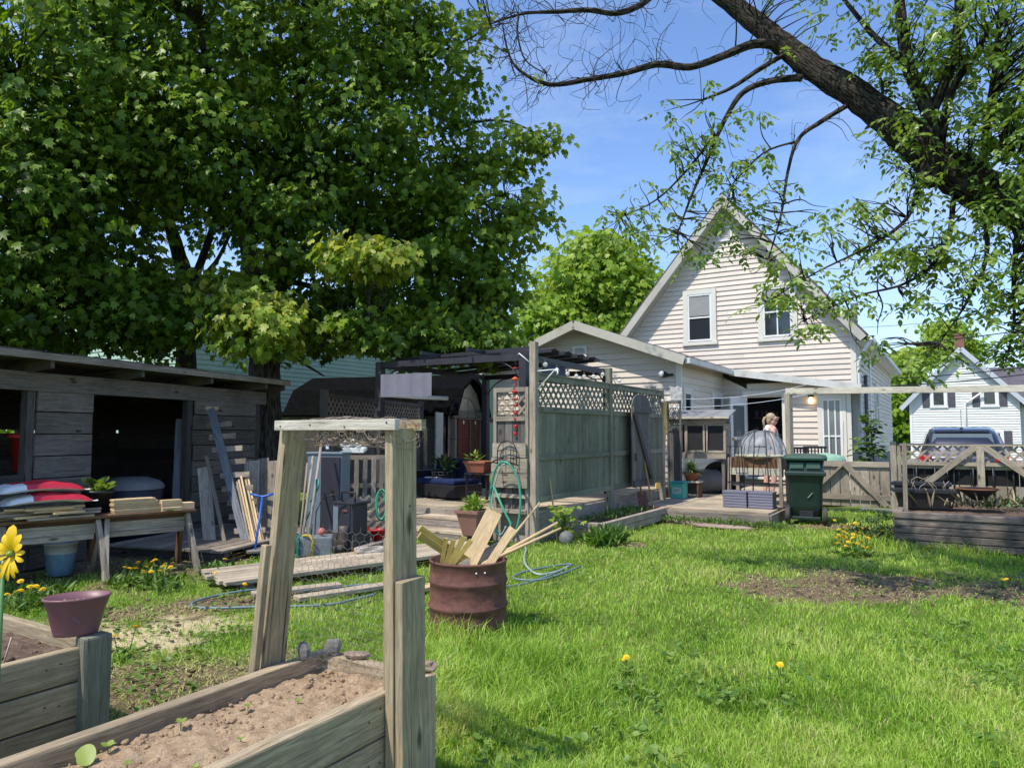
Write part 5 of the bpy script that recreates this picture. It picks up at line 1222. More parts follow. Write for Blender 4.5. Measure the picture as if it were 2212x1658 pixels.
for (px,py,rz,lab) in [(742,1190,R(-20),'brown rubber boot standing on its sole by the log'),(765,1180,R(10),'second brown boot behind the first one')]:
    t=thing('rubber_boot',lab,'boot',gz(px,py,.03),rz,group='pair of brown boots')
    mb=MB(); mb.tube([V((0,0,.05)),V((0,.005,.12)),V((0,.0,.22)),V((0,0,.3))],[.05,.045,.052,.06],12); mb.ball((0,-.07,.045),.05,12,7,sc3=(.9,1.9,.9)); mb.build('shaft',BOOT,t)
    mb=MB(); mb.ball((0,-.05,.012),.05,12,6,sc3=(1.0,2.3,.24)); mb.build('sole',M_BLACKPL,t)
o=MB().box((0,0,.16),(.09,.03,.32)).build('short_board',W_PALLET,loc=gz(735,1180,0),rotz=.2); tag(o,'short grey board standing behind the front boot','board')
# green tote with yellow handle
t=thing('green_tote','clear grey tub with green side and yellow handle on the grass','tub',gz(672,1203,0),R(12))
mb=MB(); mb.box((.05,.12,.12),(.38,.26,.23)); mb.build('tub_body',paint('grey_clear_plastic',(.2,.22,.23),.35),t,bevel=.02)
mb=MB(); mb.box((-.15,.1,.12),(.03,.28,.24)); mb.build('green_side',paint('teal_plastic',(.02,.2,.16),.4),t,bevel=.01)
mb=MB(); mb.tube([V((.0,-.03,.0)),V((.02,-.04,.2)),V((-.03,-.02,.26)),V((-.1,0,.25))],.014,8); mb.build('handle',paint('yellow_handle',(.6,.42,.02),.4),t)
mb=MB(); mb.lathe([(0,0),(.09,0),(.13,.22),(.12,.23),(.08,.02)],16); o=mb.build('teal_pot',paint('dark_teal',(.02,.09,.09),.45),loc=gz(648,1195,0)); tag(o,'dark teal pot just right of the left arch post','planter')
# log
a=gz(768,1197,.09); b=a+V((.3,.14,.02)); lg=thing('log','short cut log with pale end lying on the boardwalk edge','log',a)
mb=MB(); pts=[a.lerp(b,i/8) for i in range(9)]; mb.tube(pts,[.075,.08,.072,.07,.066,.064,.066,.062,.058],14,jit=.12); mb.build('log_body',bark('pale_bark',(.28,.25,.2),(.5,.46,.4)),lg,W=True)
d=(a-b).normalized(); mb=MB(); mb.tube([a+d*.001,a+d*.004],[.071,.071],14); mb.build('cut_end',W_PINE,lg,W=True)
for i,(p0,p1,D0,D1,lab,m,r_) in enumerate([((650,1170),(676,985),8.5,9.15,'pale wooden pole leaning left of the cabinet',W_GATE,.016),((662,1165),(695,950),8.55,9.2,'longer wooden pole leaning across the cabinet edge',W_PALLET,.017),((645,1165),(664,1000),8.5,9.2,'thin grey pole leaning behind the left arch post',W_GREY,.014)]):
    a=at(*p0,D0); a.z=.03; b=at(*p1,D1); mb=MB(); mb.tube([a,a.lerp(b,.5),b],r_,8); o=mb.build('tool_pole',m,loc=a,W=True); tag(o,lab,'pole')
a=at(660,1125,8.75); b=at(683,1035,8.95); t=thing('hand_shears','teal handled shears hung on the leaning poles','shears',a); mb=MB(); mb.tube([a,a.lerp(b,.5)+V((.05,0,0)),b,b+V((.03,0,0)),b+V((.03,0,-.1)),a.lerp(b,.45)],.012,6); mb.build('handle',paint('teal_handle',(.03,.25,.22),.4),t,W=True)
# heap of oddments: shoes and trowels
for i,(px,py,lab,m,sx) in enumerate([(692,1178,'tan worn shoe on the ground below the cabinet',paint('tan_leather',(.28,.19,.1),.7),1.2),(706,1165,'light brown work glove on the ground below the bin',paint('tan_cloth',(.36,.27,.14),.9),1.0)]):
    mb=MB(); mb.ball((0,0,.03),.05,10,6,.25,sc3=(2*sx,.9,.7)); mb.ball((.04,0,.06),.04,8,5,.2); o=mb.build('shoe' if i==0 else 'work_glove',m,loc=gz(px,py,.02),rotz=.5); tag(o,lab,'shoe' if i==0 else 'glove')
# hoses lying on the grass
def ground_hose(pts,r,mat,lab,z=.025):
    P=[gz(px,py,z if len(q)==0 else q[0]) for px,py,*q in pts]; out=[]
    for i in range(len(P)-1):
        p0=P[max(i-1,0)];p1=P[i];p2=P[i+1];p3=P[min(i+2,len(P)-1)]
        for s in range(6):
            t=s/6; out.append(.5*((2*p1)+(p2-p0)*t+(2*p0-5*p1+4*p2-p3)*t*t+(3*p1-p0-3*p2+p3)*t**3))
    out.append(P[-1]); mb=MB(); mb.tube(out,r,8); o=mb.build('garden_hose',mat,loc=P[0],W=True); tag(o,lab,'hose')
ground_hose([(1255,1222),(1175,1250),(1110,1248),(1140,1232),(1235,1218),(1150,1255),(1050,1270),(930,1268),(800,1262),(700,1270),(640,1276),(560,1272),(470,1285),(415,1302),(440,1312),(560,1310),(700,1306),(760,1295),(810,1283)],.0105,HB,'blue grey hose snaking over the grass in front of the boardwalk')
ground_hose([(1128,1170),(1136,1185),(1132,1205),(1140,1225),(1165,1240),(1205,1233),(1228,1222)],.012,HGL,'pale hose trailing down from the coil into the grass')

for i,(p0,p1,lab) in enumerate([((772,1192),(838,1172),'grey timber offcut lying behind the short log'),((800,1200),(842,1186),'shorter timber offcut at the end of the boardwalk by the log')]):
    a=gz(*p0,.06); b=gz(*p1,.06); mb=MB(); mb.bar(a,b,.1,.1); o=mb.build('timber_offcut',W_PALLET,loc=a,W=True,bevel=.006); tag(o,lab,'timber')
for i,(px,py,lab) in enumerate([(728,1168,'empty black nursery pot between the cabinet and the boots'),(690,1160,'second black nursery pot below the leaning poles')]):
    t=thing('nursery_pot',lab,'planter',gz(px,py,.0)); mb=MB(); mb.lathe([(0,0),(.08,0),(.11,.17),(.12,.17),(.12,.19),(.105,.19),(.08,.02)],18); mb.build('pot',M_BLACKPL,t)
o=MB().lathe([(0,0),(.08,.0),(.13,.03),(.125,.035),(.07,.012),(0,.012)],20).build('clay_saucer',TERRA,loc=gz(676,1178,.01)); tag(o,'shallow clay saucer lying on the ground by the leaning poles','saucer')
# ------------------------------------------------------------------ planter box, leaning gate, tools beside the fence
pb=thing('timber_planter','low timber planter box in front of the green fence','planter box',H(-2.62,-11.95),HA)
for k in range(2):
    mb=MB(); mb.box((.56,1.27,.06+.1*k-.0),(.09,2.5,.096)); mb.build('side_timber',W_GATE,pb,bevel=.006)
    mb=MB(); mb.box((.25,.02,.06+.1*k),(.53,.09,.096)); mb.build('end_timber',W_GATE,pb,bevel=.006)
xs=np.linspace(0,.52,16); ys=np.linspace(.05,2.5,60); X0,Y0=np.meshgrid(xs,ys); Z0=.17+(fbm(X0.ravel(),Y0.ravel(),8,4)-.5)*.06
q=np.arange(X0.size).reshape(60,16); q=np.stack([q[:-1,:-1],q[:-1,1:],q[1:,1:],q[1:,:-1]],-1).reshape(-1,4); MM=np.array(ROOT[pb.name]); v_=np.stack([X0.ravel(),Y0.ravel(),Z0],1)@MM[:3,:3].T+MM[:3,3]
so=np_mesh('soil',v_,q,np.full(len(v_),.5),SOIL2,pb,smooth=True)
def weeds(name,label,cs,n,size,mat,cat='weeds',kind='stuff',parent=None,h=.06):
    tplw=(LANCE*np.array([.3,1,1]),) if 'tuft' in name or 'straw' in name else (LANCE*np.array([.8,1,1]),)
    P=[];D=[];N=[]
    c=np.array(cs); i=rng.integers(0,len(c),n); P=c[i,:3]+rng.normal(0,1,(n,3))*np.stack([c[i,3],c[i,3],c[i,3]*.3],1); P[:,2]=np.abs(P[:,2]-c[i,2])+c[i,2]
    az=rng.uniform(0,2*PI,n); el=rng.uniform(.1,1.4,n); D=np.stack([np.cos(az)*np.cos(el),np.sin(az)*np.cos(el),np.sin(el)],1); N=np.stack([-np.cos(az)*np.sin(el),-np.sin(az)*np.sin(el),np.cos(el)],1)+rng.normal(0,.2,(n,3))
    o=leaves(name,P,N,D,size*rng.uniform(.6,1.4,n),tplw[0],LANCE_T,rng.random(n),mat,parent); tag(o,label,cat,kind=kind); return o
F_WEED=foliage('weed_leaf',[(.05,.11,.02),(.12,.22,.04),(.22,.32,.09)],.35)
weeds('weeds','loose green weeds growing in the low timber planter',[(*H(-2.35,-9.75-.2*k,.18),.09) for k in range(8)]+[(*H(-2.3,-11.3,.18),.1),(*H(-2.4,-11.7,.18),.08)],420,.07,F_WEED)
# young maple sapling + ball + bamboo cane
o=H(-2.38,-12.35,0)
o=gz(1218,1172,0); t=thing('maple_sapling','small pale green maple sapling by the corner of the timber planter','sapling',o)
for k in range(3):
    mb=MB(); b=o+V((random.uniform(-.06,.06),random.uniform(-.05,.05),.36)); mb.tube([o,o.lerp(b,.5)+V((.02,0,0)),b],.006,5); mb.build('stem',F_WEED,t,W=True)
n=70; P=np.array(o)+np.stack([rng.normal(0,.09,n),rng.normal(0,.08,n),rng.uniform(.12,.48,n)],1); az=rng.uniform(0,2*PI,n); el=rng.uniform(-.7,.1,n)
D=np.stack([np.cos(az)*np.cos(el),np.sin(az)*np.cos(el),np.sin(el)],1); N=np.stack([rng.normal(0,.3,n)-.2,rng.normal(0,.3,n)-.3,np.ones(n)],1)
F_SAP=foliage('sapling_leaf',[(.16,.28,.03),(.3,.42,.06),(.42,.5,.12)],.45)
leaves('leaves',P,N,D,rng.uniform(.07,.12,n),MAPLE,MAPLE_T,rng.random(n),F_SAP,t)
mb=MB(); mb.ball((0,0,.08),.1,18,10,.04); o=mb.build('stone_ball',ST,loc=gz(1224,1176,0)); tag(o,'round grey stone ball in the grass beside the sapling','ball')
a=gz(1204,1172,0); b=at(1176,958,a.y+.35); mb=MB(); mb.tube([a,a.lerp(b,.5)+V((.01,0,0)),b],.011,7); o=mb.build('bamboo_cane',W_PINE,loc=a,W=True); tag(o,'tall bamboo cane leaning against the green fence','cane')
# arched gate leaf leaning on the fence
ga=thing('arched_gate','dark arched board gate with diagonal brace leaning on the fence','gate',H(-2.46,-9.85,.3),HA)
gm=Matrix.Rotation(R(-3),3,'Y'); w_=.86
fr=(V((0,0,0)),EY,EZ,EX)
mb=MB(); nbd=6
for i in range(nbd):
    a=w_*i/nbd; b=w_*(i+1)/nbd-.006; za=1.62+.2*math.sqrt(max(0,1-((a-w_/2)/(w_/2))**2)); zb=1.62+.2*math.sqrt(max(0,1-((b-w_/2)/(w_/2))**2))
    mb.prism([(a,0.25),(b,.25),(b,zb),((a+b)/2,1.62+.2*math.sqrt(max(0,1-(((a+b)/2-w_/2)/(w_/2))**2))),(a,za)],0,.02,fr)
mb.build('boards',W_FENCE2,ga)
for z in (.3,1.55):
    mb=MB(); mb.box((.04,w_/2,z),(.04,w_,.1)); mb.build('rail',W_FENCE2,ga,bevel=.003)
mb=MB(); mb.bar((.042,.04,1.5),(.042,w_-.04,.35),.03,.1,up=(0,1,1)); mb.build('brace',W_DARK,ga)
mb=MB(); mb.box((.06,.06,.75),(.02,.04,.12)); mb.build('latch',M_BLACK,ga)
# yellow planks leaning by the post
for i,(p0,p1,w2,lab) in enumerate([((1421,1066),(1437,868),.15,'wide fresh yellow plank leaning behind the last fence post'),((1417,1068),(1436,920),.1,'narrower fresh yellow plank leaning in front of the wide one')]):
    a=at(*p0,13.75-.1*i); a.z=.2; b=at(*p1,14.1-.1*i); mb=MB(); mb.bar(a,b,w2,.03,up=(.5,-1,0)); o=mb.build('leaning_plank',W_YELLOW,loc=a,W=True,bevel=.003); tag(o,lab,'plank',group='fresh yellow planks by the post')
# long handled spade and fork leaning on the gate
a=at(1392,1090,12.0); a.z=.2; b=at(1366,960,12.35)
t=thing('garden_spade','wooden D handled spade leaning on the arched gate','spade',a); mb=MB(); s0=a.lerp(b,.2); mb.tube([s0,a.lerp(b,.88)],.017,8); d=(b-a).normalized(); sx=V((1,.2,0)); mb.tube([a.lerp(b,.86),b-sx*.07-d*.08,b-sx*.07,b+sx*.07,b+sx*.07-d*.08,a.lerp(b,.86)],.014,7); mb.build('handle',wood('tool_handle_wood',(.3,.16,.07),(.5,.3,.14)),t,W=True)
mb=MB(); mb.bar(a,a.lerp(b,.26),.16,.012,up=(0,-1,.2)); mb.build('blade',RUST,t,W=True)
a=at(1410,1092,12.0); a.z=.2; b=at(1385,955,12.5); t=thing('garden_rake','long brown handled rake leaning right of the spade','rake',a); mb=MB(); mb.tube([a,b],.015,8); mb.build('handle',bpy.data.materials['tool_handle_wood'],t,W=True); mb=MB(); mb.bar(a-V((.12,0,-.02)),a+V((.12,0,.02)),.03,.03); mb.build('head',RUST,t,W=True)
# dark ornamental screen right of the last post
sc_=thing('iron_screen','narrow dark panel with curled iron screen beside the last post','screen',H(-2.62,-7.55,.2),HA); sc_.scale=(.58,1,1)
mb=MB()
for i in range(4): mb.box((.06+.1*i,0,.75),(.095,.02,1.1))
mb.build('board_panel',W_FENCE2,sc_)
for x in (.0,.43):
    mb=MB(); mb.box((x,-.01,.95),(.05,.05,1.85)); mb.build('post',W_FENCE2,sc_)
mb=MB(); mb.box((.215,-.012,1.85),(.44,.04,.06)); mb.build('top_rail',W_FENCE2,sc_); mb=MB(); mb.box((.215,-.012,1.32),(.44,.04,.06)); mb.build('rail',W_FENCE2,sc_)
mb=MB(); 
for cx in (.12,.3):
    mb.tube([V((cx+.08*math.cos(2*PI*s/18),-.01,1.58+.17*math.sin(2*PI*s/18))) for s in range(19)],.008,5); mb.tube([V((cx+.045*math.cos(2*PI*s/14),-.012,1.58+.1*math.sin(2*PI*s/14))) for s in range(15)],.007,5)
mb.lattice(V((.03,0,1.36)),EX,EZ,-EY,.37,.46,.12,.012,.006); mb.build('scrollwork',M_BLACK,sc_)
sp_=H(-2.46,-7.5,2.05); mb=MB()
mb.box((0,0,.14),(.24,.02,.3)); o=mb.build('patterned_sign',paint('mottled_white_sign',(.5,.5,.48),.6,var=.7,scale=14),loc=sp_,rotz=HA); tag(o,'mottled white plaque on top of the iron screen','plaque')
# rabbit hutch
hu=thing('rabbit_hutch','pale raised hutch with two dark wire doors and sloping roof','hutch',H(-2.86,-6.8,.2),HA+R(4))
W1,D1,Z0,Z1=1.12,.62,.86,1.44
mb=MB(); mb.box((.02,.62/2,(Z0+Z1)/2),(.03,D1,Z1-Z0)); mb.box((W1-.02,D1/2,(Z0+Z1)/2),(.03,D1,Z1-Z0)); mb.box((W1/2,D1-.015,(Z0+Z1)/2),(W1,.03,Z1-Z0)); mb.box((W1/2,D1/2,Z0-.015),(W1,D1,.03)); mb.build('cage_body',W_GATE,hu)
mb=MB(); mb.box((W1*.29,.012,(Z0+Z1)/2),(W1*.0+.02,.03,Z1-Z0)); mb.build('divider',W_GATE,hu)
mb=MB(); mb.box((.13,-.004,(Z0+Z1)/2),(.27,.02,Z1-Z0-.06)); mb.build('side_panel',W_WHITE,hu)
for x0,x1 in ((.34,.72),(.75,1.13)):
    mb=MB()
    for x in (x0+.015,x1-.015): mb.box((x,0,(Z0+Z1)/2),(.035,.03,Z1-Z0))
    for z in (Z0+.02,Z1-.02): mb.box(((x0+x1)/2,.0,z),(x1-x0-.07,.028,.045))
    dr=mb.build('door',W_GATE,hu)
    mb=MB(); mb.quad((x0,.012,Z0),(x1,.012,Z0),(x1,.012,Z1),(x0,.012,Z1)); mb.build('wire_mesh',paint('dark_mesh',(.02,.02,.02),.8),dr)
mb=MB(); mb.box((W1/2,-.02,Z0-.07),(W1+.04,.04,.1)); mb.build('base_rail',W_GATE,hu)
mb=MB(); mb.box((W1/2,-.015,Z1+.05),(W1+.02,.04,.1)); mb.build('top_rail',W_GATE,hu)
mb=MB(); mb.slab([(-.06,-.12,Z1+.13),(W1+.1,-.12,Z1+.13),(W1+.1,D1+.05,Z1+.3),(-.06,D1+.05,Z1+.3)],.03); mb.build('roof',paint('grey_metal_roof',(.25,.25,.25),.5,var=.2),hu)
mb=MB(); mb.box((W1/2+.02,-.135,Z1+.12),(W1+.18,.03,.04)); mb.build('roof_edge',W_WHITE,hu)
for x in (.05,W1-.05):
    for y in (.05,D1-.05):
        mb=MB(); mb.box((x,y,Z0/2),(.06,.06,Z0)); mb.build('leg',W_FENCE2,hu)
# tyres and ribbed drum under the hutch
TYRE=paint('tyre_rubber',(.018,.018,.018),.8,var=.3,bump=.3)
def tyre(px,py,D,rz,lab,r=.33):
    a=at(px,py,D); t=thing('tyre',lab,'tyre',V((a.x,D,.2+r)),rz,group='old tyres under the hutch')
    rr=Matrix.Rotation(R(90),3,'X'); mb=MB(); mb.lathe([(r*.6,-.09),(r*.85,-.11),(r*.97,-.085),(r,0),(r*.97,.085),(r*.85,.11),(r*.6,.09),(r*.58,0),(r*.6,-.09)],32,rot=rr); mb.build('tread',TYRE,t)
    mb=MB(); mb.lathe([(0,-.02),(r*.35,-.03),(r*.6,-.07)],24,rot=rr); mb.build('rim',paint('tyre_rim',(.04,.04,.04),.6) if not bpy.data.materials.get('tyre_rim') else bpy.data.materials['tyre_rim'],t)
tyre(1552,1030,14.95,HA+R(8),'upright black tyre under the right end of the hutch'); tyre(1580,1030,15.2,HA-R(35),'second tyre turned sideways at the edge of the hutch')
t=thing('ribbed_drum','grey ribbed plastic drum lying on its side beside the tyres','drum',V((at(1526,1035,14.9).x,14.9,.46)),HA+R(40))
mb=MB(); rr=Matrix.Rotation(R(90),3,'Y'); pr=[(0,-.28),(.2,-.28)]
for k in range(9): pr+=[(.25,-.26+.06*k),(.235,-.24+.06*k)]
pr+=[(.2,.28),(0,.28)]; mb.lathe(pr,26,rot=rr); mb.build('drum_shell',paint('grey_plastic_drum',(.16,.16,.165),.55,var=.2),t)
# teal pail, stool, spider plant
a=gz(1467,1076,.2); t=thing('teal_pail','square teal plastic pail with pale label on the deck edge','bucket',V((a.x,a.y,.2)),HA)
mb=MB(); mb.box((0,0,.15),(.27,.25,.3)); mb.build('pail_body',paint('teal_pail_plastic',(.07,.4,.33),.4,var=.08),t,bevel=.02)
mb=MB(); mb.box((0,0,.315),(.31,.29,.03)); mb.build('lid',paint('teal_lid',(.05,.33,.36),.4),t,bevel=.01)
mb=MB(); mb.box((0,-.1275,.16),(.17,.002,.12)); mb.build('label_panel',paint('pale_label',(.45,.55,.5),.6,var=.35,scale=16),t)
for z,w2 in ((.185,.11),(.165,.14),(.145,.1)):
    mb=MB(); mb.box((0,-.1295,z),(w2,.002,.008)); mb.build('label_band',paint('label_ink',(.1,.3,.27),.6) if not bpy.data.materials.get('label_ink') else bpy.data.materials['label_ink'],t)
a=gz(1497,1074,.2); t=thing('plant_stool','small dark wooden stool beside the teal pail','stool',V((a.x+.02,a.y+.1,.2)),HA)
mb=MB(); mb.box((0,0,.3),(.34,.3,.035)); mb.build('seat',W_WHITE,t,bevel=.005)
for sx in (-1,1):
    mb=MB(); mb.box((sx*.14,0,.14),(.03,.26,.28)); mb.build('leg',W_BROWN,t)
mb=MB(); mb.box((0,.1,.16),(.26,.02,.22)); mb.build('apron',W_DARK,t)
P0=V((a.x-.0,a.y+.1,.518)); t=thing('spider_plant','variegated spider plant in a terracotta pot on the stool','potted plant',P0)
mb=MB(); mb.lathe([(0,0),(.1,0),(.15,.13),(.165,.13),(.165,.16),(.14,.16),(.13,.12),(0,.12)],22); mb.build('pot',TERRA,t)
n=130; az=rng.uniform(0,2*PI,n); el=rng.uniform(.0,1.25,n); D=np.stack([np.cos(az)*np.cos(el),np.sin(az)*np.cos(el),np.sin(el)],1); N=np.stack([-np.cos(az)*np.sin(el),-np.sin(az)*np.sin(el),np.cos(el)],1)
BLADE=np.array([(0,0,0),(.045,.3,.06),(.045,.65,.0),(0,1,-.22),(-.045,.65,0),(-.045,.3,.06)],float); BLADE_T=np.array([(0,1,5),(1,2,4),(1,4,5),(2,3,4)])
leaves('leaves',np.tile(np.array(P0)+np.array([0,0,.15]),(n,1)),N,D,rng.uniform(.18,.36,n),BLADE*np.array([1.5,1,1]),BLADE_T,rng.random(n),F_VARI,t)
# ------------------------------------------------------------------ dome cloche planter with tomato cages
dm=thing('cloche_planter','raised wooden planter table under a cloudy ribbed plastic dome','planter',H(-.84,-7.95,.2),HA)
mb=MB()
mb.box((0,.0,.72),(.86,.62,.22)); mb.build('planter_box',W_BROWN,dm,bevel=.004)
for sx in (-1,1):
    for sy in (-1,1):
        mb=MB(); mb.bar((sx*.44,sy*.3,.0),(sx*.42,sy*.29,.82),.06,.06,up=(0,1,0)); mb.build('leg',W_GATE,dm,bevel=.003)
mb=MB(); mb.box((0,.05,.34),(.8,.5,.03)); mb.build('shelf',W_GATE,dm)
mb=MB(); mb.box((0,-.32,.585),(.84,.02,.12)); mb.build('pale_board',W_WHITE,dm)
mb=MB(); mb.lathe([(math.cos(a),.84+.45*math.sin(a)) for a in np.linspace(0,PI/2-.01,12)],44,c=(.06,0,0),sx=.43,sy=.37)
mb.build('dome',clear('cloudy_plastic',(.55,.58,.6),.38,.4),dm)
mb=MB(); mb.tube([V((.06+.43*math.cos(2*PI*s/40),.37*math.sin(2*PI*s/40),.85)) for s in range(41)],.025,8); mb.build('dome_rim',paint('yellowed_rim',(.5,.47,.33),.5,var=.2),dm)
for k in range(-4,5):
    if k==0: continue
    x=.43*math.sin(k*.36); mb=MB(); ry=.365*math.cos(k*.36); mb.tube([V((.06+x*(.2+.8*math.cos(a_)),-ry*math.cos(a_),.85+.445*math.sin(a_))) for a_ in np.linspace(0,PI/2,10)],.009,5); mb.build('dome_rib',paint('dome_rib_grey',(.12,.13,.14),.5) if not bpy.data.materials.get('dome_rib_grey') else bpy.data.materials['dome_rib_grey'],dm)
def cage(loc,rz,lab):
    t=thing('tomato_cage',lab,'tomato cage',loc,rz,group='black wire tomato cages')
    for k in range(4):
        a=PI/4+k*PI/2; mb=MB(); mb.tube([V((.2*math.cos(a),.2*math.sin(a),0)),V((.12*math.cos(a),.12*math.sin(a),1.32))],.009,5); mb.build('upright',M_BLACK,t)
    for z,r in ((.4,.18),(1.02,.14)):
        mb=MB(); mb.tube([V((r*math.cos(PI/4+2*PI*s/4),r*math.sin(PI/4+2*PI*s/4),z)) for s in range(5)],.008,5); mb.build('ring',M_BLACK,t)
cage(H(-1.13,-8.45,.2),HA,'left black wire tomato cage before the dome planter'); cage(H(-.68,-8.5,.2),HA+.2,'right black wire tomato cage before the dome planter')
LAV=paint('lavender_grey_plastic',(.19,.19,.25),.55,var=.08)
for x,lab in ((-1.05,'left lavender grey ribbed planter box under the dome table'),(-.63,'right lavender grey ribbed planter box under the dome table')):
    t=thing('ribbed_planter',lab,'planter',H(x,-8.65,.2),HA,group='grey ribbed planter boxes')
    mb=MB(); mb.box((0,0,.13),(.38,.3,.26))
    for k in range(6): mb.box((0,0,.03+.045*k),(.395,.315,.03))
    mb.build('box',LAV,t,bevel=.004)
    mb=MB(); mb.box((0,0,.265),(.4,.32,.02)); mb.build('rim',LAV,t)
# ------------------------------------------------------------------ wheeled cart
bp=gz(1742,1127,0); ct=thing('wheeled_bin','dark green wheeled garbage cart standing on the grass','bin',V((bp.x,bp.y-.02,0)),R(-24)); ct.scale=(1.03,1.03,1.0)
GRN=paint('dark_green_plastic',(.011,.032,.024),.42,var=.12,bump=.05,spec=.5); GRNL=paint('green_lid_plastic',(.025,.075,.05),.38,var=.12)
def loft(mb,secs,smooth=False):
    k=len(secs[0]); b=[p for s in secs for p in s]; fs=[]
    for j in range(len(secs)-1):
        for i in range(k): fs.append((j*k+i,j*k+(i+1)%k,(j+1)*k+(i+1)%k,(j+1)*k+i))
    fs.append(tuple(range(k-1,-1,-1))); fs.append(tuple((len(secs)-1)*k+i for i in range(k)))
    return mb.add(b,fs,None,smooth,.5)
def rrect(x0,x1,y0,y1,z,r=.06,n=4):
    o=[]
    for cx,cy,a0 in ((x1-r,y1-r,0),(x0+r,y1-r,90),(x0+r,y0+r,180),(x1-r,y0+r,270)):
        for i in range(n+1):
            a=R(a0+90*i/n); o.append(V((cx+r*math.cos(a),cy+r*math.sin(a),z)))
    return o
mb=MB(); loft(mb,[rrect(-.22,.22,-.2,.22,.06),rrect(-.235,.235,-.23,.24,.3),rrect(-.25,.25,-.27,.27,.66),rrect(-.275,.275,-.3,.3,.78),rrect(-.275,.275,-.31,.31,.84),rrect(-.26,.26,-.3,.3,.86),rrect(-.275,.275,-.33,.33,1.02)],True); mb.build('bin_body',GRN,ct)
mb=MB(); loft(mb,[rrect(-.32,.32,-.37,.36,1.02,.04),rrect(-.325,.325,-.375,.36,1.05,.04),rrect(-.3,.3,-.34,.33,1.09,.06),rrect(-.14,.14,-.2,.2,1.115,.06)]); ld_=mb.build('lid',GRNL,ct)
for x in (-.12,.12):
    mb=MB(); mb.box((x,-.325,.93),(.2,.012,.09)); mb.build('front_panel',paint('pale_green_panel',(.07,.13,.1),.5) if not bpy.data.materials.get('pale_green_panel') else bpy.data.materials['pale_green_panel'],ct,bevel=.004)
mb=MB(); mb.box((0,-.3,.8),(.6,.07,.07)); mb.build('lift_bar',GRN,ct,bevel=.015)
mb=MB(); mb.box((0,-.215,.15),(.2,.012,.11)); mb.build('plate_recess',M_BLACKPL,ct,bevel=.004)
mb=MB(); mb.box((0,-.2,.09),(.42,.06,.05)); mb.build('foot_bar',GRN,ct,bevel=.01)
mb=MB(); mb.tube([V((-.3,.4,1.0)),V((-.3,.44,1.0)),V((.3,.44,1.0)),V((.3,.4,1.0))],.018,8); mb.build('handle',GRN,ct)
mb=MB(); mb.bar((.03,-.262,.42),(.1,-.27,.5),.004,.012,up=(0,-1,0)); mb.build('scratch',M_WHITE,ct)
for sx in (-1,1):
    rr=Matrix.Rotation(R(90),3,'Y'); mb=MB(); mb.lathe([(.06,-.035),(.12,-.035),(.13,-.02),(.13,.02),(.12,.035),(.06,.035)],24,rot=rr,c=(sx*.27,-.2,.13)); w_=mb.build('wheel',paint('dusty_wheel',(.06,.055,.05),.8) if not bpy.data.materials.get('dusty_wheel') else bpy.data.materials['dusty_wheel'],ct)
    mb=MB(); mb.lathe([(0,-.02),(.07,-.03),(.07,.03),(0,.02)],20,rot=rr,c=(sx*.27,-.2,.13)); mb.build('hub',paint('grey_brown_hub',(.2,.16,.13),.8) if not bpy.data.materials.get('grey_brown_hub') else bpy.data.materials['grey_brown_hub'],w_)
# rain barrel behind with pale green lid
a=at(1782,985,14.4); t=thing('rain_barrel','rain barrel with a pale green lid behind the wheeled cart','barrel',V((a.x,14.4,0)))
mb=MB(); mb.lathe([(0,0),(.3,0),(.34,.4),(.33,.86),(0,.86)],28); mb.build('barrel_body',GRN,t)
mb=MB(); mb.lathe([(.37,.86),(.385,.88),(.385,.93),(.37,.94),(.37,.97),(.355,.98),(.34,1.0),(0,1.06)],32); mb.build('lid',paint('pale_green_lid',(.27,.44,.3),.45,var=.08),t)
# ------------------------------------------------------------------ board gate and lattice fence on the right
gt=thing('board_gate','low board gate with diagonal braces beside the wheeled cart','gate',H(-.35,-6.55),HA)
W2=1.48
mb=MB()
for i in range(9): mb.box((.08+.165*i,.03,.5),(.152,.02,.78))
mb.build('boards',W_GATE,gt)
for z in (.88,.28):
    mb=MB(); mb.box((W2/2,-.0,z),(W2,.04,.1)); mb.build('rail',W_GATE,gt,bevel=.004)
mb=MB(); mb.bar((.72,-.03,.87),(.02,-.03,.16),.035,.1,up=(1,0,1)); mb.build('brace',W_GATE,gt,bevel=.003)
mb=MB(); mb.bar((.74,-.032,.9),(1.42,-.032,.14),.035,.1,up=(1,0,1)); mb.build('brace',W_GATE,gt,bevel=.003)
rfz=thing('lattice_fence','tan rail fence with lattice top and black balusters on the right','fence',H(1.2,-6.55),HA)
mb=MB(); mb.box((0,0,.65),(.095,.095,1.3)); mb.build('post',W_GATE,rfz,bevel=.004)
mb=MB(); mb.box((.09,0,.62),(.05,.08,1.25)); mb.build('post',W_GATE,rfz)
LF=5.0
mb=MB(); mb.box((LF/2+.1,-.01,1.25),(LF,.09,.04)); mb.build('top_rail',W_GATE,rfz,bevel=.003)
for z in (.92,.86): 
    mb=MB(); mb.box((LF/2+.1,-.02 if z>.9 else .03,z),(LF,.04,.06)); mb.build('rail',W_GATE,rfz)
mb=MB(); mb.lattice(V((.12,.0,.95)),EX,EZ,-EY,LF-.1,.28,.11,.035,.008,tone=.6); mb.build('lattice',W_GATE,rfz)
mb=MB()
for i in range(29): mb.box((.22+.17*i,.035,.28),(.155,.018,.56))
mb.build('boards',W_GATE,rfz)
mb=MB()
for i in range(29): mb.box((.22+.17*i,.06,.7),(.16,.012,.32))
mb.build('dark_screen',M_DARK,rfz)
for i in range(9):
    mb=MB(); mb.tube([V((.35+.28*i,-.02,.4)),V((.35+.28*i,-.02,.88))],.014,8); mb.build('baluster',M_BLACK,rfz)
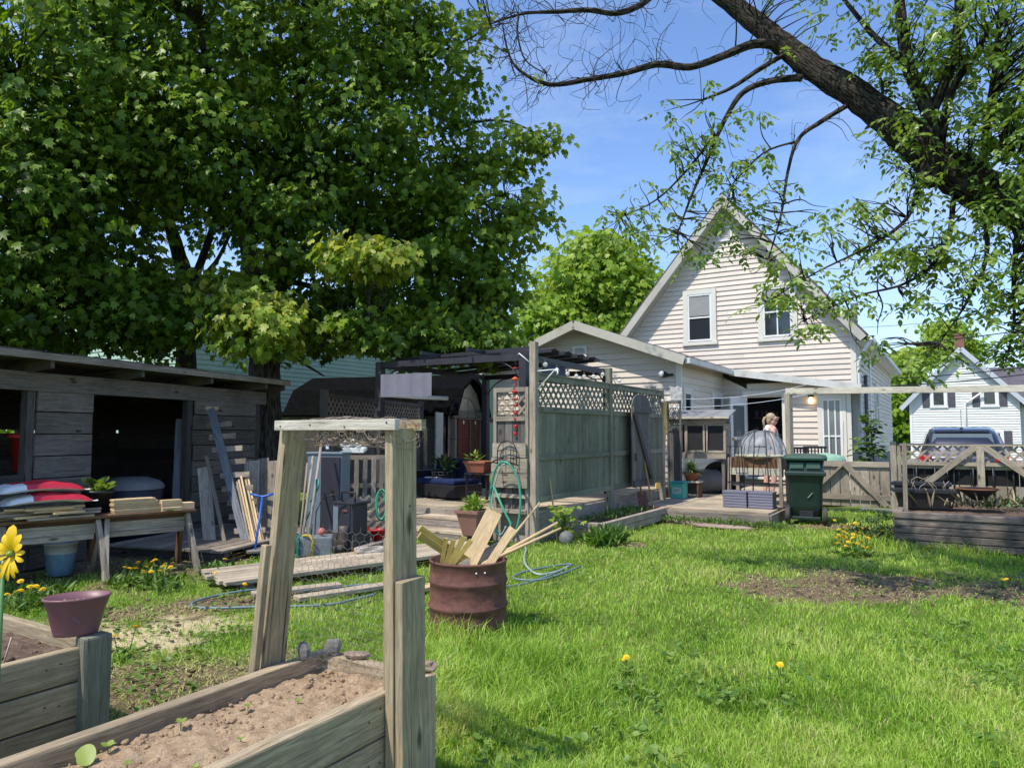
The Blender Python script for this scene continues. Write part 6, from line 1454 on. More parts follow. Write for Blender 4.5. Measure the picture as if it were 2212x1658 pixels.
for x0,x1 in ((1.24,.5),(1.36,2.15)):
    mb=MB(); mb.bar((x0,-.075,1.22),(x1,-.075,.58),.035,.1,up=(0,0,1)); mb.build('brace',W_GATE,rfz,bevel=.003)
mb=MB(); mb.box((1.3,-.07,.75),(.11,.04,.95)); mb.build('brace_post',W_GATE,rfz,bevel=.003)
# clothes line frame
cf=thing('clothesline_frame','weathered post and long beam clothes line frame','clothes line frame',H(-.35,-6.75),HA)
A=at(1703,900,14.0); Bq=at(1700,845,13.4)
pa=at(1707,1000,13.2); 
mb=MB(); a=V((pa.x,pa.y,0)); b=V((pa.x,pa.y,at(1707,848,13.2).z)); mb.bar(a,b,.1,.1,up=(.5,-.85,0)); mb.build('post',W_GATE,cf,W=True,bevel=.004)
e=at(1697,845,13.2); g2=at(2260,838,11.2); mb=MB(); mb.bar(e,g2,.045,.11); mb.build('beam',W_WHITE,cf,W=True,bevel=.004)
h2=at(2236,960,11.3); mb=MB(); mb.bar(V((h2.x,h2.y,0)),V((h2.x,h2.y,g2.z-.06)),.1,.1,up=(.5,-.85,0)); mb.build('post',W_GATE,cf,W=True)
for i,(p,q_,lab) in enumerate([((1445,862),(1760,826),'upper clothes line wire running to the house'),((1445,880),(1800,838),'lower clothes line wire with a small clip')]):
    a=at(*p,13.6); b=at(*q_,17.2); mb=MB(); mb.tube([a.lerp(b,s/10)-EZ*.12*math.sin(PI*s/10) for s in range(11)],.006,5); o=mb.build('clothes_line',M_WHITE,loc=a,W=True); tag(o,lab,'clothes line')
# ------------------------------------------------------------------ right timber bed
tb=thing('timber_bed','large raised bed of stacked dark landscape timbers','raised bed',H(1.41,-10.6),HA)
for k in range(5):
    z=.045+.09*k; off=.22 if k%2==0 else 0
    for a_,b_ in ((0 if k%2==0 else .0,2.35),(2.36,5.5)):
        mb=MB(); mb.box(((a_+b_)/2,.05+.012*random.uniform(-1,1),z),(b_-a_-.01,.1,.084)); mb.build('front_timber',W_TIMBER,tb,bevel=.012)
    mb=MB(); mb.box((.05+(.012*random.uniform(-1,1)),.98,z),(.1,1.72,.084)); mb.build('side_timber',W_TIMBER,tb,bevel=.012)
    mb=MB(); mb.box((2.75,1.85,z),(5.5,.1,.084)); mb.build('rear_timber',W_TIMBER,tb,bevel=.012)
mb=MB(); mb.box((2.75,.95,.36),(5.3,1.7,.1)); mb.build('soil',SOIL2,tb)
for k in range(2):
    mb=MB(); mb.box((3.2,.95,.47+.07*k),(3.2,.08,.068)); mb.build('inner_timber',W_TIMBER,tb,bevel=.008)
def trough(px,py,D,z,L_,rz,lab):
    a=at(px,py,D); t=thing('black_trough',lab,'planter',V((a.x,D,z)),rz,group='black planter troughs on the timber bed')
    mb=MB(); loft(mb,[rrect(-L_*.42,L_*.42,-.12,.12,0,.03),rrect(-L_*.48,L_*.48,-.16,.16,.2,.03),rrect(-L_*.52,L_*.52,-.19,.19,.2,.03),rrect(-L_*.52,L_*.52,-.19,.19,.24,.03),rrect(-L_*.49,L_*.49,-.165,.165,.24,.03),rrect(-L_*.48,L_*.48,-.155,.155,.19,.03)]); mb.build('trough',M_BLACKPL,t)
    mb=MB()
    for k in range(7): 
        x=random.uniform(-L_*.4,L_*.4); mb.tube([V((x,0,.18)),V((x+random.uniform(-.05,.05),-.02,.27)),V((x+random.uniform(-.12,.12),random.uniform(-.05,.05),.3+random.random()*.06))],.004,4)
    mb.build('dry_stems',W_GATE,t)
trough(1997,1060,9.75,.45,.74,HA+R(8),'nearest black trough planter on the timber bed corner'); trough(1990,1040,10.35,.5,.72,HA,'second black trough behind the nearest one')
a=at(1955,1060,9.55); mb=MB(); mb.bar(V((a.x,9.55,.4)),at(1953,958,9.5),.045,.03,up=(0,-1,0)); o=mb.build('wooden_stake',W_GATE,loc=V((a.x,9.55,.4)),W=True); tag(o,'thin wooden stake standing in the black trough','stake')
a=at(2128,1060,9.3); t=thing('fire_bowl','rusty wide metal bowl standing on the timber bed','fire bowl',V((a.x,9.45,.56))); t.scale=(.56,.56,.75)
mb=MB(); mb.lathe([(0,0),(.12,.02),(.3,.13),(.42,.2),(.44,.205),(.44,.215),(.4,.2),(.1,.05),(0,.04)],28); mb.build('bowl',M_BLACKPL,t); mb=MB(); mb.lathe([(.425,.2),(.45,.205),(.45,.222),(.425,.218)],28); mb.build('rim',paint('orange_rust',(.35,.13,.05),.8),t)
weeds('bed_weeds','straggly weeds and dry stems on the right timber bed',[(*H(2.2+.35*k,-9.6+.2*(k%3),.44),.14) for k in range(9)],520,.1,F_DARKP)
weeds('straw','dry pale stalks scattered on the right timber bed',[(*H(2.0+.4*k,-9.9+.3*(k%3),.46),.16) for k in range(8)],160,.2,foliage('dry_straw',[(.25,.2,.12),(.45,.38,.25)],.2))
weeds('ivy_weeds','dark leafy weeds climbing the corner of the right timber bed',[(*H(1.2,-10.55+.22*k,.02),.1) for k in range(7)]+[(*H(1.05,-10.4,.12),.12),(*H(1.1,-10.1,.22),.09),(*H(1.25,-9.4,.2),.1)],1300,.055,F_DARKP)
weeds('edge_weeds','low leafy weeds along the edge of the tan deck',[(*H(-1.9+.22*k,-9.65,.02),.09) for k in range(9)],900,.06,F_WEED)
weeds('path_weeds','broad leafed weeds growing under the sawhorses',[(*gz(px,py,0),.1) for px,py in ((300,1240),(330,1255),(270,1265),(40,1300),(100,1290),(60,1320),(480,1240),(350,1275))],700,.09,F_WEED)
# paving stones before the deck
for i,(px,py,rx,ry,lab) in enumerate([(1500,1128,.5,.16,'reddish flat paving slab left before the tan deck'),(1560,1137,.55,.15,'long flat paving slab before the tan deck'),(1640,1132,.4,.16,'pale paving slab beside the wheeled cart')]):
    mb=MB(); mb.ball((0,0,.0),.5,14,4,.12,sc3=(rx*2,ry*2,.07)); o=mb.build('paving_slab',paint('dusty_paving',(.33,.25,.2),.9,var=.25,scale=5) if not bpy.data.materials.get('dusty_paving') else bpy.data.materials['dusty_paving'],loc=gz(px,py,.0),rotz=HA); tag(o,lab,'paving slab',group='paving slabs before the deck')
# patio chairs, small tree by the wall
for i,(px,D,rz,lab) in enumerate([(1735,15.4,HA+R(160),'dark slatted patio chair behind the clothes line post'),(1765,15.9,HA+R(20),'black patio chair by the glazed door')]):
    a=at(px,960,D); t=thing('patio_chair',lab,'chair',V((a.x,D,.2)),rz,group='dark patio chairs by the back door')
    mb=MB(); mb.box((0,0,.42),(.5,.48,.03)); mb.build('seat',M_BLACK,t)
    mb=MB()
    for k in range(7): mb.box((-.21+.07*k,.24,.68),(.03,.015,.46))
    mb.box((0,.24,.93),(.5,.03,.05)); mb.build('backrest',M_BLACK,t)
    for sx in (-1,1):
        for sy in (-1,1):
            mb=MB(); mb.box((sx*.22,sy*.22,.2),(.03,.03,.4)); mb.build('leg',M_BLACK,t)
o=H(.5,-2.4,0); t=thing('wall_shrub','young leafy shrub growing beside the house corner','shrub',o)
mb=MB(); mb.tube([o,o+V((.05,0,.7)),o+V((.0,0,1.5))],.018,6); mb.build('stem',W_BROWN,t,W=True)
Lf_=[]
for k,(dx,dz,rr) in enumerate([(.0,1.75,.22),(.05,1.45,.2),(-.1,1.2,.28),(-.15,.95,.24),(.1,1.05,.2)]):
    n=45; az=rng.uniform(0,2*PI,n); el=rng.uniform(-.6,.3,n); P=np.array(o)+np.array([dx,0,dz])+rng.normal(0,rr*.5,(n,3)); D=np.stack([np.cos(az)*np.cos(el),np.sin(az)*np.cos(el),np.sin(el)],1); N=np.stack([rng.normal(0,.3,n),rng.normal(0,.3,n),np.ones(n)],1)
    Lf_.append((P,N,D,rng.uniform(.13,.22,n),rng.random(n)))
P,N,D,S__,T__=[np.concatenate(q) for q in zip(*Lf_)]; leaves('leaves',P,N,D,S__,LANCE*np.array([1.4,1,1]),LANCE_T,T__,F_WEED,t)
# ------------------------------------------------------------------ parked car
car=thing('parked_car','dark blue hatchback parked behind the right fence seen from the rear','car',H(2.3,-.6),HA); car.scale=(.95,.95,.96)
CARP=NT('dark_blue_car_paint'); CARP.b.inputs['Base Color'].default_value=(.02,.022,.04,1); CARP.b.inputs['Metallic'].default_value=.4; CARP.b.inputs['Roughness'].default_value=.25; CARP.b.inputs['Coat Weight'].default_value=1; CARP=CARP.m
def sec(y,w,zb,zs,wt,zt):
    # body section polygon at y: lower half width w, shoulder zs, roof half-width wt, roof zt
    o=[(w*.92,zb),(w,zb+.2),(w,zs-.12),(w*.96,zs)]
    if zt>zs+.05: o+= [(wt+ (w*.96-wt)*.35,zs+(zt-zs)*.65),(wt,zt-.05),(wt*.8,zt)]
    else: o+=[(w*.9,zs+.01),(w*.8,zs+.02),(w*.6,zs+.03)]
    return [V((a,y,b)) for a,b in o]+[V((-a,y,b)) for a,b in o[::-1]]
S_=[(-2.15,.78,.4,.9,.5,.92),(-2.1,.86,.33,.95,.6,1.0),(-1.95,.9,.28,1.0,.62,1.25),(-1.75,.91,.27,1.02,.64,1.5),(-1.5,.915,.27,1.02,.66,1.6),(-.6,.92,.27,1.02,.68,1.66),(.3,.92,.27,1.0,.68,1.62),(.7,.92,.27,1.0,.64,1.5),(1.25,.91,.27,.98,.5,1.05),(1.9,.86,.3,.85,.5,.86),(2.15,.72,.35,.72,.5,.74)]
mb=MB(); loft(mb,[sec(*q) for q in S_],True); mb.build('body',CARP,car,bevel=0)
RG=glass_dark('car_glass',(.1,.13,.14),.05)
mb=MB(); mb.quad((-.66,-2.005,1.06),(.66,-2.005,1.06),(.58,-1.775,1.50),(-.58,-1.775,1.50)); mb.build('rear_window',RG,car)
for s in (-1,1):
    mb=MB(); mb.quad((s*.905,-1.5,1.06),(s*.905,.9,1.04),(s*.735,.45,1.52),(s*.735,-1.4,1.52)); mb.build('side_window',RG,car)
    mb=MB(); mb.box((s*.74,-2.1,.9),(.26,.1,.2)); mb.build('tail_light',paint('red_lens',(.5,.01,.015),.2),car,bevel=.02)
    mb=MB(); mb.ball((s*.25,-1.55,1.2),.14,10,6,sc3=(.9,.4,1.2)); mb.build('headrest',M_BLACKPL,car)
mb=MB(); mb.box((0,-2.2,.5),(1.6,.14,.24)); mb.build('bumper',CARP,car,bevel=.04)
mb=MB(); mb.box((0,-2.185,.78),(.4,.02,.13)); mb.build('plate',M_WHITE,car)
mb=MB(); mb.tube([V((0,-1.55,1.62)),V((0,-1.75,2.05))],.006,5); mb.ball((0,-1.55,1.62),.04,8,5,sc3=(1,1.4,.6)); mb.build('antenna',M_BLACK,car)
mb=MB(); mb.box((0,-1.72,1.565),(1.1,.14,.03)); mb.build('roof_spoiler',CARP,car,bevel=.01)
for sx in (-1,1):
    for y in (-1.35,1.35):
        rr=Matrix.Rotation(R(90),3,'Y'); mb=MB(); mb.lathe([(.2,-.1),(.31,-.1),(.33,-.06),(.33,.06),(.31,.1),(.2,.1)],24,rot=rr,c=(sx*.84,y,.33)); w_=mb.build('wheel',TYRE,car)
        mb=MB(); mb.lathe([(0,.07),(.2,.09),(.2,-.09),(0,-.07)],20,rot=rr,c=(sx*.84,y,.33)); mb.build('rim',M_WIRE,w_)
dv=MB(); dv.slab([H(.05,-6.4,-.004),H(6.5,-6.4,-.004),H(6.5,60,-.004),H(.05,60,-.004)],.02); o=dv.build('driveway',paint('gravel_drive',(.2,.19,.18),.95,var=.3,scale=8,bump=.6)); tag(o,'grey gravel drive beside the house',kind='structure')
# ------------------------------------------------------------------ trees
BARK=bark('maple_bark',(.045,.038,.031),(.1,.09,.074)); BARK2=bark('shade_darkened_ash_bark',(.022,.018,.015),(.085,.072,.057),sx=14,sy=5,strength=1.0)  # ash bark colour darkened to stand in for shade from its own canopy
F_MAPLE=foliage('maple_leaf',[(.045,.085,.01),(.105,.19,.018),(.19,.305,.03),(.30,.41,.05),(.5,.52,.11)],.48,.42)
F_MAPLE2=foliage('far_maple_leaf',[(.13,.25,.02),(.25,.40,.04),(.42,.52,.08)],.5,.4)
F_ASH=foliage('ash_leaf',[(.08,.15,.03),(.17,.28,.055),(.28,.40,.10),(.42,.50,.18)],.45,.3)
def curve(pts,k=5):
    """pts: list of (V,r) -> smoothed"""
    P=[p for p,_ in pts]; Rr=[r for _,r in pts]; o=[];q=[]
    for i in range(len(P)-1):
        p0=P[max(i-1,0)];p1=P[i];p2=P[i+1];p3=P[min(i+2,len(P)-1)]
        for s in range(k):
            t=s/k; o.append(.5*((2*p1)+(p2-p0)*t+(2*p0-5*p1+4*p2-p3)*t*t+(3*p1-p0-3*p2+p3)*t**3)); q.append(Rr[i]+(Rr[i+1]-Rr[i])*t)
    o.append(P[-1]); q.append(Rr[-1]); return o,q
def limb(mb,pl,n=10,jit=.12,k=5):
    """pl: (px,py,D,r) ; returns nodes"""
    pts=[(at(a,b,c),r) for a,b,c,r in pl]; o,q=curve(pts,k); mb.tube(o,q,n,jit=jit); return o,q
def twigs(mb,nodes,targets,r0=.014,n=4,wob=.12,rise=.2):
    N=np.array([list(p) for p,_ in nodes]); 
    for t in targets:
        d=np.linalg.norm(N-t,axis=1)+np.clip(N[:,2]-t[2]+.2,0,5)*.3; i=int(d.argmin()); a=V(N[i]); b=V(t); L=(b-a).length
        m1=a.lerp(b,.35)+V((random.gauss(0,wob),random.gauss(0,wob),rise*L*.4+random.gauss(0,wob)))*min(1,L*.5); m2=a.lerp(b,.7)+V((random.gauss(0,wob),random.gauss(0,wob),rise*L*.35))*min(1,L*.5)
        rr=min(r0*(.5+.35*L),nodes[i][1]*.8+.004)
        o,q=curve([(a,rr),(m1,rr*.75),(m2,rr*.5),(b,rr*.25)],3); mb.tube(o,q,n,cap=False)
def canopy(blobs,per,size,spread,droop=.45,up=1.0,bright=None):
    """blobs: (px,py,D,rx px,ry px,rD m,n sprays,toneshift)"""
    P=[];N=[];D=[];S=[];T=[];C=[]
    for (px,py,Dd,rx,ry,rd,n,ts) in blobs:
        n=int(n*.74)
        c=np.array(at(px,py,Dd)); ax=np.array([rx*Dd/F,rd,ry*Dd/F])
        u=rng.normal(0,1,(n,3)); u/=np.linalg.norm(u,axis=1,keepdims=True); rr=rng.random(n)**.42
        cc=c+u*ax*rr[:,None]; C.append(cc)
        for k in range(n):
            m=int(per*rng.uniform(.6,1.4)); out=u[k]*np.array([1,1,.4])+rng.normal(0,.35,3); out[2]-=droop; out/=np.linalg.norm(out)
            off=rng.normal(0,1,(m,3))*np.array([spread,spread,spread*.45])+out*rng.uniform(-.6,.8,m)[:,None]*spread
            p=cc[k]+off; az=rng.uniform(0,2*PI,m)
            d=np.stack([np.cos(az)*.8,np.sin(az)*.8,np.full(m,-.75)],1)+out*.7
            nn=rng.normal(0,.5,(m,3))+np.array([0,0,up*.35])+np.array(SUN)*.55+np.array([u[k,0]*.45,u[k,1]*.6,0])
            P.append(p);N.append(nn);D.append(d);S.append(size*rng.uniform(.65,1.25,m)); b=rng.uniform(-.18,.18)
            T.append(np.clip(.45+ts+b+rng.normal(0,.13,m)+.18*(u[k,2]*rr[k]),0,1))  # sunlight coloured into clumps by their shift; tone also rises towards clump tops
    return [np.concatenate(a) for a in (P,N,D,S,T)],np.concatenate(C)
random.seed(21)
# big maple
mt=thing('maple_tree','large multi stemmed maple tree rising behind the wood shed','tree',gz(570,1120,0)*V((1,1,0)) if False else V((at(570,900,12).x,12.0,0)))
mb=MB(); nodes=[]
def L_(pl,n=10): 
    o,q=limb(mb,pl,n); nodes.extend(zip(o,q))
L_([(572,1110,12,.34),(570,950,12,.29),(571,820,12,.26),(575,730,12,.25),(586,650,12,.2),(593,560,12.1,.18),(600,420,12.2,.15),(640,250,12.2,.1),(660,60,12,.07),(670,-120,12,.03)],14)
L_([(573,720,12,.2),(556,650,11.9,.16),(540,560,11.8,.14),(518,430,11.6,.11),(470,250,11.4,.08),(430,60,11.2,.04)],12)
L_([(588,640,12,.1),(640,590,12.3,.08),(720,540,12.6,.06),(830,500,12.8,.045),(960,470,12.9,.03),(1090,420,13,.015)])
L_([(600,430,12.2,.08),(760,340,12.4,.06),(930,285,12.5,.04),(1080,260,12.6,.022),(1180,300,12.6,.01)])
L_([(640,260,12.2,.06),(820,170,12.3,.045),(960,110,12.3,.03),(1060,60,12.2,.012)])
L_([(580,700,12,.06),(640,735,11.8,.045),(720,748,11.7,.03),(800,752,11.6,.015)])
L_([(585,740,12,.05),(640,775,11.8,.03),(700,812,11.7,.012)])
L_([(518,440,11.6,.07),(420,380,11.2,.05),(300,330,10.8,.03)])
L_([(560,660,11.9,.05),(520,690,11.4,.035),(480,700,11,.02),(440,720,10.8,.01)])
L_([(590,600,12,.06),(760,640,12.6,.04),(900,690,12.8,.03),(1050,700,13,.015)])
blobs=[(560,90,12,420,220,2.6,760,0),(800,300,12.6,230,230,2.2,520,-.05),(640,430,13.2,300,160,2.0,420,-.15),(930,560,13.2,210,150,1.8,420,-.02),(1000,430,13,140,120,1.5,140,.05),(420,300,11.2,200,200,1.8,430,.02),(560,700,10.7,100,75,.7,120,.28),(500,650,10.9,60,50,.5,45,.2),(800,555,11.0,125,42,.5,95,.3),(960,720,12.6,170,60,1.1,190,-.05),(700,700,12.6,110,60,1.0,100,-.1),(1050,650,13.2,100,95,1.2,150,.0),(980,140,12.1,90,130,1.2,75,.1),(860,50,12,120,110,1.5,130,.1),(1080,330,12.6,80,60,.8,55,.1),(1170,305,12.6,55,25,.4,22,.15),(1130,470,12.9,60,80,.8,55,.1),(400,-170,11.5,480,160,2.6,500,0),(830,-150,12,300,120,2,200,0),(760,640,12.2,150,40,.8,80,-.1),(600,450,11.4,150,90,.8,110,-.1),(620,560,11.3,60,40,.5,26,.0),(800,715,11.5,180,45,.8,110,-.02),(1010,745,12.2,120,35,.8,80,-.05),(480,610,11.3,50,40,.5,28,.1)]  # high tone shifts colour the sunlit clumps lighter
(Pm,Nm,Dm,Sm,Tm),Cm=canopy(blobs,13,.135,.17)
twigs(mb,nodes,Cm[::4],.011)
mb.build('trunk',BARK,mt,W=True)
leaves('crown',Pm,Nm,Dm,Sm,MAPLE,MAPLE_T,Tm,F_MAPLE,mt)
# second maple at the left edge
m2=thing('maple_tree','dark leafed maple at the left behind the open shed','tree',V((at(396,900,12.6).x,12.6,0)))
mb=MB(); nodes=[]
L_([(404,1100,12.6,.22),(403,950,12.6,.19),(402,800,12.6,.17),(401,690,12.5,.15),(398,600,12.4,.14),(383,540,12.3,.12),(345,420,12,.09),(290,280,11.6,.06),(240,100,11.2,.03)],12)
L_([(403,640,12.4,.1),(425,590,12.5,.075),(450,520,12.6,.06),(480,430,12.8,.04)])
L_([(400,660,12.4,.07),(440,600,12.3,.05),(470,560,12.2,.035),(500,500,12,.02)])
L_([(345,420,12,.07),(220,420,11.2,.05),(80,440,10.6,.03),(-60,470,10.2,.015)])
L_([(398,640,12.4,.06),(280,640,11.6,.045),(150,650,10.9,.03),(20,680,10.4,.012)])
L_([(290,290,11.6,.05),(160,220,10.8,.035),(40,170,10.3,.02)])
blobs=[(180,170,10.6,240,230,2.2,560,-.05),(110,430,10.2,220,230,1.9,560,-.12),(140,650,10.7,210,110,1.5,330,-.15),(330,620,11.3,90,60,.8,70,-.05),(-120,300,10,180,350,2,300,-.1),(150,-120,10.8,300,140,2,260,0),(330,700,11,120,70,.9,110,-.1),(40,720,10.6,130,50,.9,100,-.15),(230,330,10.9,120,130,1.4,200,.05)]
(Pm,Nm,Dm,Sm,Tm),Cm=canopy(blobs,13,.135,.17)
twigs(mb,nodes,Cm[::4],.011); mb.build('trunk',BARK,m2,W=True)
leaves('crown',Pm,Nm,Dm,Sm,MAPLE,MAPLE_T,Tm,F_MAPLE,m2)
def fartree(name,label,px,base,D,trunk,blobs,size,per,spread,mat=F_MAPLE2):
    t=thing(name,label,'tree',V((at(px,900,D).x,D,0))); mb=MB(); global nodes; nodes=[]
    o,q=limb(mb,trunk,8); nodes=list(zip(o,q))
    (P,N,Dd,S,T),C=canopy(blobs,per,size,spread); twigs(mb,nodes,C[::4],.03,4,.3); mb.build('trunk',BARK,t,W=True)
    leaves('crown',P,N,Dd,S,MAPLE,MAPLE_T,T,mat,t)
fartree('maple_tree','bright yellow green maple behind the low gable of the house',1270,0,31,[(1275,940,31,.35),(1272,780,31,.3),(1268,680,31,.22),(1262,600,31,.14),(1260,530,31,.06)],[(1265,610,31,110,95,2.4,330,.15),(1190,680,30.5,75,70,1.8,170,.1),(1345,650,31,70,90,1.8,170,.1),(1290,545,31,70,50,1.4,110,.2),(1250,720,30,130,40,1.8,150,0),(1400,640,31.5,40,80,1.3,70,.1)],.3,13,.42)
fartree('hedge_tree','bright leafy tree filling the gap between the two houses',1945,0,48,[(1945,960,48,.3),(1945,880,48,.25),(1945,800,48,.12)],[(1945,800,48,34,40,1.5,130,.1),(1945,870,48,30,60,1.5,150,.05),(1950,930,48,30,40,1.5,100,-.1),(1965,780,50,40,30,1.5,70,.1)],.34,12,.4)
fartree('street_tree','small pale green tree showing above the white house roof',2040,0,52,[(2045,930,52,.3),(2045,800,52,.2),(2045,720,52,.08)],[(2045,720,52,45,35,1.6,120,.2),(2090,760,52,40,30,1.5,70,.1),(2020,755,52,30,25,1.2,50,.15)],.34,11,.42)
fartree('garden_tree','leafy green tree far behind the open wood shed',150,0,26,[(150,950,26,.3),(150,820,26,.2),(150,760,26,.1)],[(60,880,26,120,70,2,120,0),(260,880,27,120,60,2,120,-.05),(430,880,27,90,50,2,90,-.05)],.26,12,.36)
# ash overhanging from the right
ash=thing('ash_tree','large ash tree leaning in from the right with a rough dark limb','tree',V((6.4,5.6,0)))
mb=MB(); nodes=[]; main=[]
pts=[(V((6.45,5.6,-.1)),.42),(V((6.3,5.65,1.2)),.36),(V((5.9,5.8,2.3)),.31),(at(2290,500,5.9),.26)]+[(at(a,b,c),r) for a,b,c,r in [(2212,452,6.0,.235),(2100,398,6.0,.225),(2020,345,6.1,.205),(1950,285,6.2,.19),(1850,205,6.4,.165),(1760,150,6.6,.15),(1690,95,6.8,.135),(1620,40,7.0,.125),(1550,-15,7.1,.11),(1460,-70,7.2,.09),(1380,-110,7.2,.05)]]
o,q=curve(pts,6); q=[r*.78 for r in q]; mb.tube(o,q,18,jit=.16); nodes+=list(zip(o,q))
br=[[(1700,100,6.8,.07),(1630,95,6.7,.062),(1560,122,6.6,.05),(1490,145,6.5,.046),(1420,139,6.4,.043),(1350,158,6.4,.038),(1280,170,6.4,.033),(1190,183,6.4,.026),(1130,158,6.4,.018),(1100,120,6.4,.012),(1085,50,6.4,.007)],
[(1430,-30,7.1,.05),(1385,10,6.9,.042),(1330,29,6.8,.038),(1270,22,6.7,.03),(1200,26,6.7,.024),(1130,30,6.7,.016),(1060,52,6.7,.008)],
[(1120,34,6.7,.014),(1118,75,6.6,.011),(1135,130,6.6,.009),(1180,160,6.5,.006)],
[(1730,168,6.6,.05),(1665,175,6.55,.042),(1605,200,6.5,.034),(1565,260,6.5,.026),(1530,340,6.5,.02),(1495,420,6.5,.014),(1465,500,6.5,.008)],
[(1690,120,6.7,.035),(1640,150,6.6,.028),(1580,190,6.5,.02),(1520,215,6.5,.012)],
[(1545,290,6.5,.018),(1490,360,6.6,.013),(1420,430,6.7,.01),(1340,470,6.8,.006)],
[(1830,228,6.4,.032),(1775,262,6.3,.026),(1725,300,6.25,.02),(1702,370,6.2,.016),(1688,460,6.2,.012),(1660,560,6.2,.007)],
[(1725,305,6.25,.014),(1650,330,6.3,.01),(1580,400,6.4,.006)],
[(2005,400,6.0,.11),(2012,300,6.0,.1),(2003,235,6.0,.085),(1965,150,6.0,.075),(1948,60,6.0,.065),(1940,-60,6.0,.05)],
[(2010,245,6.0,.07),(2040,180,5.95,.06),(2066,90,5.9,.055),(2075,-50,5.9,.045)],
[(2030,310,6.0,.06),(2055,200,5.9,.045),(2110,110,5.8,.03),(2160,20,5.7,.02)],
[(2120,400,5.9,.06),(2130,280,5.8,.04),(2150,150,5.7,.03),(2160,20,5.7,.02)],
[(1950,130,6.0,.04),(1890,80,6.1,.03),(1840,20,6.1,.022),(1800,-30,6.1,.015)],
[(1990,380,6.1,.03),(1960,470,6.0,.02),(1880,530,6.0,.014),(1760,590,6.1,.008),(1660,650,6.1,.004)],
[(2060,430,6.0,.03),(2040,540,5.9,.02),(1960,610,5.9,.014),(1850,640,6.0,.009),(1740,690,6.1,.004)],
[(2130,450,5.9,.03),(2130,560,5.8,.02),(2090,650,5.7,.012),(2030,740,5.7,.006)],
[(2200,480,5.8,.03),(2190,600,5.6,.02),(2190,700,5.6,.012),(2170,790,5.6,.006)],
[(1900,260,6.3,.02),(1905,180,6.3,.014),(1870,100,6.3,.008)],
[(2075,-50,5.9,.05),(2060,-400,5.8,.035),(1950,-700,5.6,.025),(1780,-900,5.4,.012)],[(2140,300,5.8,.03),(2180,330,5.7,.02),(2260,380,5.6,.012)],[(2010,330,6.0,.016),(2070,330,5.9,.012),(2180,350,5.8,.008)]]  # first limb here added above view to carry foliage shading the bed
for b in br:
    o,q=limb(mb,[(a_,b_,c_,r_*(.74 if r_>.03 else .85)) for a_,b_,c_,r_ in b],8,.1); nodes+=list(zip(o,q))
# bare twigs at the upper left
random.seed(9)
for i in range(150):
    j=random.choice([0,0,1,1,2]); a=random.choice(br[j][4:] if j==0 else br[j]); p=at(*a[:3]); L=random.uniform(.12,.6); d=V((random.gauss(-.3,.7),random.gauss(0,.5),random.gauss(-.05,.7))).normalized()
    q1=p+d*L*.5+V((0,0,random.gauss(0,.04))); q2=q1+(d+V((random.gauss(0,.5),0,random.gauss(.1,.5)))).normalized()*L*.5; q3=q1+(d+V((random.gauss(0,.9),0,random.gauss(0,.9)))).normalized()*L*.35
    cv=V((random.gauss(0,.12),0,random.gauss(0,.16)))*L; o_,r_=curve([(p,.004),(p.lerp(q1,.5)+cv,.0034),(q1,.0028),(q1.lerp(q2,.5)-cv,.0022),(q2,.0013)],3); mb.tube(o_,r_,4,cap=False); o_,r_=curve([(q1,.002),(q1.lerp(q3,.5)+cv*.6,.0016),(q3,.001)],3); mb.tube(o_,r_,3,cap=False)
for i in range(130):
    p,r=random.choice(nodes[40:]); L=random.uniform(.1,.5); d=V((random.gauss(0,.6),random.gauss(0,.5),random.gauss(-.15,.6))).normalized(); q1=p+d*L*.5; q2=q1+(d+V((random.gauss(0,.5),0,random.gauss(-.2,.4)))).normalized()*L*.5
    cv=V((random.gauss(0,.12),0,random.gauss(0,.16)))*L; o_,r_=curve([(p,.004),(p.lerp(q1,.5)+cv,.0034),(q1,.0028),(q1.lerp(q2,.5)-cv,.002),(q2,.0012)],3); mb.tube(o_,r_,4,cap=False)
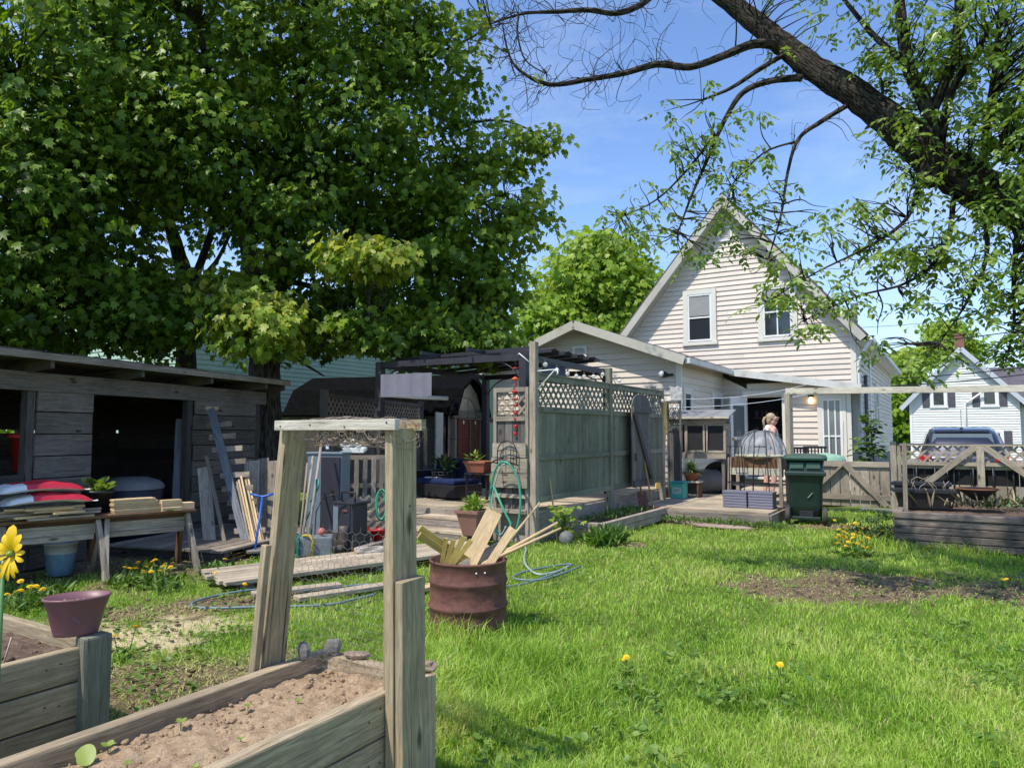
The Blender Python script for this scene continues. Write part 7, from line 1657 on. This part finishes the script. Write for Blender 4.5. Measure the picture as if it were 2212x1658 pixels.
reg=[(1490,300,6.5,70,140,.5,60,0),(1400,470,6.7,90,80,.5,62,0),(1330,480,6.9,55,50,.4,22,.05),(1590,330,6.4,60,110,.5,36,0),(1650,430,6.3,70,100,.4,34,0),(1560,470,6.6,90,50,.5,34,0),(1500,540,6.6,60,40,.4,18,0),
(2050,90,5.9,170,120,.9,290,0),(2140,250,5.7,90,140,.9,200,-.05),(1990,200,6.1,90,120,.7,70,0),(2170,430,5.6,70,90,.7,110,-.1),(1870,90,6.2,80,80,.6,40,.05),(1720,90,6.6,60,50,.5,16,.1),(1930,290,6.0,45,70,.4,34,.05),(2060,330,5.9,80,70,.6,70,0),(1980,400,5.9,60,50,.4,32,.05),
(1700,560,6.15,60,45,.3,20,.1),(1665,640,6.1,70,40,.3,26,.15),(1760,620,6.1,70,50,.3,26,.1),(1850,470,6.2,70,70,.4,36,0),(1770,500,6.2,60,50,.4,18,0),(1900,560,6.0,80,55,.4,42,0),(2000,520,5.9,80,55,.5,56,-.05),(2080,600,5.75,80,75,.5,60,-.05),(2180,600,5.6,55,100,.5,80,-.1),(2185,720,5.6,40,55,.4,40,-.1),(2020,765,5.7,45,35,.3,26,-.1),(2085,700,5.7,40,40,.3,14,-.05),(1895,740,6.3,30,28,.3,14,.1),(1835,660,6.1,55,40,.3,24,.1),(1720,700,6.1,60,25,.3,16,.15),(1950,650,5.9,50,40,.3,18,0),(1640,520,6.3,40,40,.3,10,.05),(1200,180,6.4,60,60,.3,3,0),(2240,150,5.4,120,250,1.0,150,-.05),(2330,500,5.4,120,250,1.0,120,-.1),(1900,-120,6,350,100,1.2,220,0),(1820,-830,5.5,300,230,.9,230,0),(2150,-750,5.6,220,230,.9,150,0)]  # last entries: unseen foliage added above view to shade limb and timber bed
P=[];N=[];Dn=[];S=[];T=[];C=[]
for (px,py,Dd,rx,ry,rd,n,ts) in reg:
    c=np.array(at(px,py,Dd)); ax=np.array([rx*Dd/F,rd,ry*Dd/F])
    for k in range(int(n*.56)):
        u=rng.normal(0,1,3); u/=np.linalg.norm(u); p=c+u*ax*rng.random()**.4; C.append(p)
        for rep in range(int(rng.integers(1,4))):
            az=rng.uniform(0,2*PI); d=np.array([math.cos(az),math.sin(az),rng.uniform(-.9,.1)]); d/=np.linalg.norm(d); L=rng.uniform(.1,.2); b=rng.uniform(-.15,.15)
            side=np.cross(d,[0,0,1]); side/=np.linalg.norm(side); up=np.cross(side,d)
            for s,sg in ((.25,1),(.25,-1),(.55,1),(.55,-1),(.82,1),(.82,-1),(1,0)):
                if rng.random()<.12: continue
                q=p+d*L*s+np.array([0,0,-.05*s*s]); dd=d*.7+side*sg*.9+np.array([0,0,-.45])+rng.normal(0,.15,3)
                P.append(q);Dn.append(dd);N.append(up*.6+np.array(SUN)*.4+rng.normal(0,.4,3));S.append(rng.uniform(.042,.078));T.append(np.clip(.54+ts+b+rng.normal(0,.17),0,1))
C=np.array(C); twigs(mb,nodes,C,.012,4,.1,.25)
mb.build('trunk',BARK2,ash,W=True)
leaves('crown',np.array(P),np.array(N),np.array(Dn),np.array(S),LANCE*np.array([1.25,1,1]),LANCE_T,np.array(T),F_ASH,ash)
# ------------------------------------------------------------------ person behind the dome planter
PX=at(1667,900,14.1); pr=thing('person','woman with a fair ponytail in a white top and dark vest behind the dome planter','person',V((PX.x-.04,14.1,.2)),R(0))
SKIN=paint('skin',(.62,.36,.28),.5,var=.08,bump=.02,scale=20); HAIR=paint('fair_hair',(.42,.33,.2),.6,var=.3,scale=30); SHIRT=paint('white_cotton',(.75,.75,.78),.85,var=.05); VEST=paint('dark_vest_cloth',(.03,.03,.045),.9,var=.2); SHORTS=paint('patterned_shorts',(.05,.05,.07),.9,var=.4)
def skin_mesh(name,verts,edges,radii,mat,root=0,sub=2):
    me=bpy.data.meshes.new(name); me.from_pydata([tuple(v) for v in verts],edges,[]); me.update()
    o=bpy.data.objects.new(name,me); COL.objects.link(o); o.parent=pr
    m=o.modifiers.new('Skin','SKIN'); m.use_smooth_shade=True; s=o.modifiers.new('Sub','SUBSURF'); s.levels=sub; s.render_levels=sub
    for i,r in enumerate(radii): me.skin_vertices[0].data[i].radius=(r if isinstance(r,tuple) else (r,r)); me.skin_vertices[0].data[i].use_root=(i==root)
    me.materials.append(mat); return o
# she faces right (+x) and looks slightly down; 1.62 m tall
vs=[(0,0,.88),(0,0,1.02),(.0,0,1.2),(.02,0,1.33),(.035,0,1.40),(.06,0,1.47),(.075,0,1.54),(.06,0,1.60),   #0-7 trunk, neck, head
 (.0,-.17,1.335),(-.06,-.23,1.1),(.02,-.25,.88),(.06,-.25,.80),   #8-11 right arm (towards camera)
 (.0,.17,1.335),(.05,.23,1.1),(.16,.2,.95),(.22,.18,.93),   #12-15 left arm
 (0,-.09,.80),(.03,-.1,.46),(-.02,-.1,.09),(.12,-.1,.035), #16-19
 (0,.09,.80),(-.03,.1,.46),(-.1,.1,.09),(.03,.1,.035)] #20-23
ed=[(0,1),(1,2),(2,3),(3,4),(4,5),(5,6),(6,7),(3,8),(8,9),(9,10),(10,11),(3,12),(12,13),(13,14),(14,15),(0,16),(16,17),(17,18),(18,19),(0,20),(20,21),(21,22),(22,23)]
ra=[(.16,.13),(.145,.12),(.15,.12),(.12,.09),.055,(.085,.07),(.098,.082),(.07,.065),.065,.052,.04,.032,.065,.052,.04,.032,.1,.065,.042,.035,.1,.065,.042,.035]
# hands: fingers rooted in the palms
for base,k in ((11,-1),(15,1)):
    b=V(vs[base]); d=V((.05,0,-.06)).normalized() if k<0 else V((.07,0,-.02)).normalized()
    pi=len(vs); vs.append(tuple(b+d*.05)); ed.append((base,pi)); ra.append((.032,.018))
    for f in range(4):
        i=len(vs); off=V((0,(f-1.5)*.018,0)); L=(.07,.08,.076,.06)[f]
        vs.append(tuple(V(vs[pi])+off+d*.03)); vs.append(tuple(V(vs[pi])+off*1.1+d*(.03+L*.5))); vs.append(tuple(V(vs[pi])+off*1.1+d*(.03+L)+V((-.01,0,-.015))))
        ed+= [(pi,i),(i,i+1),(i+1,i+2)]; ra+=[.009,.0085,.007]
    i=len(vs); vs.append(tuple(b+d*.03+V((.02,.02*k,.01)))); vs.append(tuple(b+d*.07+V((.035,.025*k,0)))); ed+=[(pi,i),(i,i+1)]; ra+=[.011,.009]
# face: nose, chin
i=len(vs); vs+=[(.17,0,1.515),(.135,0,1.455)]; ed+=[(6,i),(5,i+1)]; ra+=[.014,.03]
skin_mesh('body',vs,ed,ra,SKIN)
def blob(name,c,r,sc3,mat,jit=0,par=None):
    m=MB(); m.ball(c,r,14,9,jit,sc3=sc3); o=m.build(name,mat,par or pr); return o
hb=MB(); hb.ball((.02,0,1.56),.094,18,12,.02,sc3=(1.0,.93,.98)); hb.ball((-.02,0,1.5),.075,14,9,.04,sc3=(.7,1.0,1.1)); hb.tube([V((-.06,0,1.56)),V((-.1,0,1.55)),V((-.125,0,1.5)),V((-.12,0,1.42)),V((-.105,0,1.36))],[.018,.028,.027,.022,.01],10); hb.build('hair',HAIR,pr)
for s in (-1,1):
    blob('eye',(.152,s*.038,1.545),.012,(.6,1,.8),M_WHITE); blob('ear',(.06,s*.092,1.525),.03,(.7,.35,1.1),SKIN)
    m=MB(); m.bar((.158,s*.055,1.567),(.163,s*.022,1.57),.008,.008); m.build('eyebrow',HAIR,pr)
m=MB(); m.bar((.152,-.026,1.475),(.152,.026,1.475),.01,.009); m.build('mouth',paint('lip',(.42,.14,.13),.5),pr)
m=MB(); m.tube([V((.165,.055,1.545)),V((.178,.0,1.545)),V((.165,-.055,1.545)),V((.05,-.1,1.54))],.004,5); m.build('glasses',M_BLACK,pr)
skin_mesh('white_top',[(0,0,.9),(0,0,1.05),(0,0,1.2),(.02,0,1.34),(.05,0,1.385)],[(0,1),(1,2),(2,3),(3,4)],[(.175,.15),(.165,.14),(.172,.14),(.15,.115),(.11,.1)],SHIRT)
skin_mesh('vest',[(-.015,0,.86),(-.02,0,1.05),(-.025,0,1.22),(-.02,0,1.33)],[(0,1),(1,2),(2,3)],[(.19,.17),(.178,.155),(.18,.16),(.15,.135)],VEST)
skin_mesh('shorts',[(0,0,.9),(0,-.1,.76),(.015,-.105,.55),(0,.1,.76),(-.015,.105,.55)],[(0,1),(1,2),(0,3),(3,4)],[(.17,.14),.118,.095,.118,.095],SHORTS)
for (x,y) in ((.05,-.1),(-.04,.1)):
    m=MB(); m.ball((x+.03,y,.04),.05,12,6,sc3=(2.2,.9,.75)); m.build('shoe',M_BLACKPL,pr)
# ------------------------------------------------------------------ dandelions
F_DAND=foliage('dandelion_leaf',[(.05,.12,.02),(.12,.22,.04),(.2,.3,.08)],.35); DY=paint('dandelion_yellow',(.8,.52,.01),.7,var=.15,scale=60,bump=0)
def dandelion(loc,label,group,nf=2,seed=0,sz=1.0):
    random.seed(seed); t=thing('dandelion',label,'dandelion',loc,random.random()*6,group=group)
    n=9; az=np.linspace(0,2*PI,n,endpoint=False)+rng.normal(0,.3,n); el=rng.uniform(.15,.6,n); D=np.stack([np.cos(az)*np.cos(el),np.sin(az)*np.cos(el),np.sin(el)],1); N=np.stack([-np.cos(az)*np.sin(el),-np.sin(az)*np.sin(el),np.cos(el)],1)
    M_=np.array(ROOT[t.name]); 
    leaves('leaves',np.tile(np.array(V(loc)),(n,1)),N,D,rng.uniform(.08,.15,n)*sz,LANCE*np.array([.8,1,1]),LANCE_T,rng.random(n),F_DAND,t)
    for k in range(nf):
        a=random.random()*6.28; r=random.uniform(.02,.07)*sz; h=random.uniform(.09,.17)*sz; p=V((r*math.cos(a),r*math.sin(a),h)); mb=MB(); mb.tube([V((0,0,0)),V((p.x*.6,p.y*.6,h*.6)),p],.0028,5); s_=mb.build('stem',F_DAND,t)
        fr=MB(); tl=Euler((random.uniform(-.5,.5),random.uniform(-.5,.5),0)).to_matrix()
        for ring,(rr,zz,m_) in enumerate(((.022,.002,12),(.016,.007,10),(.009,.011,7))):
            for i in range(m_):
                an=2*PI*i/m_+ring*.3; d=V((math.cos(an),math.sin(an),0)); sx=V((-d.y,d.x,0))*.0045; b=V((0,0,zz)); q=[b+sx*.4,b+d*rr*1.0+sx+V((0,0,.004)),b+d*rr*1.15+V((0,0,.002)),b+d*rr-sx+V((0,0,.004)),b-sx*.4]
                fr.add([tl@(v*sz*1.15)+p for v in q],[(0,1,2,3,4)],None,False,.5)
        fr.build('flower',DY,t)
    return t
def cluster(pts,label,group,nf,z=0.0,sz=1.0,s0=0):
    for i,(px,py) in enumerate(pts): dandelion(gz(px,py,z)+V((0,0,z*0)),label,group,nf if isinstance(nf,int) else nf[i%len(nf)],s0+i,sz)
cluster([(1812,1150),(1838,1148),(1860,1158),(1850,1198),(1826,1200),(1872,1200),(1806,1195),(1835,1182),(1848,1176),(1820,1165),(1832,1175),(1846,1168),(1855,1180),(1842,1190),(1828,1187),(1862,1170),(1870,1186),(1815,1180),(1838,1160)],'dandelion in the dense yellow patch by the right timber bed','dandelions in the dense yellow patch',[2,3],s0=10)
cluster([(1880,1160),(1900,1140),(1893,1176),(1908,1168)],'dandelion among the dark weeds at the timber bed corner','dandelions among the dark weeds',[1,2],s0=40)
cluster([(1600,1117),(1618,1112),(1640,1116),(1660,1118),(1588,1122),(1545,1122),(1515,1122)],'dandelion along the edge of the tan deck','dandelions along the tan deck',[2,1],s0=60)
cluster([(300,1250),(318,1262),(338,1250),(345,1262),(325,1240),(310,1272),(360,1255),(285,1262),(372,1248)],'dandelion in the clump under the right sawhorse','dandelions under the sawhorse',[2,3,1],s0=80)
cluster([(60,1290),(75,1306),(95,1310),(48,1318),(20,1310)],'dandelion near the foot of the left sawhorse legs','dandelions near the left sawhorse',[1,2],s0=100)
cluster([(240,1415),(258,1428),(278,1412)],'dandelion in the grass beside the left bed corner post','dandelions by the corner post',[1,1],s0=120)
for i,(px,py,lab) in enumerate([(1352,1455,'pair of dandelions alone in the open lawn'),(1685,1470,'yellowing dandelion near the middle of the lawn'),(1980,1272,'lone dandelion on the edge of the bare soil patch'),(2165,1268,'lone dandelion in the dark shade at the right'),(2010,1195,'dandelion just below the right timber bed'),(520,1285,'dandelion by the hose before the boardwalk'),(455,1262,'dandelion at the corner of the boardwalk'),(480,1225,'tall weed dandelion on the walkway pallet')]): dandelion(gz(px,py),lab,None,2,200+i,.72)
weeds('grass_tuft','tall grass tuft at the corner of the timber planter',[(*gz(1300,1178,0),.09),(*gz(1320,1172,0),.08)],420,.2,foliage('tall_grass',[(.05,.13,.02),(.12,.24,.04),(.2,.32,.07)],.35))

# broad leafed clover and plantain patches in the lawn
n=1500; px=rng.uniform(-100,2300,n); py=1110+560*rng.random(n)**1.2; t=CAMZ/((py-935)/F); X=(px-CX)/F*t; Y=t
k=(~blocked(X,Y))&(fbm(X+20,Y,1.1,3)>.5)&(Y<12); X,Y=X[k],Y[k]; r=5; n=len(X)*r
X=np.repeat(X,r)+rng.normal(0,.035,n); Y=np.repeat(Y,r)+rng.normal(0,.035,n); az=rng.uniform(0,2*PI,n); el=rng.uniform(0,.6,n)
P=np.stack([X,Y,gh(X,Y)+rng.uniform(.01,.05,n)],1); D=np.stack([np.cos(az)*np.cos(el),np.sin(az)*np.cos(el),np.sin(el)],1); N=np.stack([rng.normal(0,.3,n),rng.normal(0,.3,n),np.ones(n)],1)
o=leaves('clover_patches',P,N,D,rng.uniform(.02,.05,n),ROUND*np.array([.9,1,1]),LANCE_T,rng.random(n),foliage('clover_leaf',[(.06,.14,.02),(.14,.26,.04),(.25,.36,.08)],.35)); tag(o,'patches of broad leafed clover among the lawn grass','clover',kind='stuff')
# dry leaves, chips and pebbles on the ground
mb=MB(); random.seed(77)
for i in range(900):
    e=random.choice(DIRT[:6]+SAW); a=random.random()*6.28; q=random.random()**.5*1.1; x=e[0]+e[2]*q*math.cos(a); y=e[1]+e[3]*q*math.sin(a)
    if blocked(np.array([x]),np.array([y]))[0] or y<1.5: continue
    s=random.uniform(.006,.018); mb.ball((x,y,float(gh(x,y))+.002),s,5,3,.6,sc3=(1.4,1,.6))
o=mb.build('ground_debris',SOIL2); tag(o,'small soil lumps, chips and pebbles on the bare ground','debris',kind='stuff')
